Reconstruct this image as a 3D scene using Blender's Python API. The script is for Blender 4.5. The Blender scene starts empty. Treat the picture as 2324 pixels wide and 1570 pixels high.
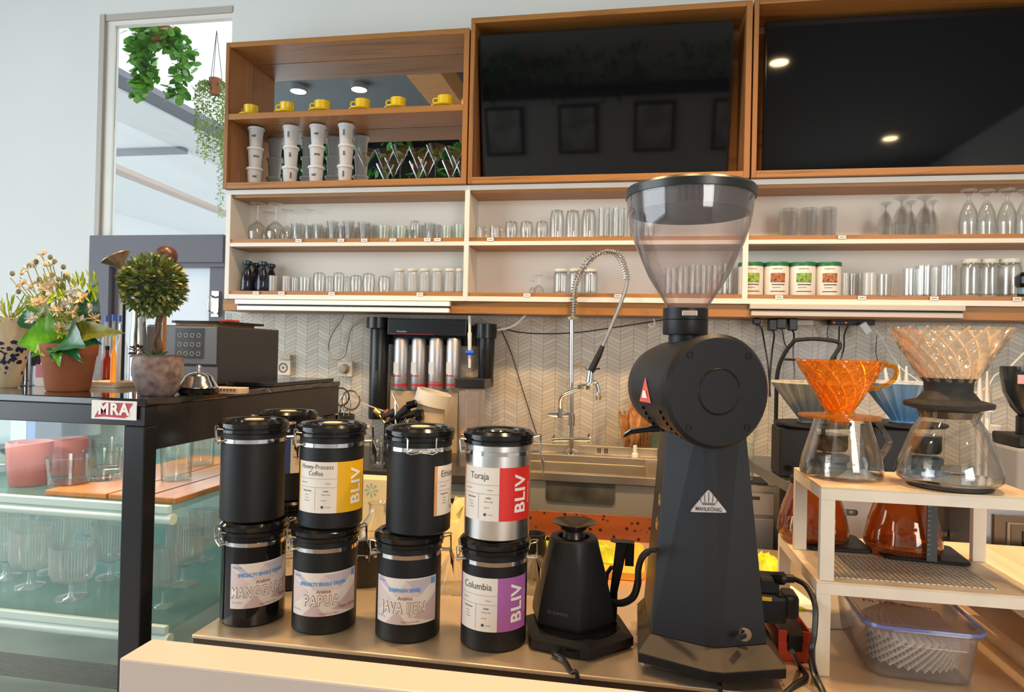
import bpy, bmesh, math, random
from mathutils import Vector, Matrix
random.seed(7)
PI = math.pi
C = bpy.context.scene.collection
S = bpy.context.scene
# ------------------------------------------------------------------ camera
W, H, F = 2324.0, 1570.0, 1554.5
PSI, TH, RHO = 0.1753, 0.0075, 0.02257
ZC = 1.37
CAM = Vector((0, 0, ZC))
fw = Vector((-math.sin(PSI)*math.cos(TH), math.cos(PSI)*math.cos(TH), math.sin(TH)))
r0 = Vector((math.cos(PSI), math.sin(PSI), 0)); u0 = r0.cross(fw)
up = u0*math.cos(RHO) - r0*math.sin(RHO); rt = r0*math.cos(RHO) + u0*math.sin(RHO)
cd = bpy.data.cameras.new('camera'); cam = bpy.data.objects.new('camera', cd); C.objects.link(cam)
cd.sensor_width = 36; cd.lens = 36*F/W; cd.clip_start = 0.02; cd.clip_end = 200
M = Matrix((rt, up, -fw)).transposed().to_4x4(); M.translation = CAM
cam.matrix_world = M; S.camera = cam
# ------------------------------------------------------------------ world, light, exposure
S.view_settings.view_transform = 'Standard'; S.view_settings.look = 'None'
S.view_settings.gamma = 1; S.view_settings.use_curve_mapping = False
S.view_settings.exposure = 0.46
S.cycles.use_denoising = True
S.cycles.transparent_max_bounces = 40
S.cycles.max_bounces = 12; S.cycles.glossy_bounces = 6; S.cycles.transmission_bounces = 14; S.cycles.diffuse_bounces = 4
S.cycles.caustics_reflective = True; S.cycles.caustics_refractive = False
S.cycles.sample_clamp_indirect = 6
wd = bpy.data.worlds.new('sky'); S.world = wd; wd.use_nodes = True
bgn = wd.node_tree.nodes['Background']; bgn.inputs[0].default_value = (0.86, 0.94, 1.0, 1); bgn.inputs[1].default_value = 1.35

def area(name, loc, target, sx, sy, power, col):
    l = bpy.data.lights.new(name, 'AREA'); l.shape = 'RECTANGLE'; l.size = sx; l.size_y = sy; l.energy = power; l.color = col
    o = bpy.data.objects.new(name, l); C.objects.link(o); o.location = loc
    o.rotation_euler = (Vector(target)-Vector(loc)).to_track_quat('-Z', 'Y').to_euler(); return o
# daylight coming through the left shop windows, plus an added rear light for frontal fill
area('daylight_left_window', (-4.3, -0.6, 1.9), (0, -0.6, 1.7), 4.2, 2.6, 92, (0.80, 0.92, 1.0))
area('rear_fill_light', (2.4, -3.0, 2.1), (0.2, 3, 1.4), 1.6, 2.2, 60, (1.0, 0.96, 0.90))  # fill light added behind the camera to brighten the front faces
def spot(name, loc, power, col=(1.0, 0.63, 0.30), ang=120):
    l = bpy.data.lights.new(name, 'SPOT'); l.energy = power; l.color = col; l.spot_size = math.radians(ang); l.spot_blend = 0.9; l.shadow_soft_size = 0.06
    o = bpy.data.objects.new(name, l); C.objects.link(o); o.location = loc; return o

# ------------------------------------------------------------------ pixel helpers
def ray(px, py): return fw*F + rt*(px-W/2) + up*(H/2-py)
def at(px, py, Y):
    q = ray(px, py); return CAM + q*(Y/q.y)
def atz(px, py, z):
    q = ray(px, py); return CAM + q*((z-ZC)/q.z)
def atx(px, py, X):
    q = ray(px, py); return CAM + q*(X/q.x)
def msz(p): return (Vector(p)-CAM).dot(fw)/F      # metres per pixel at that point

# ------------------------------------------------------------------ materials
MATS = {}
def nt(name):
    m = bpy.data.materials.new(name); m.use_nodes = True; t = m.node_tree; t.nodes.clear()
    out = t.nodes.new('ShaderNodeOutputMaterial'); return m, t, out
def mat(name, col, rough=0.5, metal=0.0, var=0.0, vscale=8, bump=0.0, bscale=60, emit=None, es=0, coat=0, spec=0.5, stretch=(1,1,1), alpha=1, sss=0):
    if name in MATS: return MATS[name]
    m, t, out = nt(name); N = t.nodes; L = t.links
    b = N.new('ShaderNodeBsdfPrincipled'); L.new(b.outputs[0], out.inputs[0])
    b.inputs['Roughness'].default_value = rough; b.inputs['Metallic'].default_value = metal
    b.inputs['Specular IOR Level'].default_value = spec; b.inputs['Coat Weight'].default_value = coat
    b.inputs['Base Color'].default_value = (*col, 1)
    tc = N.new('ShaderNodeTexCoord'); mp = N.new('ShaderNodeMapping'); mp.inputs['Scale'].default_value = stretch
    L.new(tc.outputs['Object'], mp.inputs[0])
    if var > 0:
        n = N.new('ShaderNodeTexNoise'); n.inputs['Scale'].default_value = vscale; n.inputs['Detail'].default_value = 5
        L.new(mp.outputs[0], n.inputs['Vector'])
        r = N.new('ShaderNodeValToRGB'); r.color_ramp.elements[0].position = 0.3; r.color_ramp.elements[1].position = 0.7
        r.color_ramp.elements[0].color = (*[c*(1-var) for c in col], 1); r.color_ramp.elements[1].color = (*[min(1, c*(1+var)) for c in col], 1)
        L.new(n.outputs[0], r.inputs[0]); L.new(r.outputs[0], b.inputs['Base Color'])
    if bump > 0:
        n2 = N.new('ShaderNodeTexNoise'); n2.inputs['Scale'].default_value = bscale; n2.inputs['Detail'].default_value = 3
        L.new(mp.outputs[0], n2.inputs['Vector'])
        bp = N.new('ShaderNodeBump'); bp.inputs['Strength'].default_value = bump; bp.inputs['Distance'].default_value = 0.002
        L.new(n2.outputs[0], bp.inputs['Height']); L.new(bp.outputs[0], b.inputs['Normal'])
    if emit: b.inputs['Emission Color'].default_value = (*emit, 1); b.inputs['Emission Strength'].default_value = es
    if sss: b.inputs['Subsurface Weight'].default_value = sss; b.inputs['Subsurface Scale'].default_value = 0.01
    MATS[name] = m; return m
def wood(name, col, axis, dark=0.55):
    m, t, out = nt(name); N = t.nodes; L = t.links
    b = N.new('ShaderNodeBsdfPrincipled'); L.new(b.outputs[0], out.inputs[0]); b.inputs['Roughness'].default_value = 0.42
    tc = N.new('ShaderNodeTexCoord'); mp = N.new('ShaderNodeMapping'); sc = [14, 14, 14]; sc[axis] = 0.9; mp.inputs['Scale'].default_value = sc
    L.new(tc.outputs['Object'], mp.inputs[0])
    n = N.new('ShaderNodeTexNoise'); n.inputs['Scale'].default_value = 1.6; n.inputs['Detail'].default_value = 6; n.inputs['Distortion'].default_value = 1.2
    L.new(mp.outputs[0], n.inputs['Vector'])
    n3 = N.new('ShaderNodeTexNoise'); n3.inputs['Scale'].default_value = 14; n3.inputs['Detail'].default_value = 2
    L.new(mp.outputs[0], n3.inputs['Vector'])
    ad = N.new('ShaderNodeMath'); ad.operation = 'MULTIPLY_ADD'; ad.inputs[1].default_value = 0.25; L.new(n3.outputs[0], ad.inputs[0]); L.new(n.outputs[0], ad.inputs[2])
    r = N.new('ShaderNodeValToRGB'); e = r.color_ramp.elements; e[0].position = 0.42; e[1].position = 0.78
    e[0].color = (*[c*dark for c in col], 1); e[1].color = (*[min(1, c*1.12) for c in col], 1)
    e2 = r.color_ramp.elements.new(0.55); e2.color = (*col, 1)
    L.new(ad.outputs[0], r.inputs[0]); L.new(r.outputs[0], b.inputs['Base Color'])
    bp = N.new('ShaderNodeBump'); bp.inputs['Strength'].default_value = 0.12; bp.inputs['Distance'].default_value = 0.001
    L.new(n3.outputs[0], bp.inputs['Height']); L.new(bp.outputs[0], b.inputs['Normal'])
    return m
def thin_glass(name, tint=(0.97, 0.985, 0.98), edge=(0.55, 0.6, 0.58), refl=1.0, rough=0.03, blend=0.35, ribs=0, milk=0.0, ribscale=90, mcol=(0.9, 0.92, 0.93)):
    m, t, out = nt(name); N = t.nodes; L = t.links
    lw = N.new('ShaderNodeLayerWeight'); lw.inputs[0].default_value = 0.5
    mx = N.new('ShaderNodeMix'); mx.data_type = 'RGBA'; mx.inputs[6].default_value = (*tint, 1); mx.inputs[7].default_value = (*edge, 1)
    pw = N.new('ShaderNodeMath'); pw.operation = 'POWER'; pw.inputs[1].default_value = 3.0
    L.new(lw.outputs['Facing'], pw.inputs[0]); L.new(pw.outputs[0], mx.inputs[0])
    tr = N.new('ShaderNodeBsdfTransparent'); L.new(mx.outputs[2], tr.inputs[0])
    gl = N.new('ShaderNodeBsdfGlossy'); gl.inputs['Roughness'].default_value = rough
    fr = N.new('ShaderNodeMath'); fr.operation = 'POWER'; fr.inputs[1].default_value = 4.0; L.new(lw.outputs['Facing'], fr.inputs[0])
    ml = N.new('ShaderNodeMath'); ml.operation = 'MULTIPLY_ADD'; ml.inputs[1].default_value = 0.75*refl; ml.inputs[2].default_value = 0.045*refl; ml.use_clamp = True
    L.new(fr.outputs[0], ml.inputs[0])
    ms = N.new('ShaderNodeMixShader'); L.new(ml.outputs[0], ms.inputs[0]); L.new(tr.outputs[0], ms.inputs[1]); L.new(gl.outputs[0], ms.inputs[2])
    last = ms
    if milk > 0:
        df = N.new('ShaderNodeBsdfDiffuse'); df.inputs[0].default_value = (*mcol, 1)
        m2 = N.new('ShaderNodeMixShader'); m2.inputs[0].default_value = milk; L.new(ms.outputs[0], m2.inputs[1]); L.new(df.outputs[0], m2.inputs[2]); last = m2
    if ribs > 0:
        tc = N.new('ShaderNodeTexCoord'); n2 = N.new('ShaderNodeTexVoronoi'); n2.inputs['Scale'].default_value = ribscale
        L.new(tc.outputs['Object'], n2.inputs['Vector'])
        bp = N.new('ShaderNodeBump'); bp.inputs['Strength'].default_value = ribs; bp.inputs['Distance'].default_value = 0.004
        L.new(n2.outputs[0], bp.inputs['Height']); L.new(bp.outputs[0], gl.inputs['Normal']); L.new(bp.outputs[0], lw.inputs['Normal'])
    L.new(last.outputs[0], out.inputs[0]); MATS[name] = m; return m
def real_glass(name, col, rough=0.0, ior=1.45):
    m, t, out = nt(name); N = t.nodes; L = t.links
    g = N.new('ShaderNodeBsdfGlass'); g.inputs[0].default_value = (*col, 1); g.inputs['Roughness'].default_value = rough; g.inputs['IOR'].default_value = ior
    L.new(g.outputs[0], out.inputs[0]); return m
def tile_mat():
    m, t, out = nt('chevron_tile'); N = t.nodes; L = t.links
    b = N.new('ShaderNodeBsdfPrincipled'); L.new(b.outputs[0], out.inputs[0]); b.inputs['Roughness'].default_value = 0.4
    tc = N.new('ShaderNodeTexCoord'); sp = N.new('ShaderNodeSeparateXYZ'); L.new(tc.outputs['Object'], sp.inputs[0])
    def mth(op, a, bb=None, c=None):
        n = N.new('ShaderNodeMath'); n.operation = op
        for i, v in enumerate((a, bb, c)):
            if v is None: continue
            if isinstance(v, (int, float)): n.inputs[i].default_value = v
            else: L.new(v, n.inputs[i])
        return n.outputs[0]
    cw = 0.0545; rh = 0.0175
    u = mth('DIVIDE', sp.outputs[0], cw)
    colid = mth('FLOOR', u)
    pp = mth('PINGPONG', u, 1.0)
    v = mth('MULTIPLY_ADD', pp, 1.5, mth('DIVIDE', sp.outputs[2], rh))
    rowid = mth('FLOOR', v); fv = mth('FRACT', v); fu = mth('FRACT', u)
    g1 = mth('LESS_THAN', fv, 0.085); g2 = mth('LESS_THAN', fu, 0.035); g = mth('MAXIMUM', g1, g2)
    cb = N.new('ShaderNodeCombineXYZ'); L.new(colid, cb.inputs[0]); L.new(rowid, cb.inputs[1])
    wn = N.new('ShaderNodeTexWhiteNoise'); L.new(cb.outputs[0], wn.inputs[0])
    r = N.new('ShaderNodeValToRGB'); r.color_ramp.elements[0].color = (0.56, 0.50, 0.42, 1); r.color_ramp.elements[1].color = (0.68, 0.62, 0.53, 1)
    L.new(wn.outputs[0], r.inputs[0])
    mx = N.new('ShaderNodeMix'); mx.data_type = 'RGBA'; L.new(g, mx.inputs[0]); L.new(r.outputs[0], mx.inputs[6]); mx.inputs[7].default_value = (0.33, 0.29, 0.24, 1)
    L.new(mx.outputs[2], b.inputs['Base Color'])
    hh = mth('MULTIPLY_ADD', wn.outputs[0], 0.35, mth('SUBTRACT', mth('MULTIPLY', fv, 0.7), g))
    bp = N.new('ShaderNodeBump'); bp.inputs['Strength'].default_value = 0.6; bp.inputs['Distance'].default_value = 0.004
    L.new(hh, bp.inputs['Height']); L.new(bp.outputs[0], b.inputs['Normal'])
    return m
def steel_mat(name, col, rough=0.28, axis=0, bump=0.05, metal=1.0):
    m, t, out = nt(name); N = t.nodes; L = t.links
    b = N.new('ShaderNodeBsdfPrincipled'); L.new(b.outputs[0], out.inputs[0]); b.inputs['Metallic'].default_value = metal; b.inputs['Roughness'].default_value = rough
    b.inputs['Base Color'].default_value = (*col, 1)
    tc = N.new('ShaderNodeTexCoord'); mp = N.new('ShaderNodeMapping'); s = [220, 220, 220]; s[axis] = 3; mp.inputs['Scale'].default_value = s
    n = N.new('ShaderNodeTexNoise'); n.inputs['Scale'].default_value = 1.0; L.new(tc.outputs['Object'], mp.inputs[0]); L.new(mp.outputs[0], n.inputs['Vector'])
    bp = N.new('ShaderNodeBump'); bp.inputs['Strength'].default_value = bump; bp.inputs['Distance'].default_value = 0.001
    L.new(n.outputs[0], bp.inputs['Height']); L.new(bp.outputs[0], b.inputs['Normal'])
    n4 = N.new('ShaderNodeTexNoise'); n4.inputs['Scale'].default_value = 5; L.new(tc.outputs['Object'], n4.inputs['Vector'])
    mr = N.new('ShaderNodeMapRange'); mr.inputs[3].default_value = rough*0.7; mr.inputs[4].default_value = rough*1.4; L.new(n4.outputs[0], mr.inputs[0]); L.new(mr.outputs[0], b.inputs['Roughness'])
    return m

woodX = wood('teak_x', (0.37, 0.165, 0.042), 0, 0.55); woodZ = wood('teak_z', (0.34, 0.145, 0.042), 2, 0.6); woodY = wood('teak_y', (0.34, 0.145, 0.042), 1, 0.6)
board_w = wood('board_wood', (0.42, 0.15, 0.03), 1, 0.6)
yboard = wood('bamboo', (0.95, 0.45, 0.06), 0, 0.85)
white_paint = mat('white_paint', (0.80, 0.78, 0.72), 0.45, var=0.03)
shelf_white = mat('shelf_back_white', (0.90, 0.86, 0.77), 0.6, var=0.03, vscale=3)
wall_white = mat('wall_white', (0.76, 0.79, 0.775), 0.7, var=0.02, vscale=2)
wall_dim = mat('wall_dim', (0.55, 0.55, 0.55), 0.8)
tile = tile_mat()
ceil_m = mat('ceiling_grey', (0.085, 0.095, 0.10), 0.8)
floor_m = mat('floor_tile', (0.42, 0.40, 0.36), 0.4, var=0.12, vscale=4)
blk = mat('satin_black', (0.012, 0.012, 0.013), 0.42, spec=0.3, bump=0.08, bscale=300)
mblk = mat('matt_black', (0.012, 0.0125, 0.014), 0.45, spec=0.28)
gblk = mat('gloss_black', (0.006, 0.006, 0.007), 0.10, spec=0.45)
lidblk = mat('lid_black', (0.008, 0.008, 0.009), 0.14)
grindblk = mat('grinder_black', (0.017, 0.019, 0.023), 0.42, spec=0.35, bump=0.05, bscale=400)
silblk = mat('silicone_black', (0.03, 0.027, 0.024), 0.6)
chrome = mat('chrome', (0.85, 0.85, 0.86), 0.12, 1.0)
wirem = mat('wire_steel', (0.75, 0.72, 0.68), 0.25, 1.0)
steel = steel_mat('brushed_steel', (0.62, 0.60, 0.57), 0.3, 0)
steelc = steel_mat('canister_steel', (0.78, 0.76, 0.73), 0.26, 2, 0.02)
ctop = steel_mat('counter_steel', (0.80, 0.64, 0.45), 0.36, 0, 0.03, 0.75)
sinks = steel_mat('sink_steel', (0.72, 0.66, 0.56), 0.34, 0)
tvm = mat('tv_black', (0.004, 0.004, 0.005), 0.04, spec=0.6)
dgrey = mat('door_grey', (0.10, 0.095, 0.12), 0.45)
pwhite = mat('plastic_white', (0.82, 0.82, 0.80), 0.4)
lwhite = mat('fixture_white_lit', (0.95, 0.95, 0.93), 0.35)  # white kept bright: window glare on the left bar put into the colour
fixdim = mat('fixture_white_dim', (0.60, 0.52, 0.45), 0.45)  # same white fixture painted darker, its unlit look put into the colour
cream = mat('cream_metal', (0.80, 0.72, 0.60), 0.45, var=0.04, vscale=20)
rubber = mat('cable_black', (0.012, 0.012, 0.013), 0.4)
cablew = mat('cable_white', (0.8, 0.78, 0.74), 0.4)
terra = mat('terracotta', (0.36, 0.115, 0.045), 0.75, var=0.2, vscale=14, bump=0.3, bscale=80)
glass = thin_glass('clear_glass', (0.985, 0.99, 0.985), (0.56, 0.58, 0.55), 1.6)
glassb = thin_glass('bumpy_glass', (0.98, 0.985, 0.98), (0.66, 0.66, 0.62), 1.6, ribs=0.9, ribscale=45)
glassf = thin_glass('frosted_glass', (0.94, 0.96, 0.97), (0.6, 0.65, 0.68), 1.2, milk=0.18, rough=0.1)
glassg = thin_glass('greenish_glass', (0.90, 0.95, 0.93), (0.40, 0.52, 0.48), 1.2, milk=0.08)
pane = thin_glass('window_pane', (0.985, 0.99, 0.99), (0.9, 0.95, 0.95), 0.5, rough=0.0)
fpane = thin_glass('fridge_pane', (0.965, 0.988, 0.98), (0.9, 0.96, 0.95), 0.7, rough=0.0)
fshelfg = thin_glass('shelf_glass', (0.93, 0.975, 0.96), (0.45, 0.75, 0.70), 0.8, milk=0.05, mcol=(0.5, 0.75, 0.7))
plasticc = thin_glass('clear_plastic', (0.95, 0.93, 0.94), (0.60, 0.55, 0.56), 1.1, rough=0.08, milk=0.10, mcol=(0.80, 0.74, 0.74))
amberg = thin_glass('amber_glass', (0.90, 0.56, 0.24), (0.45, 0.16, 0.03), 2.2, ribs=0.35, ribscale=30, milk=0.10, mcol=(0.6, 0.18, 0.03))
boxplastic = thin_glass('box_plastic', (0.985, 0.985, 0.99), (0.65, 0.67, 0.78), 0.8, rough=0.15, milk=0.06, mcol=(0.75, 0.75, 0.80))
bluep = mat('blue_seal', (0.12, 0.22, 0.75), 0.4)
redp = mat('red_plastic', (0.50, 0.045, 0.02), 0.4)
yellowc = mat('yellow_ceramic', (0.80, 0.55, 0.01), 0.25)
pinkg = thin_glass('pink_glass', (0.85, 0.55, 0.55), (0.6, 0.3, 0.3), 0.9, milk=0.5, mcol=(0.42, 0.20, 0.21))
paper = mat('paper_white', (0.85, 0.82, 0.76), 0.7)
ink = mat('ink_dark', (0.06, 0.05, 0.05), 0.6)
inkw = mat('ink_white', (0.90, 0.88, 0.84), 0.6)

# ------------------------------------------------------------------ mesh builder
class MB:
    def __init__(s): s.v = []; s.f = []; s.mi = []; s.m = Matrix.Identity(4); s.cur = 0
    def add(s, vs, fs):
        o = len(s.v); s.v += [tuple(s.m @ Vector(v)) for v in vs]
        for f in fs: s.f.append([i+o for i in f]); s.mi.append(s.cur)
        return s
    def box(s, x0, x1, y0, y1, z0, z1):
        return s.add([(x0,y0,z0),(x1,y0,z0),(x1,y1,z0),(x0,y1,z0),(x0,y0,z1),(x1,y0,z1),(x1,y1,z1),(x0,y1,z1)],
                     [(3,2,1,0),(4,5,6,7),(0,1,5,4),(1,2,6,5),(2,3,7,6),(3,0,4,7)])
    def loft(s, rings, cap0=True, cap1=True, closed=False):
        n = len(rings[0]); vs = [p for r in rings for p in r]; fs = []
        k = len(rings)
        for i in range(k if closed else k-1):
            a = i*n; b = ((i+1) % k)*n
            for j in range(n): fs.append((a+j, a+(j+1) % n, b+(j+1) % n, b+j))
        if not closed:
            if cap0: fs.append(tuple(reversed(range(n))))
            if cap1: fs.append(tuple(range((k-1)*n, k*n)))
        return s.add(vs, fs)
    def lathe(s, prof, seg=32, c=(0,0,0), closed=False, cap=False, rfun=None):
        # prof: (r,z) list
        vs = []; fs = []; idx = []
        for (r, z) in prof:
            if r < 1e-6: idx.append([len(vs)]); vs.append((c[0], c[1], c[2]+z))
            else:
                row = []
                for j in range(seg):
                    a = 2*PI*j/seg; rr = r*(rfun(a, z) if rfun else 1)
                    row.append(len(vs)); vs.append((c[0]+rr*math.cos(a), c[1]+rr*math.sin(a), c[2]+z))
                idx.append(row)
        k = len(idx)
        for i in range(k if closed else k-1):
            a, b = idx[i], idx[(i+1) % k]
            if len(a) == 1 and len(b) == 1: continue
            for j in range(seg):
                j2 = (j+1) % seg
                if len(a) == 1: fs.append((a[0], b[j2], b[j]))
                elif len(b) == 1: fs.append((a[j], a[j2], b[0]))
                else: fs.append((a[j], a[j2], b[j2], b[j]))
        if cap:
            if len(idx[0]) > 1: fs.append(tuple(reversed(idx[0])))
            if len(idx[-1]) > 1: fs.append(tuple(idx[-1]))
        return s.add(vs, fs)
    def tube(s, path, r, seg=8, closed=False):
        P = [Vector(p) for p in path]; n = len(P); rings = []
        up = None
        for i in range(n):
            if closed: d = P[(i+1) % n]-P[i-1]
            else: d = P[min(i+1, n-1)]-P[max(i-1, 0)]
            if d.length < 1e-9: d = Vector((0,0,1))
            d.normalize()
            if up is None: up = d.orthogonal().normalized()
            else:
                up = up - d*up.dot(d)
                up = up.normalized() if up.length > 1e-6 else d.orthogonal().normalized()
            w = d.cross(up); rr = r[i] if isinstance(r, (list, tuple)) else r
            rings.append([tuple(P[i]+(up*math.cos(2*PI*j/seg)+w*math.sin(2*PI*j/seg))*rr) for j in range(seg)])
        return s.loft(rings, closed=closed)
    def prism(s, poly, z0, z1, poly2=None):
        p2 = poly2 or poly
        return s.loft([[(x, y, z0) for x, y in poly], [(x, y, z1) for x, y in p2]])
    def build(s, name, mats, parent=None, smooth=True, bevel=0, ang=35, loc=None, kind=None, label=None, mod=None):
        me = bpy.data.meshes.new(name); me.from_pydata(s.v, [], s.f)
        ms = mats if isinstance(mats, (list, tuple)) else [mats]
        for m in ms: me.materials.append(m)
        if len(ms) > 1:
            for p, i in zip(me.polygons, s.mi): p.material_index = i
        bm = bmesh.new(); bm.from_mesh(me); bmesh.ops.recalc_face_normals(bm, faces=bm.faces[:]); bm.to_mesh(me); bm.free()
        if smooth:
            me.shade_smooth(); me.set_sharp_from_angle(angle=math.radians(ang))
        o = bpy.data.objects.new(name, me); C.objects.link(o)
        if parent: o.parent = parent
        if loc is not None: o.location = loc
        if bevel:
            b = o.modifiers.new('edge', 'BEVEL'); b.width = bevel; b.segments = 2; b.limit_method = 'ANGLE'; b.angle_limit = math.radians(40)
        if kind: o['kind'] = kind
        if label: o['label'] = label
        return o
def sm(pts, n=6, closed=False):
    # catmull-rom through points
    P = [Vector(p) for p in pts]; out = []; k = len(P)
    for i in range(k if closed else k-1):
        a = P[i-1] if (i > 0 or closed) else P[0]*2-P[1]; b = P[i]; c = P[(i+1) % k]; d = P[(i+2) % k] if (i+2 < k or closed) else P[-1]*2-P[-2]
        for j in range(n):
            t = j/n; out.append(0.5*((2*b)+(c-a)*t+(2*a-5*b+4*c-d)*t*t+(3*b-a-3*c+d)*t**3))
    if not closed: out.append(P[-1])
    return out
LABELS = set()
def tag(o, label, cat, group=None):
    assert label not in LABELS, label
    n = len(label.split())
    if not 4 <= n <= 16: print('LABEL LENGTH', n, label)
    LABELS.add(label); o['label'] = label; o['category'] = cat
    if group: o['group'] = group
    return o
def thing(name, label, cat, loc=(0,0,0), rz=0, group=None):
    o = bpy.data.objects.new(name, None); C.objects.link(o); o.location = loc; o.rotation_euler = (0, 0, rz); o.empty_display_size = 0.05
    return tag(o, label, cat, group)
def struct(o): o['kind'] = 'structure'; return o
def boxo(name, m, x0, x1, y0, y1, z0, z1, parent=None, bevel=0, base=None):
    # box mesh with its origin at the base centre (or relative to parent)
    cx, cy = (x0+x1)/2, (y0+y1)/2
    b = MB()
    if parent is None:
        b.box(x0-cx, x1-cx, y0-cy, y1-cy, 0, z1-z0); return b.build(name, m, None, smooth=False, bevel=bevel, loc=(cx, cy, z0))
    b.box(x0, x1, y0, y1, z0, z1); return b.build(name, m, parent, smooth=False, bevel=bevel)
ORD = ['first', 'second', 'third', 'fourth', 'fifth', 'sixth', 'seventh', 'eighth', 'ninth', 'tenth', 'eleventh', 'twelfth', 'thirteenth', 'fourteenth', 'fifteenth',
       'sixteenth', 'seventeenth', 'eighteenth', 'nineteenth', 'twentieth', 'twenty-first', 'twenty-second', 'twenty-third', 'twenty-fourth', 'twenty-fifth', 'twenty-sixth', 'twenty-seventh', 'twenty-eighth', 'twenty-ninth', 'thirtieth']
# ---- text
_tc = {}
def text_geo(s, size, bold=0.0, spacing=1.0, outline=False):
    key = (s, size, bold, spacing)
    if key in _tc: return _tc[key]
    cu = bpy.data.curves.new('t', 'FONT'); cu.body = s; cu.size = size; cu.offset = bold; cu.space_character = spacing; cu.align_x = 'CENTER'; cu.align_y = 'CENTER'; cu.resolution_u = 3
    o = bpy.data.objects.new('t', cu); C.objects.link(o)
    dg = bpy.context.evaluated_depsgraph_get(); me = bpy.data.meshes.new_from_object(o.evaluated_get(dg))
    C.objects.unlink(o); bpy.data.objects.remove(o)
    bm = bmesh.new(); bm.from_mesh(me); bpy.data.meshes.remove(me)
    if bm.verts:
        xs = [v.co.x for v in bm.verts]; ys = [v.co.y for v in bm.verts]
        for lo, hi, nrm in ((min(xs), max(xs), (1,0,0)),):
            x = lo+0.004
            while x < hi:
                bmesh.ops.bisect_plane(bm, geom=bm.verts[:]+bm.edges[:]+bm.faces[:], plane_co=(x, 0, 0), plane_no=nrm); x += 0.004
        y = min(ys)+0.004
        while y < max(ys):
            bmesh.ops.bisect_plane(bm, geom=bm.verts[:]+bm.edges[:]+bm.faces[:], plane_co=(0, y, 0), plane_no=(0,1,0)); y += 0.004
    bm.verts.index_update()
    r = ([(v.co.x, v.co.y) for v in bm.verts], [[v.index for v in f.verts] for f in bm.faces]); bm.free(); _tc[key] = r; return r
def put_text(mb, s, size, u, v, fn, rot=0, bold=0.0, spacing=1.0, sx=1.0):
    vs, fs = text_geo(s, size, bold, spacing); c, sn = math.cos(rot), math.sin(rot); vs = [(x*sx, y) for x, y in vs]
    mb.add([fn(u+x*c-y*sn, v+x*sn+y*c) for x, y in vs], fs)
def put_rect(mb, u0, u1, v0, v1, fn, nu=1):
    nu = max(nu, int(abs(u1-u0)/0.005)+1); vs = []; fs = []
    for i in range(nu+1):
        u = u0+(u1-u0)*i/nu; vs += [fn(u, v0), fn(u, v1)]
    for i in range(nu): fs.append((2*i, 2*i+2, 2*i+3, 2*i+1))
    mb.add(vs, fs)
def put_poly(mb, pts, fn): mb.add([fn(u, v) for u, v in pts], [tuple(range(len(pts)))])
def rpoly(cx, cy, w, h, r, n=5):
    out = []
    for qx, qy, a0 in ((1,1,0),(-1,1,90),(-1,-1,180),(1,-1,270)):
        for i in range(n+1):
            a = math.radians(a0+90*i/n); out.append((cx+qx*(w/2-r)+r*math.cos(a), cy+qy*(h/2-r)+r*math.sin(a)))
    return out
# ================================================================== SETTING
YW = 2.935
wl = at(226, 270, YW).x; wr = at(527, 60, YW).x; wt = at(263, 33, YW).z; trz = at(300, 536, YW).z
b = MB(); b.box(-5.0, wl, YW, YW+0.05, 0, 3.6); b.box(wr, 3.4, YW, YW+0.05, 0, 3.6); b.box(wl, wr, YW, YW+0.05, wt, 3.6)
struct(b.build('wall_back', wall_white, smooth=False))
b = MB(); b.box(-5.0, 3.4, -3.5, YW+0.22, -0.1, 0); struct(b.build('floor', floor_m, smooth=False))
b = MB(); b.box(-5.0, 3.4, -3.5, YW+0.22, 3.6, 3.75); struct(b.build('ceiling', ceil_m, smooth=False))
b = MB(); b.box(3.3, 3.5, -3.5, YW, 0, 3.6); struct(b.build('wall_right', wall_dim, smooth=False))
# wall behind the camera, with an opening added for the rear fill light
b = MB(); b.box(-5.0, 1.7, -3.5, -3.3, 0, 3.6); b.box(1.7, 3.4, -3.5, -3.3, 0, 0.9); b.box(1.7, 3.4, -3.5, -3.3, 3.3, 3.6)
struct(b.build('wall_front', mat('wall_cafe', (0.62, 0.60, 0.56), 0.8), smooth=False))
# left side: full-height shop window between low plinth and header
b = MB(); b.box(-5.0, -4.8, -3.5, 2.4, 0, 0.3); b.box(-5.0, -4.8, -3.5, 2.4, 3.3, 3.6); b.box(-5.0, -4.8, 1.9, YW, 0, 3.6); b.box(-5.0, -4.8, -3.5, -3.0, 0, 3.6)
struct(b.build('wall_left', wall_white, smooth=False))
# tiled splashback
tzt = at(1100, 719, YW-0.012).z
b = MB(); b.box(-1.88, 3.3, YW-0.012, YW-0.001, 0.4, tzt); struct(b.build('trim_1', tile, smooth=False))
# window frame in the back wall
b = MB(); fwid = 0.065
xin = at(251, 270, YW).x
b.box(wl-0.004, wl+0.022, YW-0.012, YW+0.02, trz+0.001, wt)
b.box(wl+0.0225, wr, YW-0.006, YW+0.02, wt-0.03, wt)
struct(b.build('trim_2', mat('frame_taupe', (0.50, 0.46, 0.42), 0.5), smooth=False))
b = MB(); b.box(wl+0.0225, wl+0.068, YW+0.004, YW+0.035, trz, wt-0.031); b.box(wl+0.0685, wr, YW+0.004, YW+0.035, wt-0.052, wt-0.031)
w1 = b.build('window_1', white_paint, smooth=False); struct(w1)
b = MB(); b.box(wl+0.068, wr, YW+0.015, YW+0.021, trz, wt-0.053); b.build('pane', pane, w1, smooth=False)
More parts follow.
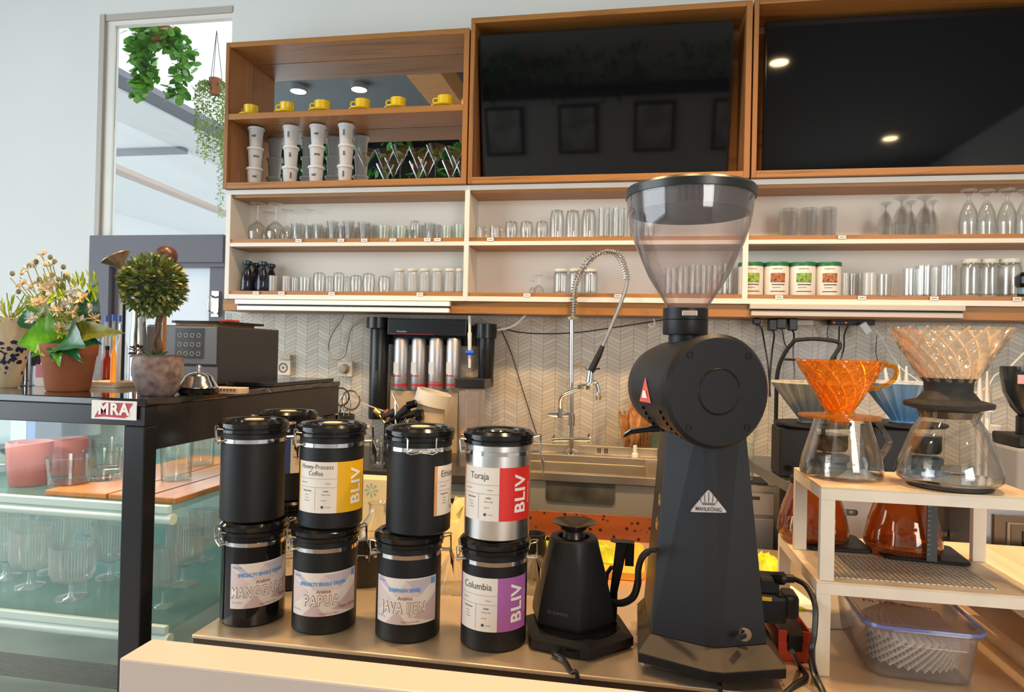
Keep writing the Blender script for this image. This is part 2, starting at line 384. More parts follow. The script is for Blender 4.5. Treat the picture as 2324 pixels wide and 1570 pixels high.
# dark double door below the transom
dz = at(300, 605, YW).z; dxl = at(262, 640, YW).x; dxr = at(476, 640, YW).x
b = MB(); b.box(wl-0.01, wr, YW-0.03, YW+0.04, trz-0.13, trz)
b.box(wl-0.01, wl+0.10, YW-0.03, YW+0.04, 0, trz-0.13)
b.box(wl+0.10, dxl, YW+0.0, YW+0.08, 0, trz-0.13); b.box(dxr, wr, YW+0.0, YW+0.08, 0, trz-0.13); b.box(dxl, dxr, YW+0.0, YW+0.08, dz, trz-0.13); b.box(dxl, dxr, YW, YW+0.08, 0, 0.7)
b.box(wl+0.10, wr, YW-0.015, YW, trz-0.15, trz-0.13)
d1 = b.build('door_1', dgrey, smooth=False); struct(d1)
b = MB(); b.box(dxl, dxr, YW+0.02, YW+0.03, 0.7, dz); b.build('pane', thin_glass('door_glass', (0.95, 0.97, 1.0), (0.9, 0.95, 1), 0.6, milk=0.5, mcol=(0.86, 0.92, 0.97)), d1, smooth=False)
b = MB(); hx = at(491, 690, YW).x; hz = at(491, 690, YW).z
b.box(hx-0.018, hx+0.018, YW-0.012, YW, hz-0.06, hz+0.06)
b.tube(sm([(hx, YW-0.012, hz+0.03), (hx, YW-0.05, hz+0.03), (hx-0.002, YW-0.05, hz-0.03), (hx+0.005, YW-0.03, hz-0.045)]), 0.006)
b.build('door_handle', chrome, d1)

# ------------------------------------------------------------------ outside, seen through the window
outw = mat('outside_render', (0.90, 0.91, 0.90), 0.8, var=0.02); outg = mat('outside_grey', (0.20, 0.20, 0.23), 0.6); outb = mat('outside_timber', (0.35, 0.24, 0.18), 0.6)
# neighbouring building: long fascia running away from the window
def along(p1, p2, X):
    a = atx(*p1, X); c = atx(*p2, X); return a, c
a, c = along((263, 148), (445, 268), -4.3)
b = MB(); zz = a.z
b.box(-4.5, -4.3, YW+0.3, 16, zz-0.02, zz+1.6)     # upper wall face
bl = b.build('outside_building', outw, smooth=False, loc=(0, 0, 0)); tag(bl, 'pale rendered building wing outside the high window with dark edge line', 'building')
b = MB(); b.box(-4.52, -4.27, YW+0.3, 16, zz-0.075, zz-0.02); b.build('eave_band', outg, bl, smooth=False)
b = MB(); b.box(-9.0, -4.5, YW+0.3, 16, zz-0.10, zz-0.02); b.build('soffit', outw, bl, smooth=False)
b = MB(); b.box(-9.0, -8.8, YW+0.3, 16, 0, zz-0.1); b.box(-8.8, -5.2, 13.0, 13.2, 3.0, zz-0.1); b.box(-5.6, -5.0, 9.0, 9.5, 0, zz-0.1); b.build('wall', outw, bl, smooth=False)
b = MB(); bnd = atz(300, 336, zz-0.101); b.box(bnd.x-0.6, atz(400, 326, zz-0.101).x, bnd.y, bnd.y+0.1, zz-0.16, zz-0.101); b.build('ceiling_band', outg, bl, smooth=False)
a = at(250, 378, 4.6); c = at(495, 478, 7.6)
b = MB(); b.tube([a, c, c+(c-a)*0.3], 0.045, 6); o = b.build('outside_handrail', outb); tag(o, 'sloping brown timber rail outside, crossing behind the high window', 'railing')
b = MB(); b.box(-9, 3, YW+0.3, 30, -0.2, -0.05); struct(b.build('ground', mat('outside_ground', (0.55, 0.56, 0.55), 0.8), smooth=False))

# ------------------------------------------------------------------ shelf unit (white) under the TVs
YF = 2.75
YB = 2.905; X0 = -1.780; XD = [-0.688, 0.418, 1.52, 2.62]
zt1 = at(1055, 420.5, YF).z; zt0 = zt1-0.020
zm1 = at(1055, 547.8, YF).z; zm0 = zm1-0.016
zb1 = at(1055, 672, YF).z; zb0 = at(1055, 683, YF).z
zband = at(1055, 711, YF).z
ZU = zm1+0.017; ZL = zb1+0.016      # tops of the two shelf boards (glasses stand here)
su = thing('shelf_unit', 'long open white wall shelf with two rows of wood-edged shelves full of glasses', 'shelf', (0, 2.9, zband))
def rel(b): b.m = Matrix.Translation((0, -2.9, -zband)); return b
b = rel(MB()); b.box(X0, 2.64, YB, YW-0.002, zb0, zt1); b.build('back_panel', shelf_white, su, smooth=False)
b = rel(MB()); b.box(X0, 2.64, YF, YB, zt0, zt1); b.build('top_board', white_paint, su, smooth=False)
b = rel(MB()); b.box(X0+0.02, 2.62, YF+0.012, YB-0.001, zt0-0.012, zt0); b.build('top_lining', woodX, su, smooth=False)
for zz0, zz1, zt in ((zm0, zm1, ZU), (zb0, zb1, ZL)):
    b = rel(MB()); b.box(X0, 2.64, YF, YF+0.02, zz0, zz1); b.build('shelf_rail', white_paint, su, smooth=False)
    b = rel(MB()); b.box(X0+0.02, 2.62, YF+0.006, YB-0.001, zz1, zt); b.box(X0+0.02, 2.62, YF+0.02, YB-0.001, zz0-0.004, zz1); b.build('shelf_board', woodX, su, smooth=False)
for x in [X0+0.01]+XD:
    b = rel(MB())
    if abs(x-XD[1]) < 1e-6: b.box(x-0.010, x+0.010, YF-0.001, YB-0.001, zm1, zt0); b.box(x-0.010, x+0.010, YF-0.001, YF+0.018, zb0, zm1-0.0005)
    else: b.box(x-0.010, x+0.010, YF-0.001, YB-0.001, zb0, zt0)
    b.build('divider', white_paint, su, smooth=False)
b = rel(MB()); b.box(X0-0.015, 2.64, YF+0.015, YW-0.013, zband, zb0-0.0005); b.build('lower_fascia', woodX, su, smooth=False, bevel=0.002)

# ------------------------------------------------------------------ wooden cabinets on top
def cab(name, label, x0, x1, z1, mids=(), back=True, tl=0.018, tr=0.022):
    z0 = zt1+0.002; t = thing(name, label, 'cabinet', ((x0+x1)/2, 2.9, z0))
    def R(): b = MB(); b.m = Matrix.Translation((-(x0+x1)/2, -2.9, -z0)); return b
    yf = YF-0.022
    for nm, m, bx in (('bottom_board', woodX, (x0+tl, x1-tr, yf, YW-0.002, z0, z0+0.026)), ('top_board', woodX, (x0+tl, x1-tr, yf, YW-0.002, z1-0.022, z1)),
                  ('side_panel', woodZ, (x0, x0+tl, yf, YW-0.002, z0, z1)), ('side_panel', woodZ, (x1-tr, x1, yf, YW-0.002, z0, z1))):
        b = R(); b.box(*bx); b.build(nm, m, t, smooth=False, bevel=0.0015)
    b = R(); b.box(x0+tl, x1-tr, 2.928, YW-0.002, z0+0.026, z1-0.022); b.build('back_panel', woodX, t, smooth=False)
    return t, R, z0
c1, R, zc0 = cab('display_cabinet', 'open two-tier teak display cabinet with mirror back, left of both screens', -1.788, -0.690, at(1065, 63, 2.73).z)
zmid1 = at(1050, 236, 2.73).z; zmid0 = zmid1-0.026
b = R(); b.box(-1.77, -0.712, 2.73, 2.919, zmid0, zmid1); b.build('shelf_board', woodX, c1, smooth=False, bevel=0.0015)
mirror = mat('mirror', (0.80, 0.83, 0.83), 0.0, 1.0)
b = R(); b.box(-1.769, -0.713, 2.920, 2.927, zmid1+0.0005, at(1065, 63, 2.73).z-0.023); b.build('mirror', mirror, c1, smooth=False)
b = R(); b.box(-1.769, -0.713, 2.920, 2.927, zc0+0.027, zmid0-0.0005); b.build('mirror', mirror, c1, smooth=False)
c2, R2, _ = cab('screen_cabinet', 'teak box frame on the wall around the tilted middle screen', -0.684, 0.424, at(1400, 20, 2.73).z)
c3, R3, _ = cab('screen_cabinet', 'teak box frame on the wall around the right-hand upright screen', 0.430, 1.56, at(1400, 20, 2.73).z+0.004)

def screen(label, x0, x1, z0, h, y0, tilt):
    t = thing('television', label, 'television', ((x0+x1)/2, y0, z0)); t.rotation_euler = (tilt, 0, 0)
    w = (x1-x0)/2
    b = MB(); b.box(-w, w, 0, 0.03, 0, h); b.build('body', gblk, t, smooth=False, bevel=0.002)
    b = MB(); b.box(-w+0.008, w-0.008, -0.0015, -0.0002, 0.014, h-0.008); b.build('screen', tvm, t, smooth=False)
    b = MB(); b.box(-w+0.2, w-0.2, 0.03, 0.036, h*0.2, h*0.7); b.build('back_cover', blk, t, smooth=False)
    return t
a = at(1095, 398, 2.86); c = at(1651, 387, 2.86)
screen('black television leaning forward, reflecting the framed pictures opposite', a.x, c.x, zc0+0.030, 0.600, 2.868, math.radians(12))
a = at(1728, 384, 2.83)
screen('large black television standing upright, with two lamp reflections', a.x+0.005, a.x+1.07, zc0+0.028, 0.615, 2.83, 0)

# light fixtures on the fascia
def bar(label, px0, px1, pyt, m):
    a = at(px0, pyt, 2.755); c = at(px1, pyt, 2.755); z = a.z
    z = min(at((px0+px1)/2, pyt+13.5, 2.755).z, zb0+0.0235-0.046+0.0015)
    t = thing('light_bar', label, 'light fixture', ((a.x+c.x)/2, 2.756, z-0.025)); w = (c.x-a.x)/2
    b = MB(); b.box(-w, w, -0.022, 0.008, 0.026, 0.046); b.build('upper_channel', m, t, smooth=False, bevel=0.002)
    b = MB(); b.box(-w+0.006, w-0.004, -0.014, 0.008, 0.0, 0.020); b.build('lower_channel', m, t, smooth=False, bevel=0.002)
    b = MB(); b.box(-w+0.004, w-0.002, -0.004, 0.008, 0.020, 0.026); b.build('gap_strip', blk, t, smooth=False)
bar('long white double-channel light bar on the fascia, left, above the water filter', 539, 1023, 680, lwhite)
bar('long dim-painted white double-channel light bar on the fascia above the hanging plugs', 1701, 2186, 691, fixdim)

# ------------------------------------------------------------------ room behind the camera (seen in the screens and the mirror)
for i, (x, lab) in enumerate(((-1.55, 'leftmost'), (-0.85, 'second from left'), (-0.15, 'third from left'), (0.55, 'rightmost'))):
    t = thing('framed_picture', 'dark framed picture on the far wall, %s, seen mirrored in the tilted screen' % lab, 'picture', (x*1.35+0.4, -3.3, 1.36), 0, 'framed pictures on the far wall')
    b = MB(); b.box(-0.25, 0.25, 0.0, 0.03, 0, 0.6); b.build('frame', blk, t, smooth=False)
    b = MB(); b.box(-0.21, 0.21, 0.03, 0.034, 0.04, 0.56); b.build('print', mat('print_grey', (0.45, 0.45, 0.42), 0.6, var=0.5, vscale=4), t, smooth=False)
def leafball(mb, c, r, n, ls, sq=(1,1,1), lw=0.35):
    for i in range(n):
        d = Vector((random.gauss(0,1), random.gauss(0,1), random.gauss(0,1))).normalized()
        p = Vector(c)+Vector((d.x*r*sq[0], d.y*r*sq[1], d.z*r*sq[2]))*random.uniform(0.65, 1.0)
        leaf(mb, p, (d+Vector((random.uniform(-.5,.5), random.uniform(-.5,.5), random.uniform(-.3,.5)))).normalized(), ls*random.uniform(0.7, 1.2), lw)
def leaf(mb, p, d, l, w, fold=0.15, up=None):
    d = Vector(d).normalized(); s = d.cross(up or Vector((random.uniform(-1,1), random.uniform(-1,1), 1))); 
    if s.length < 1e-5: s = d.orthogonal()
    s.normalize(); n = s.cross(d)
    P = [Vector(p), Vector(p)+d*l*0.35+s*l*w*0.5+n*l*fold*0.4, Vector(p)+d*l*0.75+s*l*w*0.4+n*l*fold*0.3, Vector(p)+d*l, Vector(p)+d*l*0.75-s*l*w*0.4+n*l*fold*0.3, Vector(p)+d*l*0.35-s*l*w*0.5+n*l*fold*0.4, Vector(p)+d*l*0.4, Vector(p)+d*l*0.75]
    mb.add(P, [(0,1,6),(1,2,7,6),(2,3,7),(0,6,5),(6,7,4,5),(7,3,4)])
leafg = mat('leaf_green', (0.09, 0.26, 0.04), 0.45, var=0.45, vscale=30)
hb = MB()
for i in range(60):
    leafball(hb, (random.uniform(-2.6, 2.4), random.uniform(-3.2, -3.0), random.uniform(2.2, 2.45)), 0.17, 16, 0.12)
t = thing('wall_planter', 'leafy green planter ledge along the far wall above the framed pictures', 'planter', (0, -3.1, 2.05))
hb.m = Matrix.Identity(4); hb.v = [(x, y+3.1, z-2.05) for x, y, z in hb.v]
o = hb.build('foliage', leafg, t); o['kind'] = 'stuff'
b = MB(); b.box(-2.8, 2.6, -0.19, 0.1, 0, 0.14); b.build('box', blk, t, smooth=False)
# beam and ceiling downlights reflected by the mirror and the right screen
b = MB(); o = boxo('ceiling_beam', woodX, -1.72, -1.45, -3.3, 1.5, 3.42, 3.6); tag(o, 'teak beam under the ceiling, seen in the cabinet mirror', 'beam')
warmE = mat('lamp_glow', (1, 0.85, 0.6), 0.5, emit=(1.0, 0.74, 0.38), es=40)
def downlight(x, y, lab):
    t = thing('downlight', 'small round ceiling downlight glowing warm, ' + lab, 'ceiling light', (x, y, 3.55))
    b = MB(); b.lathe([(0.065, 0.0), (0.075, 0.0), (0.075, 0.05), (0.065, 0.05)], 24, closed=True); b.build('ring', chrome, t)
    b = MB(); b.lathe([(0, 0.006), (0.065, 0.006), (0.065, 0.02), (0, 0.02)], 24); b.build('lamp', warmE, t)
def refl_ceiling(px, py, Ym, z=3.55):
    p = at(px, py, Ym); d = p-CAM; t = (z-p.z)/d.z; return p.x+d.x*t, Ym-d.y*t
def below_ok(): pass
LAMPS = []
for px, py, Ym, lab in ((677, 208, 2.92, 'mirrored at left of the cabinet mirror'), (815, 204, 2.92, 'mirrored near the middle of the cabinet mirror'),
                   (1768, 143, 2.83, 'mirrored at upper left of the right screen'), (2020, 315, 2.83, 'mirrored at lower middle of the right screen')):
    x, y = refl_ceiling(px, py, Ym); LAMPS.append((x, y)); print('lamp', x, y)
    if -3.2 < y: downlight(x, y, lab)
for i, (x, y) in enumerate(((-0.9, 1.45), (0.15, 1.35), (0.9, 1.5))):
    downlight(x, y, 'over the counter, %s from the left' % ORD[i])
    spot('downlight_beam', (x, y, 3.5), 120)
for i, (x, y) in enumerate(((-1.4, 0.2), (0.7, 0.0))):
    spot('downlight_beam', (x, y, 3.5), 45)
# hanging greenery mirrored in the lower cabinet mirror
a = at(930, 350, 2.92); d = a-CAM
t0_ = 1.35; hx_, hz_, hy_ = a.x+d.x*t0_, a.z+d.z*t0_, 2.92-d.y*t0_
print('green', hx_, hy_, hz_)
t = thing('ceiling_planter', 'long hanging planter of green leaves under the ceiling, mirrored behind the cocktail glasses', 'planter', (hx_, hy_, hz_-0.1))
hb = MB()
for i in range(46): leafball(hb, (random.uniform(-1.6, 1.1), random.uniform(-0.12, 0.12), random.uniform(-0.25, 0.25)), 0.18, 14, 0.16)
o = hb.build('foliage', mat('leaf_dense', (0.05, 0.22, 0.03), 0.5, var=0.6, vscale=6), t); o['kind'] = 'stuff'
b = MB(); b.box(-1.6, 1.2, -0.03, 0.03, -0.42, 0.35); b.build('trellis', blk, t, smooth=False)
for xx in (-1.3, 0.9):
    b = MB(); b.tube([(xx, 0, 0.3), (xx, 0, 3.58-hz_+0.1)], 0.008); b.build('hanging_rod', blk, t)
# ================================================================== GLASSWARE
def prof_closed(outer, th=0.07, floor=0.06):
    # outer profile bottom->top for an open vessel; builds an inner wall
    inner = [(max(r-th, 0.01), z) for r, z in reversed(outer) if z > floor]
    inner[0] = (outer[-1][0]-th, outer[-1][1])
    return [(0, 0)]+outer+inner+[(max(inner[-1][0], 0.01), floor), (0, floor)]
def inv(p): return [(r, 1-z) for r, z in p]
STEMF = [(0, 0), (0.78, 0), (0.80, 0.012), (0.3, 0.03), (0.09, 0.055)]
PROF = {
 'tumbler': prof_closed([(0.84, 0), (0.90, 0.02), (0.94, 0.4), (1.0, 1.0)]),
 'straight': prof_closed([(0.95, 0), (1.0, 0.03), (1.0, 1.0)]),
 'mug': prof_closed([(0.86, 0), (0.95, 0.05), (1.0, 0.5), (0.96, 1.0)]),
 'bowl': prof_closed([(0.55, 0), (0.62, 0.05), (0.72, 0.3), (1.0, 1.0)]),
 'dome': inv(prof_closed([(0.001, 0), (0.35, 0.008), (0.68, 0.05), (0.92, 0.19), (1.0, 0.38), (1.0, 1.0)], floor=0.05)),
 'round': inv(prof_closed([(0.5, 0), (0.75, 0.06), (0.97, 0.3), (1.0, 0.5), (0.86, 1.0)])),
 'wine': inv(STEMF+[(0.07, 0.46), (0.3, 0.50), (0.8, 0.62), (1.0, 0.78), (0.92, 0.93), (0.82, 1.0), (0.77, 1.0), (0.87, 0.93), (0.94, 0.78), (0.75, 0.64), (0.25, 0.53), (0, 0.51)]),
 'goblet': inv([(0, 0), (0.85, 0), (0.85, 0.02), (0.3, 0.09), (0.13, 0.14), (0.13, 0.22), (0.45, 0.30), (0.82, 0.48), (1.0, 0.72), (0.92, 1.0), (0.86, 1.0), (0.93, 0.72), (0.76, 0.49), (0.4, 0.33), (0, 0.27)]),
 'martini': [(0, 0), (0.62, 0), (0.62, 0.015), (0.2, 0.035), (0.06, 0.06), (0.06, 0.46), (0.10, 0.48), (1.0, 1.0), (0.96, 1.0), (0.07, 0.51), (0, 0.50)],
 'cup_stem': [(0, 0), (0.72, 0), (0.72, 0.02), (0.2, 0.06), (0.14, 0.12), (0.14, 0.26), (0.4, 0.31), (0.82, 0.36), (0.97, 0.5), (1.0, 1.0), (0.94, 1.0), (0.91, 0.52), (0.76, 0.40), (0, 0.35)],
 'jar': [(0, 0), (0.92, 0), (1.0, 0.05), (1.0, 0.78), (0.86, 0.86), (0.86, 0.88), (0.80, 0.88), (0.80, 0.85), (0.92, 0.77), (0.92, 0.08), (0, 0.06)],
}
def crystal(a, z): return 1+0.06*math.cos(14*a+z*9)
def facet(a, z): return 1+0.035*math.cos(10*a)
def ribf(a, z): return 1+0.02*math.cos(40*a)
KIND = {
 'tumbler': ('tumbler', glass, None, 'tumbler', 24), 'short': ('tumbler', glassg, None, 'tumbler', 24), 'crystal': ('tumbler', glassb, crystal, 'tumbler', 56),
 'bowl': ('bowl', glassb, crystal, 'dessert_glass', 56), 'dome': ('dome', glass, None, 'rounded_glass', 28), 'round': ('round', glass, None, 'rounded_glass', 28),
 'wine': ('wine', glass, None, 'wine_glass', 28), 'goblet': ('goblet', glassb, None, 'goblet', 28), 'beer': ('goblet', glass, None, 'goblet', 28), 'mug': ('mug', glass, None, 'glass_mug', 28),
 'white': ('straight', glassf, None, 'frosted_glass', 24), 'jar': ('jar', glassf, facet, 'storage_jar', 40), 'lidjar': ('jar', glass, None, 'storage_jar', 28),
 'tall': ('straight', glass, facet, 'highball_glass', 40), 'martini': ('martini', glass, None, 'cocktail_glass', 32), 'texture': ('tumbler', glassb, None, 'tumbler', 28),
}
_proto = {}
def glassmesh(kind):
    if kind in _proto: return _proto[kind]
    p, m, rf, nm, seg = KIND[kind]
    b = MB(); pr = PROF[p]
    b.lathe(pr, seg, rfun=rf)
    if kind == 'mug': b.tube(sm([(0.9, 0, 0.75), (1.35, 0, 0.72), (1.5, 0, 0.5), (1.3, 0, 0.25), (0.92, 0, 0.2)]), 0.07, 6)
    o = b.build(nm, m); me = o.data; C.objects.unlink(o); bpy.data.objects.remove(o); _proto[kind] = me; return me
def lidmesh():
    if 'lid' in _proto: return _proto['lid']
    b = MB(); b.lathe([(0, 0), (0.9, 0), (0.95, 0.02), (0.95, 0.1), (0.9, 0.12), (0, 0.12)], 28)
    o = b.build('lid', mat('lid_white_plastic', (0.62, 0.64, 0.60), 0.4)); me = o.data; C.objects.unlink(o); bpy.data.objects.remove(o); _proto['lid'] = me; return me
def glassware(kind, px, w, top, zb, Y, label, group, cat='glass', rz=0.0):
    p = at(px, 600, Y); x = at(px, (top+H/2)/2 if False else top+20, Y).x
    h = at(px, top, Y).z-zb
    r = w*0.5*msz((x, Y, zb))
    o = bpy.data.objects.new(KIND[kind][3], glassmesh(kind)); C.objects.link(o)
    o.location = (x, Y, zb+0.0003); o.scale = (r, r, h); o.rotation_euler = (0, 0, rz)
    tag(o, label, cat, group)
    if kind in ('jar', 'lidjar'):
        l = bpy.data.objects.new('lid', lidmesh()); C.objects.link(l); l.parent = o; l.location = (0, 0, 0.88)
    return o
DESC = {'tumbler': 'clear tumbler', 'short': 'low greenish tumbler', 'crystal': 'cut crystal tumbler', 'bowl': 'flared crystal dessert glass', 'dome': 'tall round-topped upturned glass', 'round': 'upturned round glass',
        'wine': 'upturned wine glass', 'goblet': 'upturned textured goblet', 'beer': 'tall upturned goblet', 'mug': 'small glass mug', 'white': 'small frosted glass', 'jar': 'frosted lidded jar', 'lidjar': 'clear lidded jar',
        'tall': 'tall clear highball glass', 'texture': 'bumpy textured tumbler', 'martini': 'cocktail glass'}
def row(items, scale, ox, oy, zb, shelf, Yf=2.80):
    items = sorted(items, key=lambda i: i[1])
    for i, it in enumerate(items):
        kind, cx, w, top = it[:4]; Y = it[4] if len(it) > 4 else Yf
        px = ox+cx/scale; t = oy+top/scale; pw = w/scale
        glassware(kind, px, pw, t, zb, Y, '%s on the %s, %s from left' % (DESC[kind], shelf, ORD[i]), 'glassware on the '+shelf, rz=random.uniform(-.4, .4) if kind == 'mug' else 0)
R_ = 2.865
row([('wine', 330, 170, 160), ('wine', 425, 130, 240, R_), ('wine', 490, 170, 165), ('wine', 590, 130, 220, R_), ('wine', 785, 110, 218, R_), ('crystal', 672, 100, 340), ('crystal', 770, 80, 352), ('crystal', 855, 90, 345),
     ('crystal', 928, 60, 372, R_), ('bowl', 985, 100, 322), ('crystal', 1066, 75, 358), ('bowl', 1128, 100, 320), ('crystal', 1192, 70, 372, R_), ('bowl', 1262, 110, 330), ('crystal', 1340, 80, 350, R_),
     ('short', 1440, 110, 362), ('short', 1510, 80, 378, R_), ('short', 1590, 100, 364), ('crystal', 1672, 70, 392), ('dome', 1712, 90, 312, R_), ('crystal', 1768, 55, 350, R_), ('crystal', 1842, 95, 338),
     ('crystal', 1912, 60, 348, R_), ('short', 1992, 95, 362), ('short', 2102, 95, 350)], 3.873, 500, 420, ZU, 'upper white shelf, left bay')
row([('mug', 170, 80, 388), ('mug', 285, 88, 390), ('round', 412, 100, 350), ('round', 530, 100, 350), ('round', 650, 98, 350), ('dome', 766, 112, 260), ('dome', 888, 112, 262), ('dome', 1012, 112, 258),
     ('tall', 1132, 85, 250), ('tall', 1192, 60, 280, R_), ('tall', 1245, 90, 250), ('tall', 1312, 60, 276, R_), ('tall', 1385, 85, 256), ('tall', 1480, 85, 262)], 3.418, 1040, 400, ZU, 'upper white shelf, middle bay')
row([('texture', 452, 150, 264), ('texture', 612, 138, 258), ('texture', 766, 138, 254), ('goblet', 1225, 110, 212), ('goblet', 1352, 140, 168), ('goblet', 1535, 140, 164), ('goblet', 1425, 100, 200, R_), ('goblet', 1600, 90, 194, R_), ('beer', 1885, 140, 108), ('beer', 2028, 138, 112),
     ('beer', 2190, 142, 105), ('beer', 2330, 130, 110), ('beer', 2480, 130, 110)], 3.5, 1660, 400, ZU, 'upper white shelf, right bay')
row([('white', 465, 75, 797), ('white', 580, 70, 802), ('tumbler', 655, 66, 815), ('tumbler', 740, 104, 815), ('round', 870, 110, 768), ('round', 960, 86, 800, R_), ('round', 1042, 100, 768), ('round', 1112, 66, 802, R_), ('round', 1192, 108, 792),
     ('round', 1305, 112, 776), ('round', 1442, 110, 800), ('jar', 1572, 96, 736), ('jar', 1688, 92, 736), ('jar', 1797, 92, 736), ('jar', 1905, 92, 736), ('jar', 2015, 92, 736), ('jar', 2105, 76, 736)], 3.873, 500, 420, ZL, 'lower white shelf, left bay')
row([('wine', 575, 50, 812), ('wine', 625, 80, 768, R_), ('lidjar', 795, 112, 722), ('lidjar', 912, 112, 720), ('lidjar', 1028, 108, 722), ('tall', 1650, 90, 712), ('tall', 1745, 90, 704), ('tall', 1838, 90, 690), ('tall', 1925, 88, 694), ('tall', 2010, 84, 694), ('tall', 2090, 84, 680)], 3.418, 1040, 400, ZL, 'lower white shelf, middle bay')
row([('white', 906, 52, 770), ('tumbler', 965, 56, 772), ('tumbler', 1030, 60, 776, R_), ('white', 1096, 118, 770), ('tumbler', 1212, 108, 782), ('tall', 1410, 86, 736), ('tall', 1470, 70, 740, R_), ('tall', 1530, 130, 712), ('tall', 1612, 70, 725, R_), ('tall', 1712, 134, 712), ('straightjar', 1902, 150, 662), ('straightjar', 2050, 138, 662), ('straightjar', 2212, 166, 660)]
    if False else [('white', 906, 52, 770), ('tumbler', 965, 56, 772), ('tumbler', 1030, 56, 776, R_), ('white', 1096, 112, 770), ('tumbler', 1212, 108, 782), ('tall', 1410, 86, 736), ('tall', 1470, 66, 740, R_), ('tall', 1530, 126, 712), ('tall', 1612, 66, 725, R_), ('tall', 1712, 130, 712), ('lidjar', 1902, 142, 662), ('lidjar', 2050, 132, 662), ('lidjar', 2212, 160, 660)],
    3.5, 1660, 400, ZL, 'lower white shelf, right bay')
# dark sake bottles
def bottle(px, w, top, Y, lab):
    x = at(px, top+30, Y).x; h = at(px, top, Y).z-ZL; r = w/2*msz((x, Y, ZL))
    t = thing('ceramic_bottle', lab, 'bottle', (x, Y, ZL+0.0003), 0, 'dark ceramic bottles')
    b = MB(); b.lathe([(0, 0), (r*0.9, 0), (r, 0.05*h), (r*0.98, h*0.35), (r*0.75, h*0.6), (r*0.38, h*0.78), (r*0.38, h*0.84), (0, h*0.84)], 24); b.build('body', mat('black_glaze', (0.012, 0.014, 0.03), 0.12, coat=0.3), t)
    b = MB(); b.lathe([(0, h*0.83), (r*0.38, h*0.83), (r*0.70, h*0.90), (r*0.72, h*0.97), (r*0.5, h), (0, h)], 24); b.build('neck_rim', mat('teal_glaze', (0.02, 0.06, 0.07), 0.2), t)
for px, w, top, Y, lab in ((561.5, 30, 592, 2.80, 'dark glazed bottle at the left end of the lower white shelf'), (581, 27, 597, 2.865, 'dark glazed bottle behind, between the two front bottles'),
                           (597, 30, 594, 2.80, 'dark glazed bottle beside the first frosted glass'), (616, 25, 599, 2.865, 'dark glazed bottle at the back, partly behind the frosted glass')):
    bottle(px, w, top, Y, lab)
# powder tins with green lids
tin = mat('tin_white', (0.85, 0.82, 0.76), 0.35); glid = mat('lid_green', (0.02, 0.16, 0.07), 0.35)
def cyl(Rr, a0, z0): return lambda u, v: (Rr*math.sin(a0+u/Rr), -Rr*math.cos(a0+u/Rr), z0+v)
for i, (cx, w, lab) in enumerate(((152, 190, 'half behind the shelf divider'), (355, 190, 'second from the divider'), (562, 196, 'third from the divider'), (768, 190, 'next to the frosted glasses'))):
    px = 1660+cx/3.5; Y = 2.815; x = at(px, 640, Y).x; h = at(px, 400+690/3.5, Y).z-ZL; r = w/7*msz((x, Y, ZL))
    t = thing('powder_tin', 'white tin with green lid and picture label, '+lab, 'tin', (x, Y, ZL+0.0003), 0, 'white powder tins')
    b = MB(); b.lathe([(0, 0), (r*0.97, 0), (r, 0.004), (r, h*0.88), (0, h*0.88)], 32); b.build('body', tin, t)
    b = MB(); b.lathe([(0, h*0.885), (r*1.03, h*0.885), (r*1.03, h*0.98), (r, h), (0, h)], 32); b.build('lid', glid, t)
    fn = cyl(r+0.0004, math.atan2(-x, Y), 0); b = MB()
    put_rect(b, -r*0.45, r*0.75, h*0.38, h*0.66, fn)
    lb = b.build('label', mat('tin_picture_%d' % i, ((0.25, 0.38, 0.05), (0.36, 0.12, 0.05), (0.20, 0.34, 0.06), (0.36, 0.14, 0.05))[i], 0.5, var=0.8, vscale=120), t)
    b = MB(); put_rect(b, -r*0.35, r*0.7, h*0.30, h*0.33, fn); put_rect(b, -r*0.45, r*0.75, h*0.10, h*0.125, fn); b.cur = 0; put_rect(b, -r*0.3, r*0.5, h*0.78, h*0.795, fn); put_rect(b, -r*0.30, r*0.35, h*0.22, h*0.235, fn)
    b.build('print', ink, t)
# black shaker at the right end
x = at(2330, 650, 2.80).x
t = thing('shaker', 'black shaker with pale blue band at the right end of the shelf', 'shaker', (x, 2.80, ZL+0.0003))
b = MB(); b.lathe([(0, 0), (0.028, 0), (0.028, 0.012), (0, 0.012)], 24); b.build('base', blk, t)
b = MB(); b.lathe([(0, 0.012), (0.027, 0.012), (0.027, 0.036), (0, 0.036)], 24); b.build('band', mat('pale_blue', (0.25, 0.5, 0.65), 0.4), t)
b = MB(); b.lathe([(0, 0.036), (0.028, 0.036), (0.040, 0.05), (0.040, 0.075), (0.02, 0.092), (0, 0.095)], 24); b.build('cap', gblk, t)
# little price tags on the shelf edges
def edge_tag(px, py, zb, lab):
    p = at(px, py, YF-0.001); t = thing('shelf_tag', lab, 'tag', (p.x, YF-0.003, zb), random.uniform(-.03, .03), 'little white shelf tags')
    b = MB(); b.box(-0.014, 0.014, 0, 0.0018, -0.016, -0.003); b.build('card', paper, t, smooth=False)
    b = MB(); b.box(-0.009, 0.009, -0.0003, 0.0, -0.0105, -0.0085); b.build('print', ink, t, smooth=False)
for i, px in enumerate((678, 774, 827, 892, 970, 993)): edge_tag(px, 543, ZU, 'small white tag on the upper shelf edge, left bay, %s from the left' % ORD[i])
edge_tag(1113, 541, ZU, 'small white tag on the upper shelf edge under the glass mugs')
edge_tag(1911, 534, ZU, 'small white tag on the upper shelf edge right of the textured tumblers')
for i, px in enumerate((581, 639, 753, 953)): edge_tag(px, 663, ZL, 'small white tag on the lower shelf edge, left bay, %s from the left' % ORD[i])
edge_tag(1196, 669, ZL, 'small white tag on the lower shelf edge under the lone wine glass')
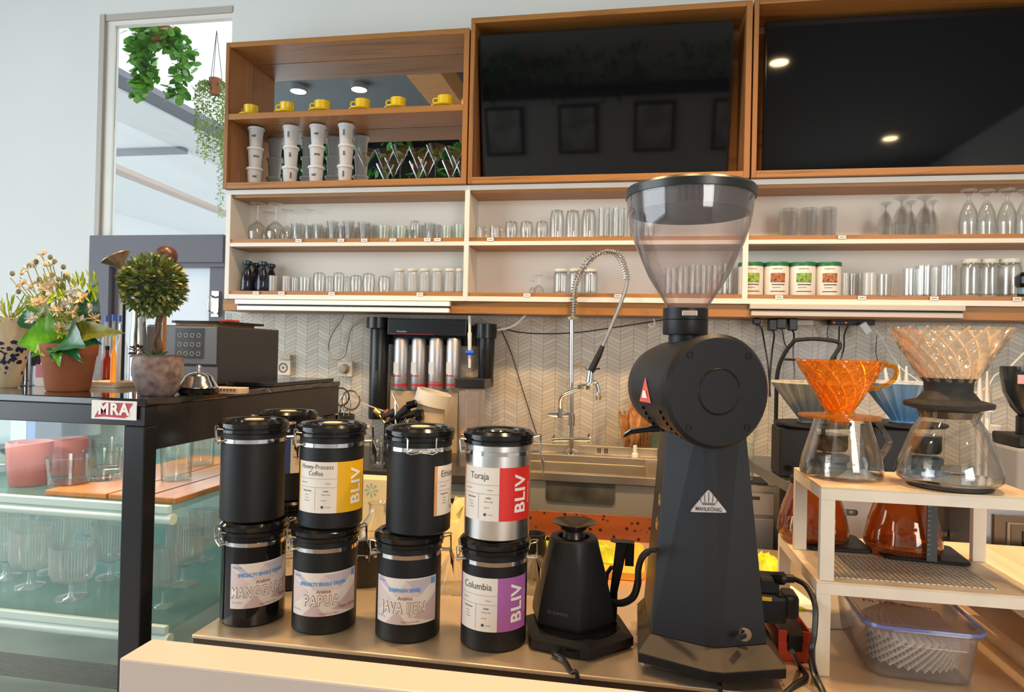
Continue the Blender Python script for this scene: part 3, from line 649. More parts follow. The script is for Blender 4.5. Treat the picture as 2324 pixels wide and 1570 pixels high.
edge_tag(1402, 671, ZL, 'small white tag on the lower shelf edge behind the spray hose')
for i, px in enumerate((1768, 1956, 2120, 2308)): edge_tag(px, 675, ZL, 'small white tag on the lower shelf edge, right bay, %s from the left' % ORD[i])

# ---- teak display cabinet contents
zc = zmid1+0.0003
for i, (px, w, bp) in enumerate(((570, 32, 251), (651, 32, 249), (731, 36, 246), (822, 34, 243), (903, 35, 240), (1010, 36, 236))):
    Y = 2.775 if i else 2.79; x = at(px, bp-8, Y).x; k = msz((x, Y, zc)); r = w/2*k*1.02; hh = 22*k
    s = thing('saucer', 'yellow saucer under the %s yellow cup from the left' % ORD[i], 'saucer', (x-0.006, Y, zc), 0, 'yellow saucers')
    b = MB(); b.lathe([(0, 0), (r*0.8, 0), (r*1.45, 0.007), (r*1.5, 0.011), (r*1.4, 0.010), (r*0.7, 0.005), (0, 0.004)], 28); b.build('dish', yellowc, s)
    t = thing('coffee_cup', 'yellow cup on its saucer on the top teak shelf, %s from the left' % ORD[i], 'cup', (x+(0.002 if i else 0.0), Y, zc+0.008), (3.3 if i else 3.0), 'yellow coffee cups')
    b = MB(); b.lathe([(0, 0), (r*0.7, 0), (r*0.92, hh*0.2), (r, hh), (r*0.93, hh), (r*0.85, hh*0.25), (0, hh*0.15)], 28, rfun=lambda a, z: 1+0.015*math.cos(16*a)); b.build('body', yellowc, t)
    b = MB(); b.tube(sm([(r*0.9, 0, hh*0.85), (r*1.45, 0, hh*0.8), (r*1.5, 0, hh*0.45), (r*0.9, 0, hh*0.25)]), 0.0032, 6); b.build('handle', yellowc, t)
# tubs: four stacks of three
tubw = thin_glass('tub_plastic', (0.9, 0.9, 0.9), (0.8, 0.8, 0.8), 0.6, rough=0.2, milk=0.72, mcol=(0.80, 0.80, 0.80))
zt_ = zc0+0.0265; ztop = at(580, 279, 2.79).z; hs = (min(ztop, zmid0-0.004)-zt_)/3
POS = ('bottom', 'middle', 'top'); STK = ('leftmost', 'second', 'third', 'rightmost')
for i, px in enumerate((579.5, 660, 720, 785)):
    for k in range(3):
        Y = 2.835; x = at(px-(1 if k == 0 else 0), 345, Y).x+random.uniform(-.002, .002); q = msz((x, Y, zt_)); r = 16.5*q
        t = thing('lidded_tub', 'white lidded plastic tub, %s of the %s stack in the teak cabinet' % (POS[k], STK[i]), 'tub', (x, Y, zt_+k*hs), random.uniform(-.3, .3), 'white lidded tubs')
        b = MB(); b.lathe([(0, 0), (r*0.78, 0), (r*0.80, 0.003), (r*0.98, hs*0.86), (r*0.92, hs*0.86), (r*0.76, 0.006), (0, 0.005)], 26); b.build('body', tubw, t)
        b = MB(); b.lathe([(0, hs*0.86), (r*1.12, hs*0.86), (r*1.14, hs*0.90), (r*1.10, hs*0.97), (r*0.9, hs*0.985), (0, hs*0.985)], 26); b.build('lid', mat('tub_lid', (0.72, 0.73, 0.74), 0.4), t)
        fn = cyl(r*0.95, math.atan2(-x, Y), hs*0.5); b = MB(); put_text(b, 'ono' if (i+k) % 2 else 'ozi', 0.016, -0.004, 0.002, fn, rot=0 if i in (0, 2) else -PI/2, bold=0.0006); b.build('handwriting', ink, t, smooth=False)
for i, px in enumerate((829, 872, 909, 951, 989, 1031)):
    Y = 2.80 if i % 2 == 0 else 2.86
    glassware('martini', px, 44, (340, 343, 333, 341, 331, 337)[i], zt_, Y, 'cocktail glass in front of the cabinet mirror, %s from the tubs' % ORD[i], 'cocktail glasses')
# ================================================================== COUNTERS
ZT = 0.85
ct = thing('work_counter', 'long brushed steel work counter carrying the canisters, kettle and big grinder', 'counter', (0.4, 1.53, 0))
def loc(b, x, y, z=0, rz=0): b.m = Matrix.Rotation(-rz, 4, 'Z') @ Matrix.Translation((-x, -y, -z)); return b
b = loc(MB(), 0.4, 1.53); b.box(-0.768, 1.7, 1.114, 1.95, ZT-0.007, ZT); b.build('steel_top', ctop, ct, smooth=False, bevel=0.002)
b = loc(MB(), 0.4, 1.53); b.box(-0.766, 1.698, 1.1165, 1.948, 0.79, ZT-0.0075); b.build('edge_trim', mat('edge_brown', (0.05, 0.03, 0.02), 0.35), ct, smooth=False)
b = loc(MB(), 0.4, 1.53); b.box(-0.755, 1.69, 1.13, 1.94, 0.10, 0.7895); b.build('cabinet_body', steel_mat('dark_steel', (0.20, 0.17, 0.15), 0.4), ct, smooth=False)
b = loc(MB(), 0.4, 1.53); b.box(-0.72, 1.66, 1.16, 1.92, 0.0, 0.0995); b.build('plinth', blk, ct, smooth=False)
o = boxo('partition_ledge', mat('ledge_paint', (0.55, 0.47, 0.42), 0.5), -0.665, 0.75, 0.811, 0.876, 0.0, 0.95, bevel=0.003); tag(o, 'cream painted low partition wall in front of the steel counter', 'partition')
# copper-toned splash panel and boards lying at the back of the counter
copp, t_, out_ = nt('droplet_copper'); N = t_.nodes; L = t_.links
bb = N.new('ShaderNodeBsdfPrincipled'); L.new(bb.outputs[0], out_.inputs[0]); bb.inputs['Metallic'].default_value = 0.6; bb.inputs['Roughness'].default_value = 0.35
tc = N.new('ShaderNodeTexCoord'); vo = N.new('ShaderNodeTexVoronoi'); vo.inputs['Scale'].default_value = 55; L.new(tc.outputs['Object'], vo.inputs['Vector'])
rp = N.new('ShaderNodeValToRGB'); rp.color_ramp.elements[0].position = 0.18; rp.color_ramp.elements[0].color = (0.03, 0.012, 0.008, 1); rp.color_ramp.elements[1].position = 0.32; rp.color_ramp.elements[1].color = (0.30, 0.105, 0.05, 1)
L.new(vo.outputs['Distance'], rp.inputs[0]); L.new(rp.outputs[0], bb.inputs['Base Color'])
p0 = at(1215, 1167, 1.93); p1 = at(1482, 1180, 1.93)
o = boxo('splash_panel', copp, p0.x-0.1, p1.x+0.012, 1.93, 1.948, ZT+0.0003, at(1350, 1168, 1.93).z); tag(o, 'copper-toned metal panel with dark droplets along the back of the counter', 'panel')
t = thing('cutting_board', 'orange-yellow bamboo cutting board lying behind the black kettle', 'cutting board', (-0.10, 1.76, ZT+0.0003), 0)
a = atz(1470, 1300, ZT+0.02); b = MB(); b.loft([[(x, y, z) for x, y in rpoly(0, 0, 0.36, 0.26, 0.03)] for z in (0, 0.02)]); b.build('board', yboard, t, bevel=0.003)
t.location = (a.x-0.185, a.y+0.125, ZT+0.0003)
b = MB(); b.lathe([(0.011, 0), (0.014, 0), (0.014, 0.0014), (0.011, 0.0014)], 24, closed=True, c=(0.14, 0.09, 0.0200)); b.build('hang_hole', mat('board_hole', (0.35, 0.2, 0.08), 0.6), t)
lime = mat('lime_yellow', (0.62, 0.72, 0.03), 0.5, var=0.25, vscale=40)
def crumple(name, lab, cat, x, y, z, sx, sy, sz, m, seed=1, n=10):
    rr = random.Random(seed); b = MB(); vs = []; fs = []
    for i in range(n+1):
        for j in range(n+1):
            u, v = i/n-0.5, j/n-0.5; e = max(0, 1-(2*abs(u))**4)*max(0, 1-(2*abs(v))**4)
            vs.append((u*sx+rr.uniform(-.04, .04)*sx, v*sy+rr.uniform(-.04, .04)*sy, sz*e*rr.uniform(0.45, 1)+0.0015))
    for i in range(n):
        for j in range(n): k = i*(n+1)+j; fs.append((k, k+n+1, k+n+2, k+1))
    b.add(vs, fs); bot = [(x_, y_, 0) for x_, y_, _ in vs]; b.add(bot, [tuple(reversed(f)) for f in fs])
    # rim wall
    ring = [i*(n+1) for i in range(n+1)]+[n*(n+1)+j for j in range(1, n+1)]+[i*(n+1)+n for i in range(n-1, -1, -1)]+[j for j in range(n-1, 0, -1)]
    b.add([vs[i] for i in ring]+[bot[i] for i in ring], [(i, (i+1) % len(ring), len(ring)+(i+1) % len(ring), len(ring)+i) for i in range(len(ring))])
    o = b.build(name, m, loc=(x, y, z), ang=60); tag(o, lab, cat); return o
a = atz(1375, 1262, ZT+0.03); crumple('lime_cloth', 'yellow-green crumpled cloth on the cutting board, right of the kettle', 'cloth', a.x-0.02, a.y, ZT+0.021, 0.09, 0.06, 0.045, lime, 3)
a = atz(1232, 1262, ZT+0.03); crumple('lime_cloth', 'yellow-green crumpled cloth on the cutting board, left of the kettle', 'cloth', a.x+0.012, a.y+0.03, ZT+0.021, 0.07, 0.10, 0.05, lime, 5)
a = at(1208, 1230, 1.72); 
t = thing('black_pitcher', 'small black pitcher with a clip between steel canister and kettle', 'pitcher', (at(1212, 1230, 1.575).x, 1.575, ZT+0.0003)); b = MB(); b.lathe([(0, 0), (0.03, 0), (0.034, 0.05), (0.026, 0.09), (0.028, 0.1), (0.023, 0.1), (0.02, 0.09), (0, 0.03)], 24); b.build('body', blk, t)
b = MB(); b.tube(sm([(0.028, 0, 0.09), (0.055, 0, 0.085), (0.05, 0, 0.05), (0.032, 0, 0.04)]), 0.005); b.build('handle', blk, t)

# ================================================================== CANISTERS
bliv_cols = {'yellow': (0.80, 0.45, 0.01), 'red': (0.78, 0.02, 0.015), 'purple': (0.42, 0.13, 0.42), 'orange': (0.70, 0.33, 0.12), 'navy': (0.03, 0.06, 0.25)}
labpap = mat('label_paper', (0.80, 0.74, 0.66), 0.5)
acc = {k: mat('label_'+k, v, 0.45) for k, v in bliv_cols.items()}
redink = mat('ink_red', (0.6, 0.08, 0.04), 0.6); brownink = mat('ink_brown', (0.36, 0.13, 0.07), 0.6); blueink = mat('ink_blue', (0.12, 0.30, 0.62), 0.6)
pink1 = mat('print_pink', (0.68, 0.56, 0.54), 0.5); pink2 = mat('print_cream', (0.76, 0.68, 0.62), 0.5); mauve = mat('print_mauve', (0.52, 0.47, 0.53), 0.5); rose = mat('print_rose', (0.58, 0.44, 0.44), 0.5)
def bliv(par, r, ac, z0, z1, title, color, uL, uM, uR, strip=0.004, sub=True, dots=3):
    fn = cyl(r+0.0005, ac, 0); fn2 = cyl(r+0.0009, ac, 0)
    b = MB(); b.cur = 0; put_rect(b, uL+strip, uM, z0, z1, fn); b.cur = 1; put_rect(b, uL, uL+strip, z0, z1, fn); put_rect(b, uM, uR, z0, z1, fn)
    lb = b.build('label', [labpap, acc[color]], par, smooth=False)
    b = MB(); b.cur = 0; hh = z1-z0; cu = (uL+strip+uM)/2
    lines = title if isinstance(title, list) else [title]
    for i, s in enumerate(lines): put_text(b, s, 0.0165 if len(lines) == 1 else 0.0120, cu, z1-hh*(0.17 if len(lines) == 1 else 0.10+0.13*i), fn2, bold=0.0, sx=0.9)
    for f in (0.33, 0.50): put_rect(b, uL+strip+0.003, uM, z1-hh*f, z1-hh*f+0.0004, fn2)
    put_rect(b, cu-0.0002, cu+0.0002, z0+0.004, z1-hh*0.50, fn2)
    put_text(b, 'Origin Blend', 0.0032, uL+strip+0.014, z1-hh*0.41, fn2); put_text(b, 'Arabica', 0.0032, uM-0.016, z1-hh*0.42, fn2)
    put_text(b, 'Tasting Notes', 0.0036, (uL+strip+cu)/2+0.002, z1-hh*0.57, fn2, bold=0.0001)
    for k in range(3): put_text(b, ('Berries', 'Honey', 'Chocolate')[k], 0.0030, (uL+strip+cu)/2+0.002, z1-hh*(0.65+0.055*k), fn2)
    put_text(b, 'Acidity', 0.0036, (uM+cu)/2, z1-hh*0.57, fn2, bold=0.0001); put_text(b, 'Medium-High', 0.0030, (uM+cu)/2, z1-hh*0.64, fn2)
    b.cur = 1
    for k in range(dots): put_poly(b, [((uM+cu)/2-0.007+0.0035*k+0.0010*math.cos(q*PI/4), z1-hh*0.75+0.0010*math.sin(q*PI/4)) for q in range(8)], fn2)
    b.cur = 0; put_poly(b, [((uM+cu)/2-0.006+0.0026*math.cos(q*PI/6), z0+hh*0.12+0.0026*math.sin(q*PI/6)) for q in range(12)], fn2)
    put_text(b, 'roastery', 0.003, (uM+cu)/2+0.004, z0+hh*0.12, fn2)
    b.cur = 2
    put_text(b, 'BLIV', 0.0330, uM+(uR-uM)*0.60, (z0+z1)/2, fn2, rot=PI/2, spacing=1.08, bold=0.0009)
    if sub: put_text(b, 'Balanced & Living', 0.0052, uM+(uR-uM)*0.90, (z0+z1)/2, fn2, rot=PI/2)
    b.build('lettering', [ink, redink, inkw], lb, smooth=False)
def estate(par, r, ac, z0, z1, uL, uR, top, name, sub2, tilt=0.0, sq=True):
    f0 = cyl(r+0.0005, ac, 0); f2 = cyl(r+0.0008, ac, 0); f3 = cyl(r+0.0011, ac, 0)
    tl = lambda f: (lambda u, v: f(u, v+tilt*u))
    f0, f2, f3 = tl(f0), tl(f2), tl(f3)
    b = MB(); put_rect(b, uL, uR, z0, z1, f0)
    lb = b.build('label', pink2, par, smooth=False)
    w = uR-uL; hh = z1-z0
    def tri(mb, pts):
        # subdivided triangle so that it follows the curve
        (a, b_, c) = pts; n = 8; vs = []; idx = {}
        for i in range(n+1):
            for j in range(n+1-i):
                k = n-i-j; u = (a[0]*i+b_[0]*j+c[0]*k)/n; v = (a[1]*i+b_[1]*j+c[1]*k)/n; idx[i, j] = len(vs); vs.append(f2(uL+u*w, z0+v*hh))
        fs = []
        for i in range(n):
            for j in range(n-i):
                fs.append((idx[i, j], idx[i+1, j], idx[i, j+1]))
                if i+j < n-1: fs.append((idx[i+1, j], idx[i+1, j+1], idx[i, j+1]))
        mb.add(vs, fs)
    b = MB(); b.cur = 0; tri(b, [(0, 0.2), (0.3, 0.55), (0, 0.9)]); b.cur = 1; tri(b, [(0.12, 1.0), (0.4, 0.62), (0, 0.95)]); tri(b, [(0.5, 0.95), (1, 1), (0.72, 0.62)])
    b.cur = 2; tri(b, [(0.62, 0.15), (1, 0.66), (1, 0.0)]); tri(b, [(0.2, 0.0), (0.55, 0.0), (0.38, 0.28)]); b.cur = 0; tri(b, [(0.52, 0.95), (0.34, 0.60), (0.70, 0.60)])
    b.build('artwork', [pink1, mauve, rose], lb, smooth=False)
    b = MB(); uc = (uL+uR)/2
    b.cur = 0; put_text(b, top, 0.0085, uc-0.002, z1-hh*0.26, f3, bold=0.0005, sx=0.85); put_text(b, 'Roast Date', 0.0045, uL+0.014, z0+hh*0.14, f3); put_text(b, 'FLAVOR', 0.005, uL+0.013, z1-hh*0.09, f3)
    if sq: put_rect(b, uR-0.013, uR-0.003, z1-0.014, z1-0.003, f3)
    b.cur = 1; put_text(b, 'Arabica', 0.0085, uc, z1-hh*0.43, f3, bold=0.0002); put_text(b, 'Single Estate Coffee', 0.0042, uc+0.01, z0+hh*0.06, f3)
    big = 0.0255; sxx = 0.62 if len(name) > 6 else 0.72
    put_text(b, name, big, uc-0.004, z0+hh*0.35, f3, bold=0.0013, spacing=1.25, sx=sxx)
    if sub2: put_text(b, sub2, 0.0085, uR-0.018, z0+hh*(0.15 if len(sub2) < 8 else 0.17), f3, bold=0.0002)
    b.cur = 2
    f4 = lambda u, v: (lambda p: (p[0]*(1+0.0004/r), p[1]*(1+0.0004/r), p[2]))(f3(u, v))
    put_text(b, name, big, uc-0.004, z0+hh*0.35, f4, bold=0.0002, spacing=1.25, sx=sxx)
    b.build('lettering', [blueink, brownink, pwhite], lb, smooth=False)
def canister(px, z, lab, bodym=mblk, hinge=-85, h=0.1895, r=0.0588, Y=1.216, dial=True, spec=None, pyref=1200, x=None):
    if x is None: x = atz(px, pyref, z).x if False else at(px, pyref, Y).x
    t = thing('coffee_canister', lab, 'canister', (x, Y, z), 0, 'airtight coffee canisters')
    ac = math.atan2(-x, Y); r2 = r*1.065
    b = MB(); b.lathe([(0, 0), (r-0.003, 0), (r, 0.003), (r, h*0.865), (0, h*0.865)], 56); b.build('body', bodym, t)
    b = MB(); b.lathe([(r+0.0002, h*0.775), (r+0.0012, h*0.777), (r+0.0012, h*0.815), (r+0.0002, h*0.817)], 56, closed=True); b.build('band', chrome, t)
    b = MB(); b.lathe([(0, h*0.866), (r*1.0, h*0.866), (r2, h*0.875), (r2, h*0.905), (r*1.02, h*0.912), (r*1.02, h*0.925), (r2+0.0012, h*0.93), (r2+0.0012, h*0.965), (r*0.99, h*0.992), (r*0.86, h*0.985), (r*0.84, h*0.965), (r*0.5, h*0.965), (r*0.47, h*0.985), (0, h*0.988)], 56)
    ld = b.build('lid', lidblk, t)
    b = MB(); b.lathe([(r2-0.001, h*0.905), (r2+0.0018, h*0.910), (r2-0.001, h*0.915)], 56, closed=True); b.build('lid_wire', wirem, t)
    b = MB(); b.lathe([(0, h*0.9885), (r*0.30, h*0.9885), (r*0.30, h*0.993), (0, h*0.993)], 32); b.build('valve_disc', mat('valve_beige', (0.75, 0.55, 0.38), 0.5) if dial else chrome, ld)
    if dial is False:
        pass
    b = MB()
    for k in range(10):
        a_ = 2*PI*k/10; b.lathe([(0, h*0.9655), (0.0022, h*0.9655), (0.0022, h*0.9685), (0, h*0.9685)], 8, c=(r*0.67*math.cos(a_), r*0.67*math.sin(a_), 0))
    b.build('date_dial', mat('dial_grey', (0.12, 0.12, 0.12), 0.4), ld)
    def pt(a, rad, zz): return (rad*math.sin(a), -rad*math.cos(a), zz)
    ha = ac+math.radians(hinge); ro = r2+0.009; dw = 0.36
    b = MB()
    for sgn in (-1, 1):
        b.tube([pt(ha+sgn*dw*1.3, r2+0.0012, h*0.91), pt(ha+sgn*dw, ro, h*0.915), pt(ha+sgn*dw*0.98, ro+0.001, h*0.90), pt(ha+sgn*dw, ro-0.001, h*0.78), pt(ha+sgn*dw*0.8, ro-0.004, h*0.765), pt(ha, ro-0.004, h*0.785)], 0.0013, 6)
    b.build('hinge_wire', wirem, t)
    b = MB()
    for sgn in (-1, 1): b.tube([pt(ha+sgn*dw*1.08, r+0.001, h*0.795), pt(ha+sgn*dw*1.02, ro, h*0.79)], 0.0028, 8)
    b.build('hinge_bracket', wirem, t)
    la = ha+PI; b = MB()
    P = [pt(la-0.17, ro+0.003, h*0.81), pt(la+0.17, ro+0.003, h*0.81), pt(la+0.15, ro+0.011, h*0.70), pt(la, ro+0.010, h*0.56), pt(la-0.15, ro+0.011, h*0.70)]
    Q = [(p[0]*1.018, p[1]*1.018, p[2]) for p in P]; b.loft([P, Q]); b.build('latch_plate', wirem, t, smooth=False)
    b = MB(); b.tube(sm([pt(la-0.2, r2, h*0.93), pt(la-0.1, ro+0.004, h*0.945), pt(la+0.1, ro+0.004, h*0.945), pt(la+0.2, r2, h*0.93)]), 0.0013, 6)
    b.tube([pt(la-0.05, ro+0.004, h*0.94), pt(la-0.05, ro+0.006, h*0.66), pt(la+0.05, ro+0.006, h*0.66), pt(la+0.05, ro+0.004, h*0.94)], 0.0013, 6)
    b.tube([pt(la, r+0.001, h*0.795), pt(la, ro+0.002, h*0.795)], 0.0035, 8)
    b.build('latch_wire', wirem, t)
    if spec: spec(t, r, ac)
    return t
Z1 = ZT+0.0004; Z2 = ZT+0.1903
canister(573, Z1, 'glossy black canister with pink MANGGARAI label, bottom of the leftmost stack', gblk, -78, spec=lambda t, r, a: estate(t, r, a, 0.036, 0.118, -0.043, 0.078, 'SPECIALTY SINGLE ORIGIN', 'MANGGARAI', 'Flores', 0.05, False), pyref=1400)
canister(735, Z1, 'matt black canister with pink PAPUA label, bottom of the second stack', mblk, -82, spec=lambda t, r, a: estate(t, r, a, 0.034, 0.112, -0.070, 0.066, 'SPECIALTY SINGLE ORIGIN', 'PAPUA', 'New Guinea', 0.02), pyref=1420)
canister(925, Z1, 'matt black canister with pink JAVA IJEN label, bottom of the third stack', mblk, -96, spec=lambda t, r, a: estate(t, r, a, 0.034, 0.115, -0.068, 0.056, 'CAMPAIGN SERIES', 'JAVA IJEN', None, 0.0), pyref=1430)
canister(1119, Z1, 'matt black canister with purple Columbia label, bottom of the rightmost stack', mblk, -92, spec=lambda t, r, a: bliv(t, r, a, 0.036, 0.128, 'Columbia', 'purple', -0.078, 0.006, 0.070, 0.006), pyref=1450)
canister(572, Z2, 'plain unlabelled black canister on top of the leftmost stack', mblk, -84, pyref=1170)
canister(750, Z2, 'black canister with yellow Honey-Process label, on top of the second stack', mblk, -84, spec=lambda t, r, a: bliv(t, r, a, 0.030, 0.122, ['Honey-Process', 'Coffee'], 'yellow', -0.074, 0.010, 0.077, 0.005), pyref=1180)
canister(949, Z2, 'black canister with wire clasp in front and Ethiopia label at its side, third stack', mblk, 3, spec=lambda t, r, a: bliv(t, r, a, 0.034, 0.122, 'Ethiopia', 'orange', 0.028, 0.098, 0.14, 0.006), pyref=1190)
canister(1127, Z2, 'stainless steel canister with red Toraja label on top of the rightmost stack', steelc, -90, dial=False, spec=lambda t, r, a: bliv(t, r, a, 0.036, 0.128, 'Toraja', 'red', -0.074, 0.003, 0.073, 0.0015), pyref=1210)
xb = at(650, 1100, 1.40).x
canister(0, Z1, 'black canister at the bottom of the stack hidden behind the two left stacks', mblk, -100, Y=1.40, x=xb+0.002, spec=lambda t, r, a: bliv(t, r, a, 0.034, 0.12, 'Gayo', 'red', -0.02, 0.06, 0.10))
canister(0, Z2, 'black canister with navy-edged Ethiopia label, behind the two left stacks, upper one', mblk, 95, Y=1.40, x=xb, spec=lambda t, r, a: bliv(t, r, a, 0.06, 0.140, 'Ethiopia', 'navy', -0.004, 0.06, 0.10, 0.011))

# ================================================================== KETTLE
def hexa(R, c=(0, 0), a0=-74): return [(c[0]+R*math.cos(math.radians(a0+60*i)), c[1]+R*math.sin(math.radians(a0+60*i))) for i in range(6)]
kb = thing('hot_plate', 'black six-sided hot plate with cord under the black kettle', 'hot plate', (-0.091, 1.262, ZT+0.0003))
b = MB(); b.loft([[(x, y, z) for x, y in hexa(R)] for R, z in ((0.098, 0), (0.105, 0.004), (0.105, 0.019), (0.086, 0.024))]); b.build('plate', blk, kb, smooth=False)
b = MB(); b.lathe([(0, 0.0242), (0.074, 0.0242), (0.074, 0.026), (0, 0.026)], 40); b.build('heating_disc', gblk, kb)
b = MB(); n_ = Vector((math.cos(math.radians(-104)), math.sin(math.radians(-104)), 0)); s_ = Vector((-n_.y, n_.x, 0)); c_ = n_*0.0912+Vector((0, 0, 0.010))
b.add([tuple(c_+s_*u+Vector((0, 0, v))+n_*d) for d in (0, 0.0012) for u, v in ((0.012, -0.006), (0.034, -0.006), (0.034, 0.006), (0.012, 0.006))], [(0,1,2,3),(7,6,5,4),(0,4,5,1),(1,5,6,2),(2,6,7,3),(3,7,4,0)])
b.build('switch_panel', gblk, kb, smooth=False)
# cord as a part of the base
P = [c_+n_*0.0-s_*0.004, c_+n_*0.012-s_*0.004]
cdp = [atz(1283, 1500, ZT+0.006), atz(1297, 1525, ZT+0.004), at(1318, 1552, 1.10)]
b = MB(); o_ = Vector((-0.091, 1.262, ZT+0.0003))
b.tube(sm([P[0], P[1], cdp[0]-o_, cdp[1]-o_, Vector((at(1312, 1548, 1.104).x, 1.104, ZT-0.01))-o_, Vector((at(1318, 1552, 1.104).x, 1.10, ZT-0.2))-o_]), 0.0035, 8); b.build('cord', rubber, kb)
b = MB(); b.tube([P[0], P[1]+n_*0.004], 0.006, 10); b.build('cord_grip', rubber, kb)
kc = (-0.102, 1.285, ZT+0.0266)
k = thing('kettle', 'matt black gooseneck kettle with faceted cone body and flared lid', 'kettle', kc)
ztop = at(1310, 1216, 1.285).z-kc[2]
def blend(R, f, z, n=48):
    out = []
    for i in range(n):
        a = 2*PI*i/n; aa = (a-math.radians(-74)) % (PI/3)
        hexr = R*math.cos(PI/6)/math.cos(aa-PI/6); rr = hexr*(1-f)+R*0.93*f; out.append((rr*math.cos(a), rr*math.sin(a), z))
    return out
b = MB(); b.loft([blend(0.079, 0, 0.0), blend(0.0815, 0, 0.006), blend(0.081, 0, 0.016), blend(0.074, 0.1, ztop*0.35), blend(0.0625, 0.35, ztop*0.65), blend(0.051, 0.85, ztop*0.9), blend(0.048, 1, ztop*0.975), blend(0.045, 1, ztop), blend(0.032, 1, ztop), blend(0.028, 1, ztop-0.014)])
b.build('body', mblk, k, ang=20)
b = MB(); b.lathe([(0, ztop-0.013), (0.024, ztop-0.013), (0.020, ztop+0.006), (0.018, ztop+0.010), (0.030, ztop+0.020), (0.0415, ztop+0.026), (0.0405, ztop+0.0275), (0.028, ztop+0.0225), (0.012, ztop+0.016), (0, ztop+0.014)], 40); b.build('lid', mat('lid_brown_black', (0.06, 0.045, 0.035), 0.25, 0.6), k)
def kp(px, py, Y=1.30): return at(px, py, Y)-Vector(kc)
b = MB(); b.tube(sm([kp(1383, 1366, 1.285), kp(1412, 1368, 1.26), kp(1436, 1355, 1.23), kp(1447, 1325, 1.205), kp(1449, 1290, 1.18), kp(1458, 1263, 1.165), kp(1476, 1249, 1.15), kp(1492, 1248, 1.135)]), [0.0065]*20+[0.0055]*15+[0.0045]*8, 12); b.build('spout', mblk, k)
Yh = 1.31
b = MB()
def bar(pts, w0, d0):
    rings = []
    for (px, py, wpx) in pts:
        c = kp(px, py, Yh); w = wpx*msz(at(px, py, Yh))/2
        rings.append([(c.x-w, c.y-d0, c.z), (c.x+w, c.y-d0, c.z), (c.x+w, c.y+d0, c.z), (c.x-w, c.y+d0, c.z)])
    b.loft(rings)
bar([(1392, 1400, 16), (1393, 1340, 17), (1402, 1290, 22), (1410, 1240, 26), (1413, 1230, 30)], 0, 0.010)
b.build('handle', mblk, k, smooth=False, bevel=0.002)
b = MB(); bar([(1413, 1229.5, 34), (1410, 1227, 50)], 0, 0.012); bar([(1428, 1282, 20), (1430, 1231, 20)], 0, 0.008); b.build('handle_cap', mblk, k, smooth=False, bevel=0.002)
b = MB(); bar([(1372, 1345, 9), (1378, 1300, 9), (1389, 1285, 9)], 0, 0.006); b.build('handle_brace', mblk, k, smooth=False)
b = MB(); c_ = Vector(((math.cos(math.radians(-104))), math.sin(math.radians(-104)), 0)); s_ = Vector((-c_.y, c_.x, 0))
put_text(b, 'Brewista', 0.011, 0, 0, lambda u, v: tuple(c_*0.0702+s_*(u-0.004)+Vector((0, 0, 0.030+v))), 0); b.build('lettering', mat('faint_grey', (0.10, 0.10, 0.105), 0.5), k, smooth=False)

# ================================================================== GRINDER
G = Vector((0.130, 1.235, ZT))
g = thing('coffee_grinder', 'tall matt black shop grinder with round drum head and big clear hopper', 'coffee grinder', (G.x, G.y, ZT+0.0003))
def gp(px, py, Y): return at(px, py, Y)-G
def gm(b): b.m = Matrix.Translation(-G); return b
base = [(0.018, 1.14), (0.124, 1.096), (0.146, 1.096), (0.246, 1.133), (0.246, 1.36), (0.018, 1.36)]
tb = [(0.038, 1.165), (0.122, 1.133), (0.146, 1.133), (0.222, 1.165), (0.215, 1.335), (0.030, 1.335)]
tx0 = at(1519, 965, 1.172).x; tx1 = at(1688, 965, 1.172).x; ztt = at(1600, 950, 1.17).z+0.03
tt = [(tx0, 1.185), (tx0+(tx1-tx0)*0.44, 1.160), (tx0+(tx1-tx0)*0.60, 1.160), (tx1, 1.185), (tx1-0.004, 1.31), (tx0-0.004, 1.31)]
b = gm(MB()); b.prism(base, ZT+0.018, ZT+0.034); b.prism([(0.03+0.9*(x-0.03), 1.12+0.92*(y-1.10)) for x, y in base], ZT+0.010, ZT+0.0178); b.build('base_plate', blk, g, smooth=False, bevel=0.0015)
b = gm(MB()); b.prism(base, ZT+0.0342, ZT+0.056, [(x, y-0.0) for x, y in tb]); b.build('base_slope', mat('base_brown_black', (0.05, 0.038, 0.028), 0.5, spec=0.25), g, smooth=False)
b = gm(MB()); b.prism(tb, ZT+0.0562, ztt, tt); b.build('tower', grindblk, g, smooth=False, bevel=0.0015)
for (px, py, Y) in ((1465, 1500, 1.145), (1752, 1524, 1.14)):
    p = atz(px, py, ZT); b = gm(MB()); b.lathe([(0, 0), (0.016, 0), (0.017, 0.005), (0.012, 0.0098), (0, 0.0098)], 24, c=(p.x+0.004, max(p.y, 1.13)+0.012, ZT)); b.build('foot', chrome, g)
for xx in (0.04, 0.22):
    b = gm(MB()); b.lathe([(0, 0), (0.016, 0), (0.017, 0.005), (0.012, 0.0098), (0, 0.0098)], 24, c=(xx, 1.33, ZT)); b.build('foot', chrome, g)
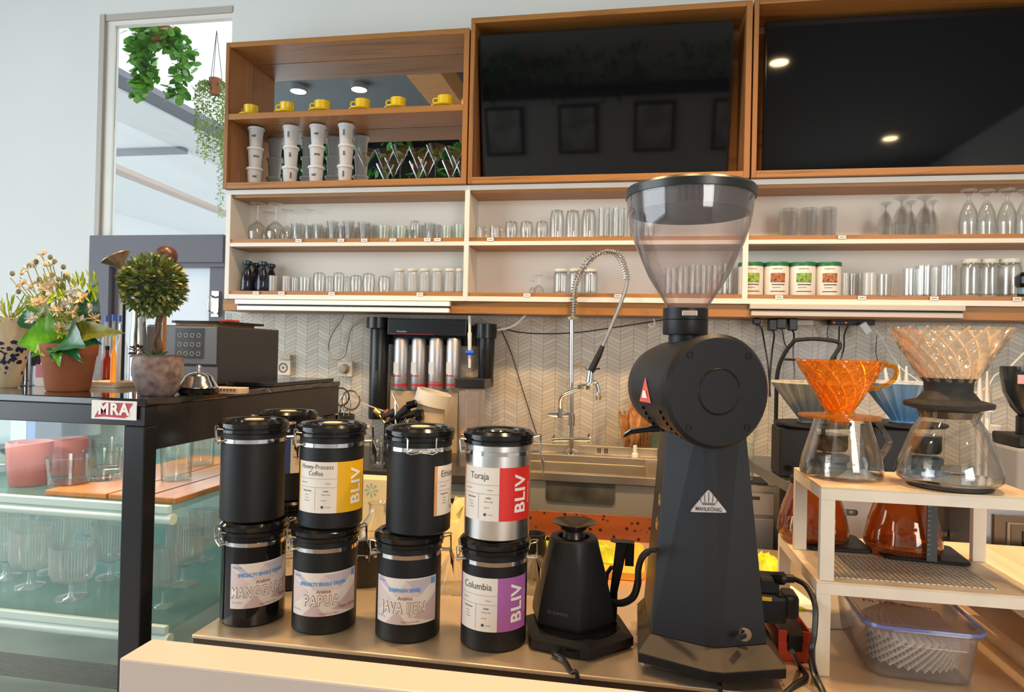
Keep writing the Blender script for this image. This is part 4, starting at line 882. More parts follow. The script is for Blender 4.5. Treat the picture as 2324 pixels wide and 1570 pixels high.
# drum (motor head): front disc towards the viewer's right, tapering back-left
ax = Vector((-0.40, 0.9165, 0)).normalized(); e1 = Vector((-ax.y, ax.x, 0))*-1; e2 = Vector((0, 0, 1))
fc = at(1632, 889, 1.100)
DM = Matrix(((e1.x, e2.x, -ax.x, fc.x-G.x), (e1.y, e2.y, -ax.y, fc.y-G.y), (e1.z, e2.z, -ax.z, fc.z-G.z), (0, 0, 0, 1)))
R0 = 0.0885
b = MB(); b.m = DM; b.lathe([(0, -0.225), (0.030, -0.225), (0.034, -0.212), (0.034, -0.205), (0.060, -0.200), (0.072, -0.185), (0.079, -0.15), (0.083, -0.06), (0.084, -0.026), (0, -0.026)], 64); b.build('drum_body', grindblk, g)
b = MB(); b.m = DM; b.lathe([(0, -0.025), (R0, -0.025), (R0+0.001, -0.020), (R0+0.001, -0.006), (R0-0.005, 0), (0, 0)], 72); cv = b.build('drum_cover', blk, g)
b = MB(); b.m = DM; b.lathe([(0.034, 0.0002), (0.0355, 0.0022), (0.037, 0.0002)], 48, closed=True); b.lathe([(0, 0.0001), (0.034, 0.0001), (0.034, 0.0007), (0, 0.0007)], 48); b.build('cover_ring', blk, cv)
for a_ in (48, 132, 228, 312):
    b = MB(); b.m = DM; b.lathe([(0.0035, 0.0001), (0.0055, 0.0001), (0.0055, 0.0012), (0.0035, 0.0012)], 16, c=(0.075*math.cos(math.radians(a_)), 0.075*math.sin(math.radians(a_)), 0), closed=True); b.build('screw', gblk, cv)
b = MB(); b.m = DM
for rowz in (-0.045, -0.115):
    for k_ in range(9):
        a_ = math.radians(205+k_*7.5); rr = 0.0838 if rowz > -0.1 else 0.0812
        c = Vector((rr*math.cos(a_), rr*math.sin(a_), rowz)); b.lathe([(0, -0.0016), (0.0032, -0.0016), (0.0032, 0.0016), (0, 0.0016)], 8, c=tuple(c))
o = b.build('vent_slots', gblk, g)
# warning sticker
def dcyl(rr, a, z): return tuple(DM @ Vector((rr*math.cos(a), rr*math.sin(a), z)))
b = MB(); rr = 0.0832; b.add([dcyl(rr+0.0022, math.radians(168), -0.088), dcyl(rr+0.0022, math.radians(196), -0.068), dcyl(rr+0.0022, math.radians(196), -0.112), ], [(0, 1, 2)])
st = b.build('warning_sticker', mat('sticker_red', (0.75, 0.14, 0.10), 0.5), g, smooth=False)
b = MB(); b.add([dcyl(rr+0.0026, math.radians(183), -0.083), dcyl(rr+0.0026, math.radians(191), -0.078), dcyl(rr+0.0026, math.radians(191), -0.098), dcyl(rr+0.0026, math.radians(183), -0.092)], [(0, 1, 2, 3)]); b.build('sticker_print', inkw, st, smooth=False)
# neck + hopper
nx = at(1555, 740, 1.20); nX, nY = nx.x-G.x, 1.20-G.y
def zz(py): return at(1555, py, 1.20).z-G.z
b = MB(); b.lathe([(0, zz(800)), (0.0275, zz(800)), (0.0275, zz(761)), (0, zz(761))], 40, c=(nX, nY, 0)); b.build('neck', blk, g)
b = MB(); b.lathe([(0, zz(760.5)), (0.0365, zz(760.5)), (0.0375, zz(757)), (0.0375, zz(728)), (0.0365, zz(727)), (0.0375, zz(726)), (0.0375, zz(701)), (0, zz(700))], 48, c=(nX, nY, 0)); co = b.build('collar', blk, g)
b = MB(); c = (nX+0.004, nY-0.0385, zz(714)); b.box(c[0]-0.0125, c[0]+0.0125, c[1]-0.003, c[1]+0.004, c[2]-0.0048, c[2]+0.0048); b.build('slide_tab', mat('tab_metal', (0.72, 0.62, 0.5), 0.3, 0.8), co, smooth=False, bevel=0.0015)
q = 142/0.111
HP = [(44, 699), (50, 690), (66, 664), (88, 629), (105, 591), (121, 553), (133, 515), (139, 476), (141, 446)]
sh = lambda py: (700-py)/265*0.0045
hp = [(r_/q*0.96, zz(py)) for r_, py in HP]
hop = thing('bean_hopper', 'x', 'x') if False else None
b = MB(); inner = [(r_-0.0015, z_) for r_, z_ in reversed(hp)]
b.lathe(hp+inner, 72, c=(nX+0.003, nY, 0), closed=True)
b.build('hopper', thin_glass('hopper_plastic', (0.955, 0.93, 0.925), (0.42, 0.37, 0.38), 1.3, rough=0.04, milk=0.07, mcol=(0.72, 0.66, 0.68)), g)
zl0 = zz(452); rl = 143/q*0.97
b = MB(); b.lathe([(0, zl0+0.008), (rl*0.93, zl0+0.008), (rl*0.93, zl0), (rl, zl0), (rl+0.001, zl0+0.012), (rl-0.002, zl0+0.016), (0, zl0+0.022)], 72, c=(nX+0.004, nY, 0)); ld = b.build('hopper_lid', mat('lid_charcoal', (0.02, 0.02, 0.021), 0.3), g)
b = MB(); b.lathe([(rl*0.925, zl0+0.0078), (rl*0.925, zl0-0.026), (rl*0.915, zl0-0.026), (rl*0.915, zl0+0.0078)], 72, c=(nX+0.004, nY, 0), closed=True); b.build('lid_skirt', gblk, ld)
# spout lever to the left, knobs, badge
b = MB()
pts = [(1515, 970, 13), (1460, 975, 11), (1432, 979, 10), (1415, 989, 7)]
rings = []
for px, py, hh in pts:
    c = gp(px, py, 1.21); q_ = hh*0.00078/2; rings.append([(c.x, c.y-0.014, c.z-q_), (c.x, c.y+0.014, c.z-q_), (c.x, c.y+0.014, c.z+q_), (c.x, c.y-0.014, c.z+q_)])
b.loft(rings); b.build('dose_lever', gblk, g, smooth=False, bevel=0.002)
brass = mat('brass', (0.75, 0.55, 0.30), 0.25, 1.0)
for py in (1135, 1188):
    c = at(1502 if py < 1150 else 1496, py, 1.20)-G; b = MB(); b.m = Matrix.Translation(c) @ Matrix.Rotation(PI/2, 4, 'Y') @ Matrix.Rotation(PI, 4, 'X'); b.lathe([(0, -0.004), (0.012, -0.004), (0.012, 0.003), (0.006, 0.006), (0, 0.006)], 20); b.build('hinge_knob', brass, g)
c = gp(1690, 1441, 1.147); b = MB(); b.m = Matrix.Translation(c+Vector((0.0, 0.004, 0))) @ Matrix.Rotation(PI/2, 4, 'X'); b.lathe([(0, 0), (0.011, 0), (0.011, 0.003), (0.004, 0.004), (0, 0.004)], 24); b.build('lock_disc', chrome, g)
c = gp(1680, 1441, 1.14); b = MB(); b.tube([c+Vector((0.006, 0.0, 0.0)), c+Vector((-0.006, -0.018, 0.002))], 0.0045, 12); b.build('lock_knob', blk, g)
# badge on the front ridge
bx = gp(1609, 1143, 1.14); b = MB(); pa = at(1566, 1163, 1.14)-G; pb = at(1652, 1165, 1.14)-G; pc = at(1609, 1112, 1.14)-G
fl = lambda p, d: (p.x, p.y+d, p.z)
# tower front plane at that height
def fy(z): 
    k_ = (z+ZT-(ZT+0.0562)+0.0)/(ztt-ZT-0.0562); return (1.133+(1.160-1.133)*k_)-G.y
def rtri(A, B, Cc, k=0.12):
    out = []
    for P, Q1, Q2 in ((A, Cc, B), (B, A, Cc), (Cc, B, A)):
        out.append(P+(Q1-P)*k); out.append(P+(P-(Q1+Q2)*0.5)*-0.03); out.append(P+(Q2-P)*k)
    return out
T = [Vector((p.x, 0, p.z)) for p in rtri(pa, pb, pc)]
front = [(p.x, fy(p.z)-0.0045, p.z) for p in T]; back = [(p.x, fy(p.z)-0.0003, p.z) for p in T]
b.loft([front, back]); bd = b.build('badge', mat('badge_silver', (0.62, 0.57, 0.56), 0.35, 0.5), g, smooth=False)
fnb = lambda u, v: (bx.x+u, fy(bx.z+v)-0.0052, bx.z+v)
b = MB(); put_text(b, 'MAHLKÖNIG', 0.0084, 0.0, -0.0100, fnb, bold=0.00015, spacing=1.05, sx=0.80)
for u0_, v0_, u1_, v1_ in ((-0.012, 0.001, -0.017, 0.010), (-0.006, 0.0015, -0.0085, 0.014), (0, 0.002, 0, 0.018), (0.006, 0.0015, 0.0085, 0.014), (0.012, 0.001, 0.017, 0.010)):
    put_poly(b, [(u0_-0.0006, v0_), (u0_+0.0006, v0_), (u1_*0.8+0.0005, v1_), (u1_*0.8-0.0005, v1_)], fnb)
put_poly(b, [(-0.010, -0.003), (0.010, -0.003), (0.010, -0.0015), (-0.010, -0.0015)], fnb); put_poly(b, [(-0.011, -0.0008), (0.011, -0.0008), (0.011, 0.0004), (-0.011, 0.0004)], fnb)
b.build('lettering', ink, bd, smooth=False)
# the grinder's own mains lead, running over the counter edge
b = MB(); xq = at(1636, 1545, 1.104).x
b.tube(sm([(xq-G.x, 1.16-G.y, 0.012), (xq-G.x, 1.115-G.y, 0.006), (xq-G.x, 1.107-G.y, -0.02), (xq-G.x, 1.107-G.y, -0.25)]), 0.0035, 8); b.build('mains_cord', rubber, g)
# ================================================================== DISPLAY FRIDGE
FX, FY0, FY1, FZ = -0.905, 1.155, 2.02, 1.264
FL = -2.15
fr = thing('display_fridge', 'black framed glass display case holding glassware, left of the counter', 'display case', ((FX+FL)/2, 1.58, 0))
def fm(b): b.m = Matrix.Translation((-(FX+FL)/2, -1.58, 0)); return b
b = fm(MB()); b.box(FL, FX+0.004, FY0-0.004, FY1, FZ-0.014, FZ); b.build('top_slab', mat('fridge_top_black', (0.012, 0.012, 0.013), 0.06, coat=0.6), fr, smooth=False, bevel=0.002)
fb = mat('fridge_black', (0.012, 0.012, 0.014), 0.25)
b = fm(MB()); b.box(FL, FX, FY0, FY0+0.03, FZ-0.052, FZ-0.0142); b.box(FX-0.03, FX, FY0+0.031, FY1, FZ-0.10, FZ-0.0142); b.build('header_frame', fb, fr, smooth=False, bevel=0.0015)
pw0 = at(273, 1200, FY0).x
b = fm(MB()); b.box(pw0, FX, FY0, FY0+0.035, 0.06, FZ-0.0525); b.build('corner_post', fb, fr, smooth=False, bevel=0.003)
b = fm(MB()); b.box(FX-0.03, FX, FY1-0.08, FY1, 0.06, FZ-0.102); b.build('rear_post', fb, fr, smooth=False, bevel=0.003)
b = fm(MB()); b.box(FL, FX, FY1-0.02, FY1, 0.05, FZ-0.1); b.build('back_wall', mat('fridge_back', (0.30, 0.36, 0.36), 0.2), fr, smooth=False)
b = fm(MB()); b.box(FL, FX, FY0+0.002, FY1-0.02, 0.0, 0.06); b.build('plinth', fb, fr, smooth=False)
b = fm(MB()); b.box(FL+0.02, FX-0.03, FY0+0.04, FY1-0.02, 0.55, 0.60); b.build('floor_deck', mat('deck_grey', (0.32, 0.31, 0.28), 0.35, var=0.2, vscale=6), fr, smooth=False)
b = fm(MB()); b.box(FL, pw0-0.001, FY0+0.008, FY0+0.014, 0.061, FZ-0.053); b.build('front_pane', fpane, fr, smooth=False)
b = fm(MB()); b.box(FX-0.014, FX-0.008, FY0+0.036, FY1-0.081, 0.061, FZ-0.101); b.build('side_pane', fpane, fr, smooth=False)
rail = mat('rail_pale', (0.70, 0.80, 0.78), 0.35)
zs1 = at(0, 1121, 1.27).z; zs2 = at(0, 1381, 1.27).z
for i, z in enumerate((zs1, zs2)):
    b = fm(MB()); b.box(FL+0.01, FX-0.02, 1.275, FY1-0.03, z-0.010, z); sh_ = b.build('glass_shelf', fshelfg, fr, smooth=False)
    b = fm(MB()); b.box(FL+0.01, FX-0.025, 1.262, 1.274, z-0.016, z+0.001); b.build('shelf_rail', rail, fr, smooth=False, bevel=0.002)
    b = fm(MB()); b.tube([(FL+0.01, 1.272, z-0.028), (FX-0.02, 1.272, z-0.028)], 0.012, 12); b.build('shelf_lamp_tube', rail, fr)
b = fm(MB())
for k_ in range(14): b.box(FL+0.02, FX-0.04, FY0+0.05, FY0+0.052, zs2-0.060-k_*0.0035, zs2-0.0585-k_*0.0035)
b.build('vent_grille', mat('grille_grey', (0.10, 0.10, 0.10), 0.5), fr, smooth=False)
b = fm(MB()); b.box(FL+0.05, FX-0.06, FY0+0.05, FY0+0.065, FZ-0.028, FZ-0.0145); b.build('fill_strip', mat('case_fill_glow', (1, 0.9, 0.75), 0.5, emit=(1.0, 0.82, 0.58), es=4), fr, smooth=False)  # glowing strip added only to brighten the inside of the case
area('case_fill_light', (-1.5, FY0+0.10, FZ-0.035), (-1.5, 1.45, 0.9), 1.0, 0.02, 3.0, (1.0, 0.80, 0.55))  # unseen warm fill light added at the front of the case
area('case_fill_light', (-1.5, 1.75, FZ-0.035), (-1.5, 1.6, 0.9), 1.0, 0.02, 2.5, (0.85, 0.95, 1.0))  # unseen cool fill light added at the back of the case
# emblem sign at the corner
sa = at(213, 907, FY0-0.001); sb = at(314, 912, FY0-0.001); sz0 = at(213, 949, FY0-0.001).z
sg = thing('brand_sign', 'small white MRA sign with red emblem at the corner of the display case', 'sign', ((sa.x+sb.x)/2, FY0-0.006, sz0))
w_ = (sb.x-sa.x)/2; h_ = sa.z-sz0
b = MB(); b.box(-w_, w_, 0, 0.0018, 0, h_); b.build('plate', pwhite, sg, smooth=False)
fn = lambda u, v: (u, -0.0006, h_/2+v); fn2 = lambda u, v: (u, -0.0012, h_/2+v)
b = MB(); put_poly(b, [(-w_*0.86, -h_*0.42), (-w_*0.55, h_*0.30), (-w_*0.42, h_*0.40), (w_*0.86, h_*0.40), (w_*0.70, h_*0.1), (w_*0.68, -h_*0.28), (w_*0.5, -h_*0.40), (-w_*0.45, -h_*0.36)], fn); b.build('emblem', mat('sign_red', (0.48, 0.04, 0.07), 0.5), sg, smooth=False)
b = MB(); put_text(b, 'MRA', 0.030, 0.0, 0.001, fn2, bold=0.0012, spacing=1.15); b.build('lettering', inkw, sg, smooth=False)

# things inside the display case
def vessel(name, lab, cat, px, py, Y, wpx, hpx, zb, prof, m, rf=None, grp='glassware in the display case', seg=36):
    x = at(px, py, Y).x; q_ = msz((x, Y, zb)); r = wpx/2*q_; h = hpx*q_
    b = MB(); b.lathe([(a_*r, c_*h) for a_, c_ in prof], seg, rfun=rf); o = b.build(name, m, loc=(x, Y, zb)); tag(o, lab, cat, grp); return o
# wooden serving boards
for i, (pxa, pya, Ya, w) in enumerate(((150, 1120, 1.30, 0.20), (262, 1120, 1.30, 0.13), (395, 1125, 1.33, 0.10))):
    pass
XB = [(-1.245, -1.095), (-1.090, -1.005), (-1.000, -0.93)]
for i, (xa, xc) in enumerate(XB):
    o = boxo('serving_board', board_w, xa, xc, 1.285, 1.80, zs1+0.0003, zs1+0.012, bevel=0.002); tag(o, ('wide orange-brown serving board on the glass shelf beside the pink tumblers', 'orange-brown serving board on the glass shelf, behind the black corner post', 'narrow orange-brown serving board at the side pane of the display case')[i], 'board', 'serving boards')
zb_ = zs1+0.0125
TUM = PROF['tumbler']
vessel('pink_tumbler', 'pink mottled tumbler nearest the left, on the upper glass shelf', 'glass', 66, 1070, 1.37, 92, 98, zs1+0.0003, [(r_*(0.90 if z_ < .2 else 1), z_) for r_, z_ in TUM], pinkg)
vessel('pink_tumbler', 'second pink mottled tumbler, further back on the upper glass shelf', 'glass', 154, 1060, 1.50, 82, 82, zs1+0.0003, TUM, pinkg)
for i, (px, py, Y, w, h, lab) in enumerate(((158, 1085, 1.36, 98, 60, 'clear tumbler on the wide serving board'), (235, 1065, 1.42, 84, 66, 'clear tumbler on the middle serving board, beside the corner post'), (252, 1035, 1.55, 80, 66, 'clear tumbler at the back of the middle serving board'),
                           (400, 1085, 1.46, 70, 86, 'clear tumbler on the narrow board behind the side pane'), (455, 1060, 1.66, 62, 72, 'clear tumbler deepest on the narrow board, behind the side pane'))):
    vessel('clear_tumbler', lab, 'glass', px, py, Y, w, h, zb_, TUM, glass)
vessel('glass_jar', 'thick glass jar with flared rim, upper shelf, behind the side pane', 'jar', 405, 1020, 1.77, 76, 70, zb_, [(0, 0), (0.7, 0), (0.8, 0.1), (0.75, 0.45), (0.6, 0.6), (0.95, 0.75), (1.0, 0.95), (0.92, 0.97), (0.88, 0.78), (0.55, 0.62), (0.68, 0.45), (0.7, 0.12), (0, 0.1)], glassg)
vessel('glass_jar', 'wide gold-rimmed glass bowl at the far left of the upper glass shelf', 'bowl', 10, 1010, 1.50, 110, 30, zs1+0.0003, [(0, 0), (0.4, 0), (0.7, 0.3), (1, 1), (0.95, 1), (0.65, 0.35), (0, 0.1)], glassg)
vessel('glass_jar', 'wide dark glass bowl behind the left pink tumbler', 'bowl', 60, 990, 1.68, 120, 30, zs1+0.0003, [(0, 0), (0.4, 0), (0.7, 0.3), (1, 1), (0.95, 1), (0.65, 0.35), (0, 0.1)], thin_glass('smoke_glass', (0.4, 0.45, 0.5), (0.15, 0.2, 0.25), 1.2))
o = boxo('carton', mat('carton_grey', (0.45, 0.52, 0.5), 0.6), at(55, 960, 1.95).x, at(90, 960, 1.95).x, 1.90, 1.95, zs1+0.0003, zs1+0.16); tag(o, 'pale carton at the back left of the upper glass shelf', 'carton')
o = boxo('carton', mat('carton_blue', (0.12, 0.22, 0.45), 0.6), at(90, 960, 1.95).x+0.003, at(112, 960, 1.95).x, 1.90, 1.95, zs1+0.0003, zs1+0.15); tag(o, 'slim blue carton beside the pale carton on the glass shelf', 'carton')
o = boxo('carton', mat('carton_dark', (0.03, 0.045, 0.06), 0.5), at(122, 960, 1.95).x, at(180, 960, 1.95).x, 1.88, 1.95, zs1+0.0003, zs1+0.15); tag(o, 'dark carton at the back behind the second pink tumbler', 'carton')
GOB = PROF['cup_stem']; ribg = thin_glass('ribbed_glass', (0.95, 0.97, 0.97), (0.55, 0.62, 0.62), 2.2, rough=0.08, milk=0.12)
G_ = [(165, 1290, 1.36, 92, 120, 'ribbed stemmed glass in front, left of the corner post on the lower shelf'), (252, 1280, 1.50, 84, 125, 'ribbed stemmed glass beside the corner post, second row, lower shelf'),
      (120, 1260, 1.50, 84, 125, 'ribbed stemmed glass behind the front one on the lower shelf'), (70, 1290, 1.40, 84, 128, 'ribbed stemmed glass left of the front one on the lower shelf'), (14, 1290, 1.44, 84, 128, 'ribbed stemmed glass at the left picture edge, lower shelf'),
      (205, 1240, 1.68, 76, 118, 'ribbed stemmed glass in the back row of the lower shelf'), (40, 1240, 1.68, 78, 118, 'ribbed stemmed glass in the back row at far left, lower shelf'),
      (372, 1330, 1.36, 56, 138, 'ribbed stemmed glass just right of the corner post, lower shelf'), (418, 1280, 1.50, 78, 142, 'ribbed stemmed glass in the middle of the side pane, lower shelf'), (462, 1250, 1.68, 66, 112, 'clear stemmed glass deepest behind the side pane, lower shelf')]
for px, py, Y, w, h, lab in G_: vessel('stemmed_glass', lab, 'glass', px, py, Y, w, h, zs2+0.0003, GOB, ribg, rf=lambda a, z: 1+0.025*math.cos(44*a) if z > 0.03 else 1, seg=88)

# ================================================================== ON TOP OF THE CASE
TZ = FZ+0.0004
def bigleaf(par, p, tip, w, m, droop=0.0, name='leaf', up=Vector((0, 0, 1))):
    p = Vector(p); tip = Vector(tip); d = tip-p; L_ = d.length; dn = d.normalized(); s = dn.cross(up).normalized(); n = s.cross(dn); b = MB(); vs = []; fs = []
    K = 16
    for i in range(K+1):
        t = i/K; ww = w*math.sin(PI*min(1, t)**0.62)*0.5; c = p+d*t+n*(math.sin(PI*t)*L_*0.12)-Vector((0, 0, droop*t*t))
        for j in (-1, -0.5, 0, 0.5, 1): vs.append(tuple(c+s*ww*j+n*abs(j)*ww*0.25+n*math.sin(i*1.7+j*3)*0.0015))
    for i in range(K):
        for j in range(4): a_ = i*5+j; fs.append((a_, a_+5, a_+6, a_+1))
    b.add(vs, fs); return b.build(name, m, par, ang=80)
lf1 = mat('pothos_green', (0.10, 0.34, 0.02), 0.28, var=0.5, vscale=18); lf2 = mat('leaf_dark', (0.015, 0.10, 0.035), 0.3, var=0.4, vscale=20); lf3 = mat('leaf_olive', (0.28, 0.30, 0.04), 0.35, var=0.35, vscale=20); lf4 = mat('leaf_lime', (0.42, 0.55, 0.03), 0.4, var=0.3, vscale=30)
pc = at(155, 862, 1.275); PX, PY = pc.x, 1.275
pp = thing('potted_flowers', 'terracotta pot with broad green leaves and small cream artificial flowers', 'potted plant', (PX, PY, TZ))
q_ = msz((PX, PY, TZ)); 
b = MB(); b.lathe([(0, 0), (41*q_, 0), (44*q_, 4*q_), (54*q_, 78*q_), (57*q_, 82*q_), (59*q_, 106*q_), (54*q_, 106*q_), (51*q_, 92*q_), (0, 90*q_)], 40); b.build('pot', terra, pp)
def lp(px, py, Y=PY): return at(px, py, Y)-Vector((PX, PY, TZ))
cen = Vector((0, 0, 104*q_))
for tip, w, m, Y in (((38, 768), 0.095, lf1, 1.22), ((196, 778), 0.085, lf2, 1.19), ((120, 812), 0.05, lf2, 1.20), ((232, 770), 0.055, lf2, 1.25), ((285, 745), 0.05, lf3, 1.24), ((75, 720), 0.06, lf2, 1.33), ((135, 822), 0.045, lf1, 1.195), ((188, 812), 0.045, lf2, 1.20), ((60, 660), 0.04, lf1, 1.36), ((70, 800), 0.06, lf1, 1.22)):
    bigleaf(pp, cen+Vector((0, 0, 0.012)), lp(tip[0], tip[1], Y), w, m, 0.01, up=Vector((0.15, -1, 0.35)))
bigleaf(pp, lp(205, 755, 1.30), lp(222, 640, 1.31), 0.075, lf2, up=Vector((0, -1, 0.1)))
bigleaf(pp, lp(70, 745, 1.25), lp(60, 700, 1.25), 0.04, lf2, up=Vector((0, -1, 0.1)))
crm = mat('petal_cream', (0.72, 0.55, 0.33), 0.6, var=0.15, vscale=60); wht = mat('petal_white', (0.70, 0.66, 0.58), 0.6, var=0.1); bud = mat('bud_olive', (0.22, 0.20, 0.09), 0.6); stm = mat('stem_olive', (0.30, 0.28, 0.08), 0.6)
def flower(par, c, r, m, n=9, nrm=Vector((0.3, -1, 0.5))):
    b = MB(); nrm = nrm.normalized(); s = nrm.orthogonal().normalized(); t_ = nrm.cross(s)
    for i in range(n):
        a_ = 2*PI*i/n+random.uniform(-.1, .1); d = (s*math.cos(a_)+t_*math.sin(a_)+nrm*0.35).normalized(); leaf(b, c, d, r, 0.42, 0.1)
    b.lathe([(0, -0.001), (r*0.25, 0.0), (r*0.18, r*0.2), (0, r*0.25)], 8, c=tuple(c)); return b.build('flower', m, par)
rr = random.Random(3)
fl_ = [(75, 735), (95, 722), (128, 718), (150, 735), (168, 722), (100, 760), (135, 755), (160, 700), (185, 690), (205, 712), (215, 735), (120, 690), (95, 700), (150, 760), (180, 745), (138, 770), (75, 700), (168, 670), (110, 665), (140, 680)]
for i, (px, py) in enumerate(fl_): flower(pp, lp(px, py-12, 1.23+rr.uniform(-.02, .05)), 0.017*rr.uniform(0.8, 1.2), (crm, wht, crm, lf4)[i % 4] if i % 7 else wht, 10, Vector((rr.uniform(-.5, .8), -1, rr.uniform(0, .8))))
for i, (px, py) in enumerate(((45, 625), (62, 610), (38, 668), (96, 578), (110, 590), (120, 600), (98, 605), (85, 640), (128, 640), (66, 655), (140, 612), (115, 630), (148, 628), (100, 655), (132, 665), (50, 645), (24, 627), (78, 600))):
    c = lp(px, py, 1.27+rr.uniform(-.03, .04)); a0 = cen+Vector((rr.uniform(-.02, .02), rr.uniform(-.02, .02), 0.02))
    b = MB(); b.tube(sm([a0, (a0+c)*0.5+Vector((rr.uniform(-.01, .01), 0, -0.01)), c-Vector((0, 0, 0.004))], 4), 0.0011, 5)
    b.build('stem', stm, pp)
    if i % 2: flower(pp, c, 0.014, (crm, wht)[i % 4 == 1], 8, Vector((rr.uniform(-.5, .8), -1, 0.6)))
    b = MB(); b.lathe([(0, -0.006), (0.0045, -0.003), (0.005, 0.001), (0.003, 0.005), (0, 0.006)], 8, c=tuple(c+Vector((0.004, 0, 0.006)))); b.build('bud', bud if i % 3 else crm, pp)
b = MB()
for i in range(90):
    c = lp(rr.uniform(95, 185), rr.uniform(640, 745), 1.28+rr.uniform(-.03, .04)); leaf(b, c, Vector((rr.uniform(-.6, .6), rr.uniform(-.6, .2), 1)), 0.022, 0.3)
o = b.build('foliage', mat('filler_green', (0.20, 0.24, 0.06), 0.5, var=0.4, vscale=40), pp); o['kind'] = 'stuff'
b = MB()
for i in range(40):
    c = lp(rr.uniform(170, 222), rr.uniform(632, 690), 1.27+rr.uniform(-.02, .02)); leaf(b, c, Vector((rr.uniform(-.6, .6), rr.uniform(-.6, .2), 1)), 0.024, 0.22)
o = b.build('foliage', lf4, pp); o['kind'] = 'stuff'
# cream and navy vase at the left edge with grassy sprigs
vx = at(2, 800, 1.28).x
t = thing('patterned_vase', 'cream vase with navy floral print at the left picture edge', 'vase', (vx, 1.30, TZ)); q2 = msz((vx, 1.3, TZ))
b = MB(); b.lathe([(0, 0), (18*q2, 0), (24*q2, 10*q2), (40*q2, 90*q2), (44*q2, 130*q2), (44*q2, 158*q2), (40*q2, 158*q2), (38*q2, 120*q2), (0, 100*q2)], 36); vb = b.build('body', mat('vase_cream', (0.62, 0.50, 0.33), 0.5), t)
b = MB(); fnv = lambda u, v: (lambda r_: (r_*math.sin(u), -r_*math.cos(u), v*q2))((24+16*min(1, max(0, (v-10)/80))+4*min(1, max(0, (v-90)/40)))*q2+0.0006)
r9 = random.Random(5)
for i in range(46):
    u, v = r9.uniform(-1.0, 1.9), r9.uniform(32, 106); rad = r9.uniform(0.09, 0.19)
    put_poly(b, [(u+rad*math.cos(a_*PI/4)*r9.uniform(.6, 1.2), v+rad*42*math.sin(a_*PI/4)*r9.uniform(.4, 1)) for a_ in range(8)], fnv)
put_poly(b, [(0.35+0.30*math.cos(a_*PI/8), 70+15*math.sin(a_*PI/8)) for a_ in range(16)], fnv)
b.build('print', mat('navy_print', (0.01, 0.015, 0.06), 0.5), vb, smooth=False)
b = MB(); fnt = lambda u, v: fnv(u/(44*q2), v/q2)
put_text(b, 'THE VASE', 0.011, 0.004, 126*q2, lambda u, v: fnv(u/(44*q2)+0.45, v/q2), bold=0.0002) if False else None
b2 = MB()
for i in range(70):
    a_ = rr.uniform(0, 2*PI); c = Vector((0.02*math.cos(a_), 0.02*math.sin(a_), 150*q2)); d = Vector((math.cos(a_)*rr.uniform(.3, 1.2)+0.25, math.sin(a_)*.6-0.2, rr.uniform(-.1, 1.2)))
    c2 = c+d.normalized()*rr.uniform(0.0, 0.07); leaf(b2, c2, d, 0.035, 0.16)
o = b2.build('foliage', lf4, t); o['kind'] = 'stuff'
b = MB()
for a_ in range(9):
    d = Vector((math.cos(a_*0.7)*0.06+0.02, math.sin(a_*0.7)*0.03-0.01, 0.06)); b.tube([(0, 0, 150*q2), tuple(Vector((0, 0, 150*q2))+d)], 0.001, 4)
b.build('stems', stm, t)

# topiary
tc_ = at(349, 875, 1.235); TX, TY = tc_.x, 1.245
tp = thing('topiary_plant', 'ball-shaped artificial topiary in a mottled mauve stone pot', 'potted plant', (TX, TY, TZ)); q3 = msz((TX, TY, TZ))
b = MB(); b.lathe([(0, 0), (34*q3, 0), (40*q3, 6*q3), (53*q3, 45*q3), (54*q3, 60*q3), (52*q3, 88*q3), (55*q3, 92*q3), (50*q3, 92*q3), (46*q3, 84*q3), (0, 82*q3)], 40, rfun=lambda a, z: 1+0.02*math.sin(3*a)+0.012*math.sin(11*a+z*90))
b.build('pot', mat('stone_mauve', (0.19, 0.135, 0.125), 0.6, var=0.6, vscale=55, bump=0.7, bscale=30), tp)
b = MB(); b.tube(sm([(0, 0, 80*q3), (3*q3, 0, 110*q3), (-4*q3, 0, 140*q3), (2*q3, 0, 180*q3)]), 7*q3, 8); b.tube(sm([(4*q3, -4*q3, 80*q3), (-6*q3, -6*q3, 115*q3), (5*q3, -5*q3, 150*q3), (0, 0, 180*q3)]), 4*q3, 6); b.build('trunk', mat('bark', (0.10, 0.055, 0.035), 0.8, var=0.4, bump=0.6), tp)
ballc = at(348, 648, TY)-Vector((TX, TY, TZ)); R1 = 66*q3
b = MB(); b.lathe([(0, -R1*0.72)]+[(R1*0.72*math.cos(t_), R1*0.72*math.sin(t_)) for t_ in [(-80+20*i)*PI/180 for i in range(9)]]+[(0, R1*0.72)], 20, c=tuple(ballc)); b.build('core', mat('leaf_core', (0.02, 0.045, 0.015), 0.8), tp)
for nm, m, n, seed in (('foliage', mat('topiary_green', (0.13, 0.18, 0.05), 0.45, var=0.5, vscale=50), 1150, 1), ('foliage_tips', mat('topiary_yellow', (0.45, 0.42, 0.13), 0.5, var=0.3, vscale=40), 280, 2)):
    b = MB(); r5 = random.Random(seed)
    for i in range(n):
        d = Vector((r5.gauss(0, 1), r5.gauss(0, 1), r5.gauss(0, 1))).normalized(); p = ballc+d*R1*r5.uniform(0.72, 0.95)
        leaf(b, p, d+Vector((r5.uniform(-.55, .55), r5.uniform(-.55, .55), r5.uniform(-.55, .55))), R1*r5.uniform(0.20, 0.33), 0.46)
    o = b.build(nm, m, tp); o['kind'] = 'stuff'
b = MB()
for i in range(16):
    a_ = 2*PI*i/16; leaf(b, Vector((4*q3, -14*q3, 84*q3)), Vector((math.cos(a_), math.sin(a_), rr.uniform(.4, 1.1))), 32*q3, 0.25)
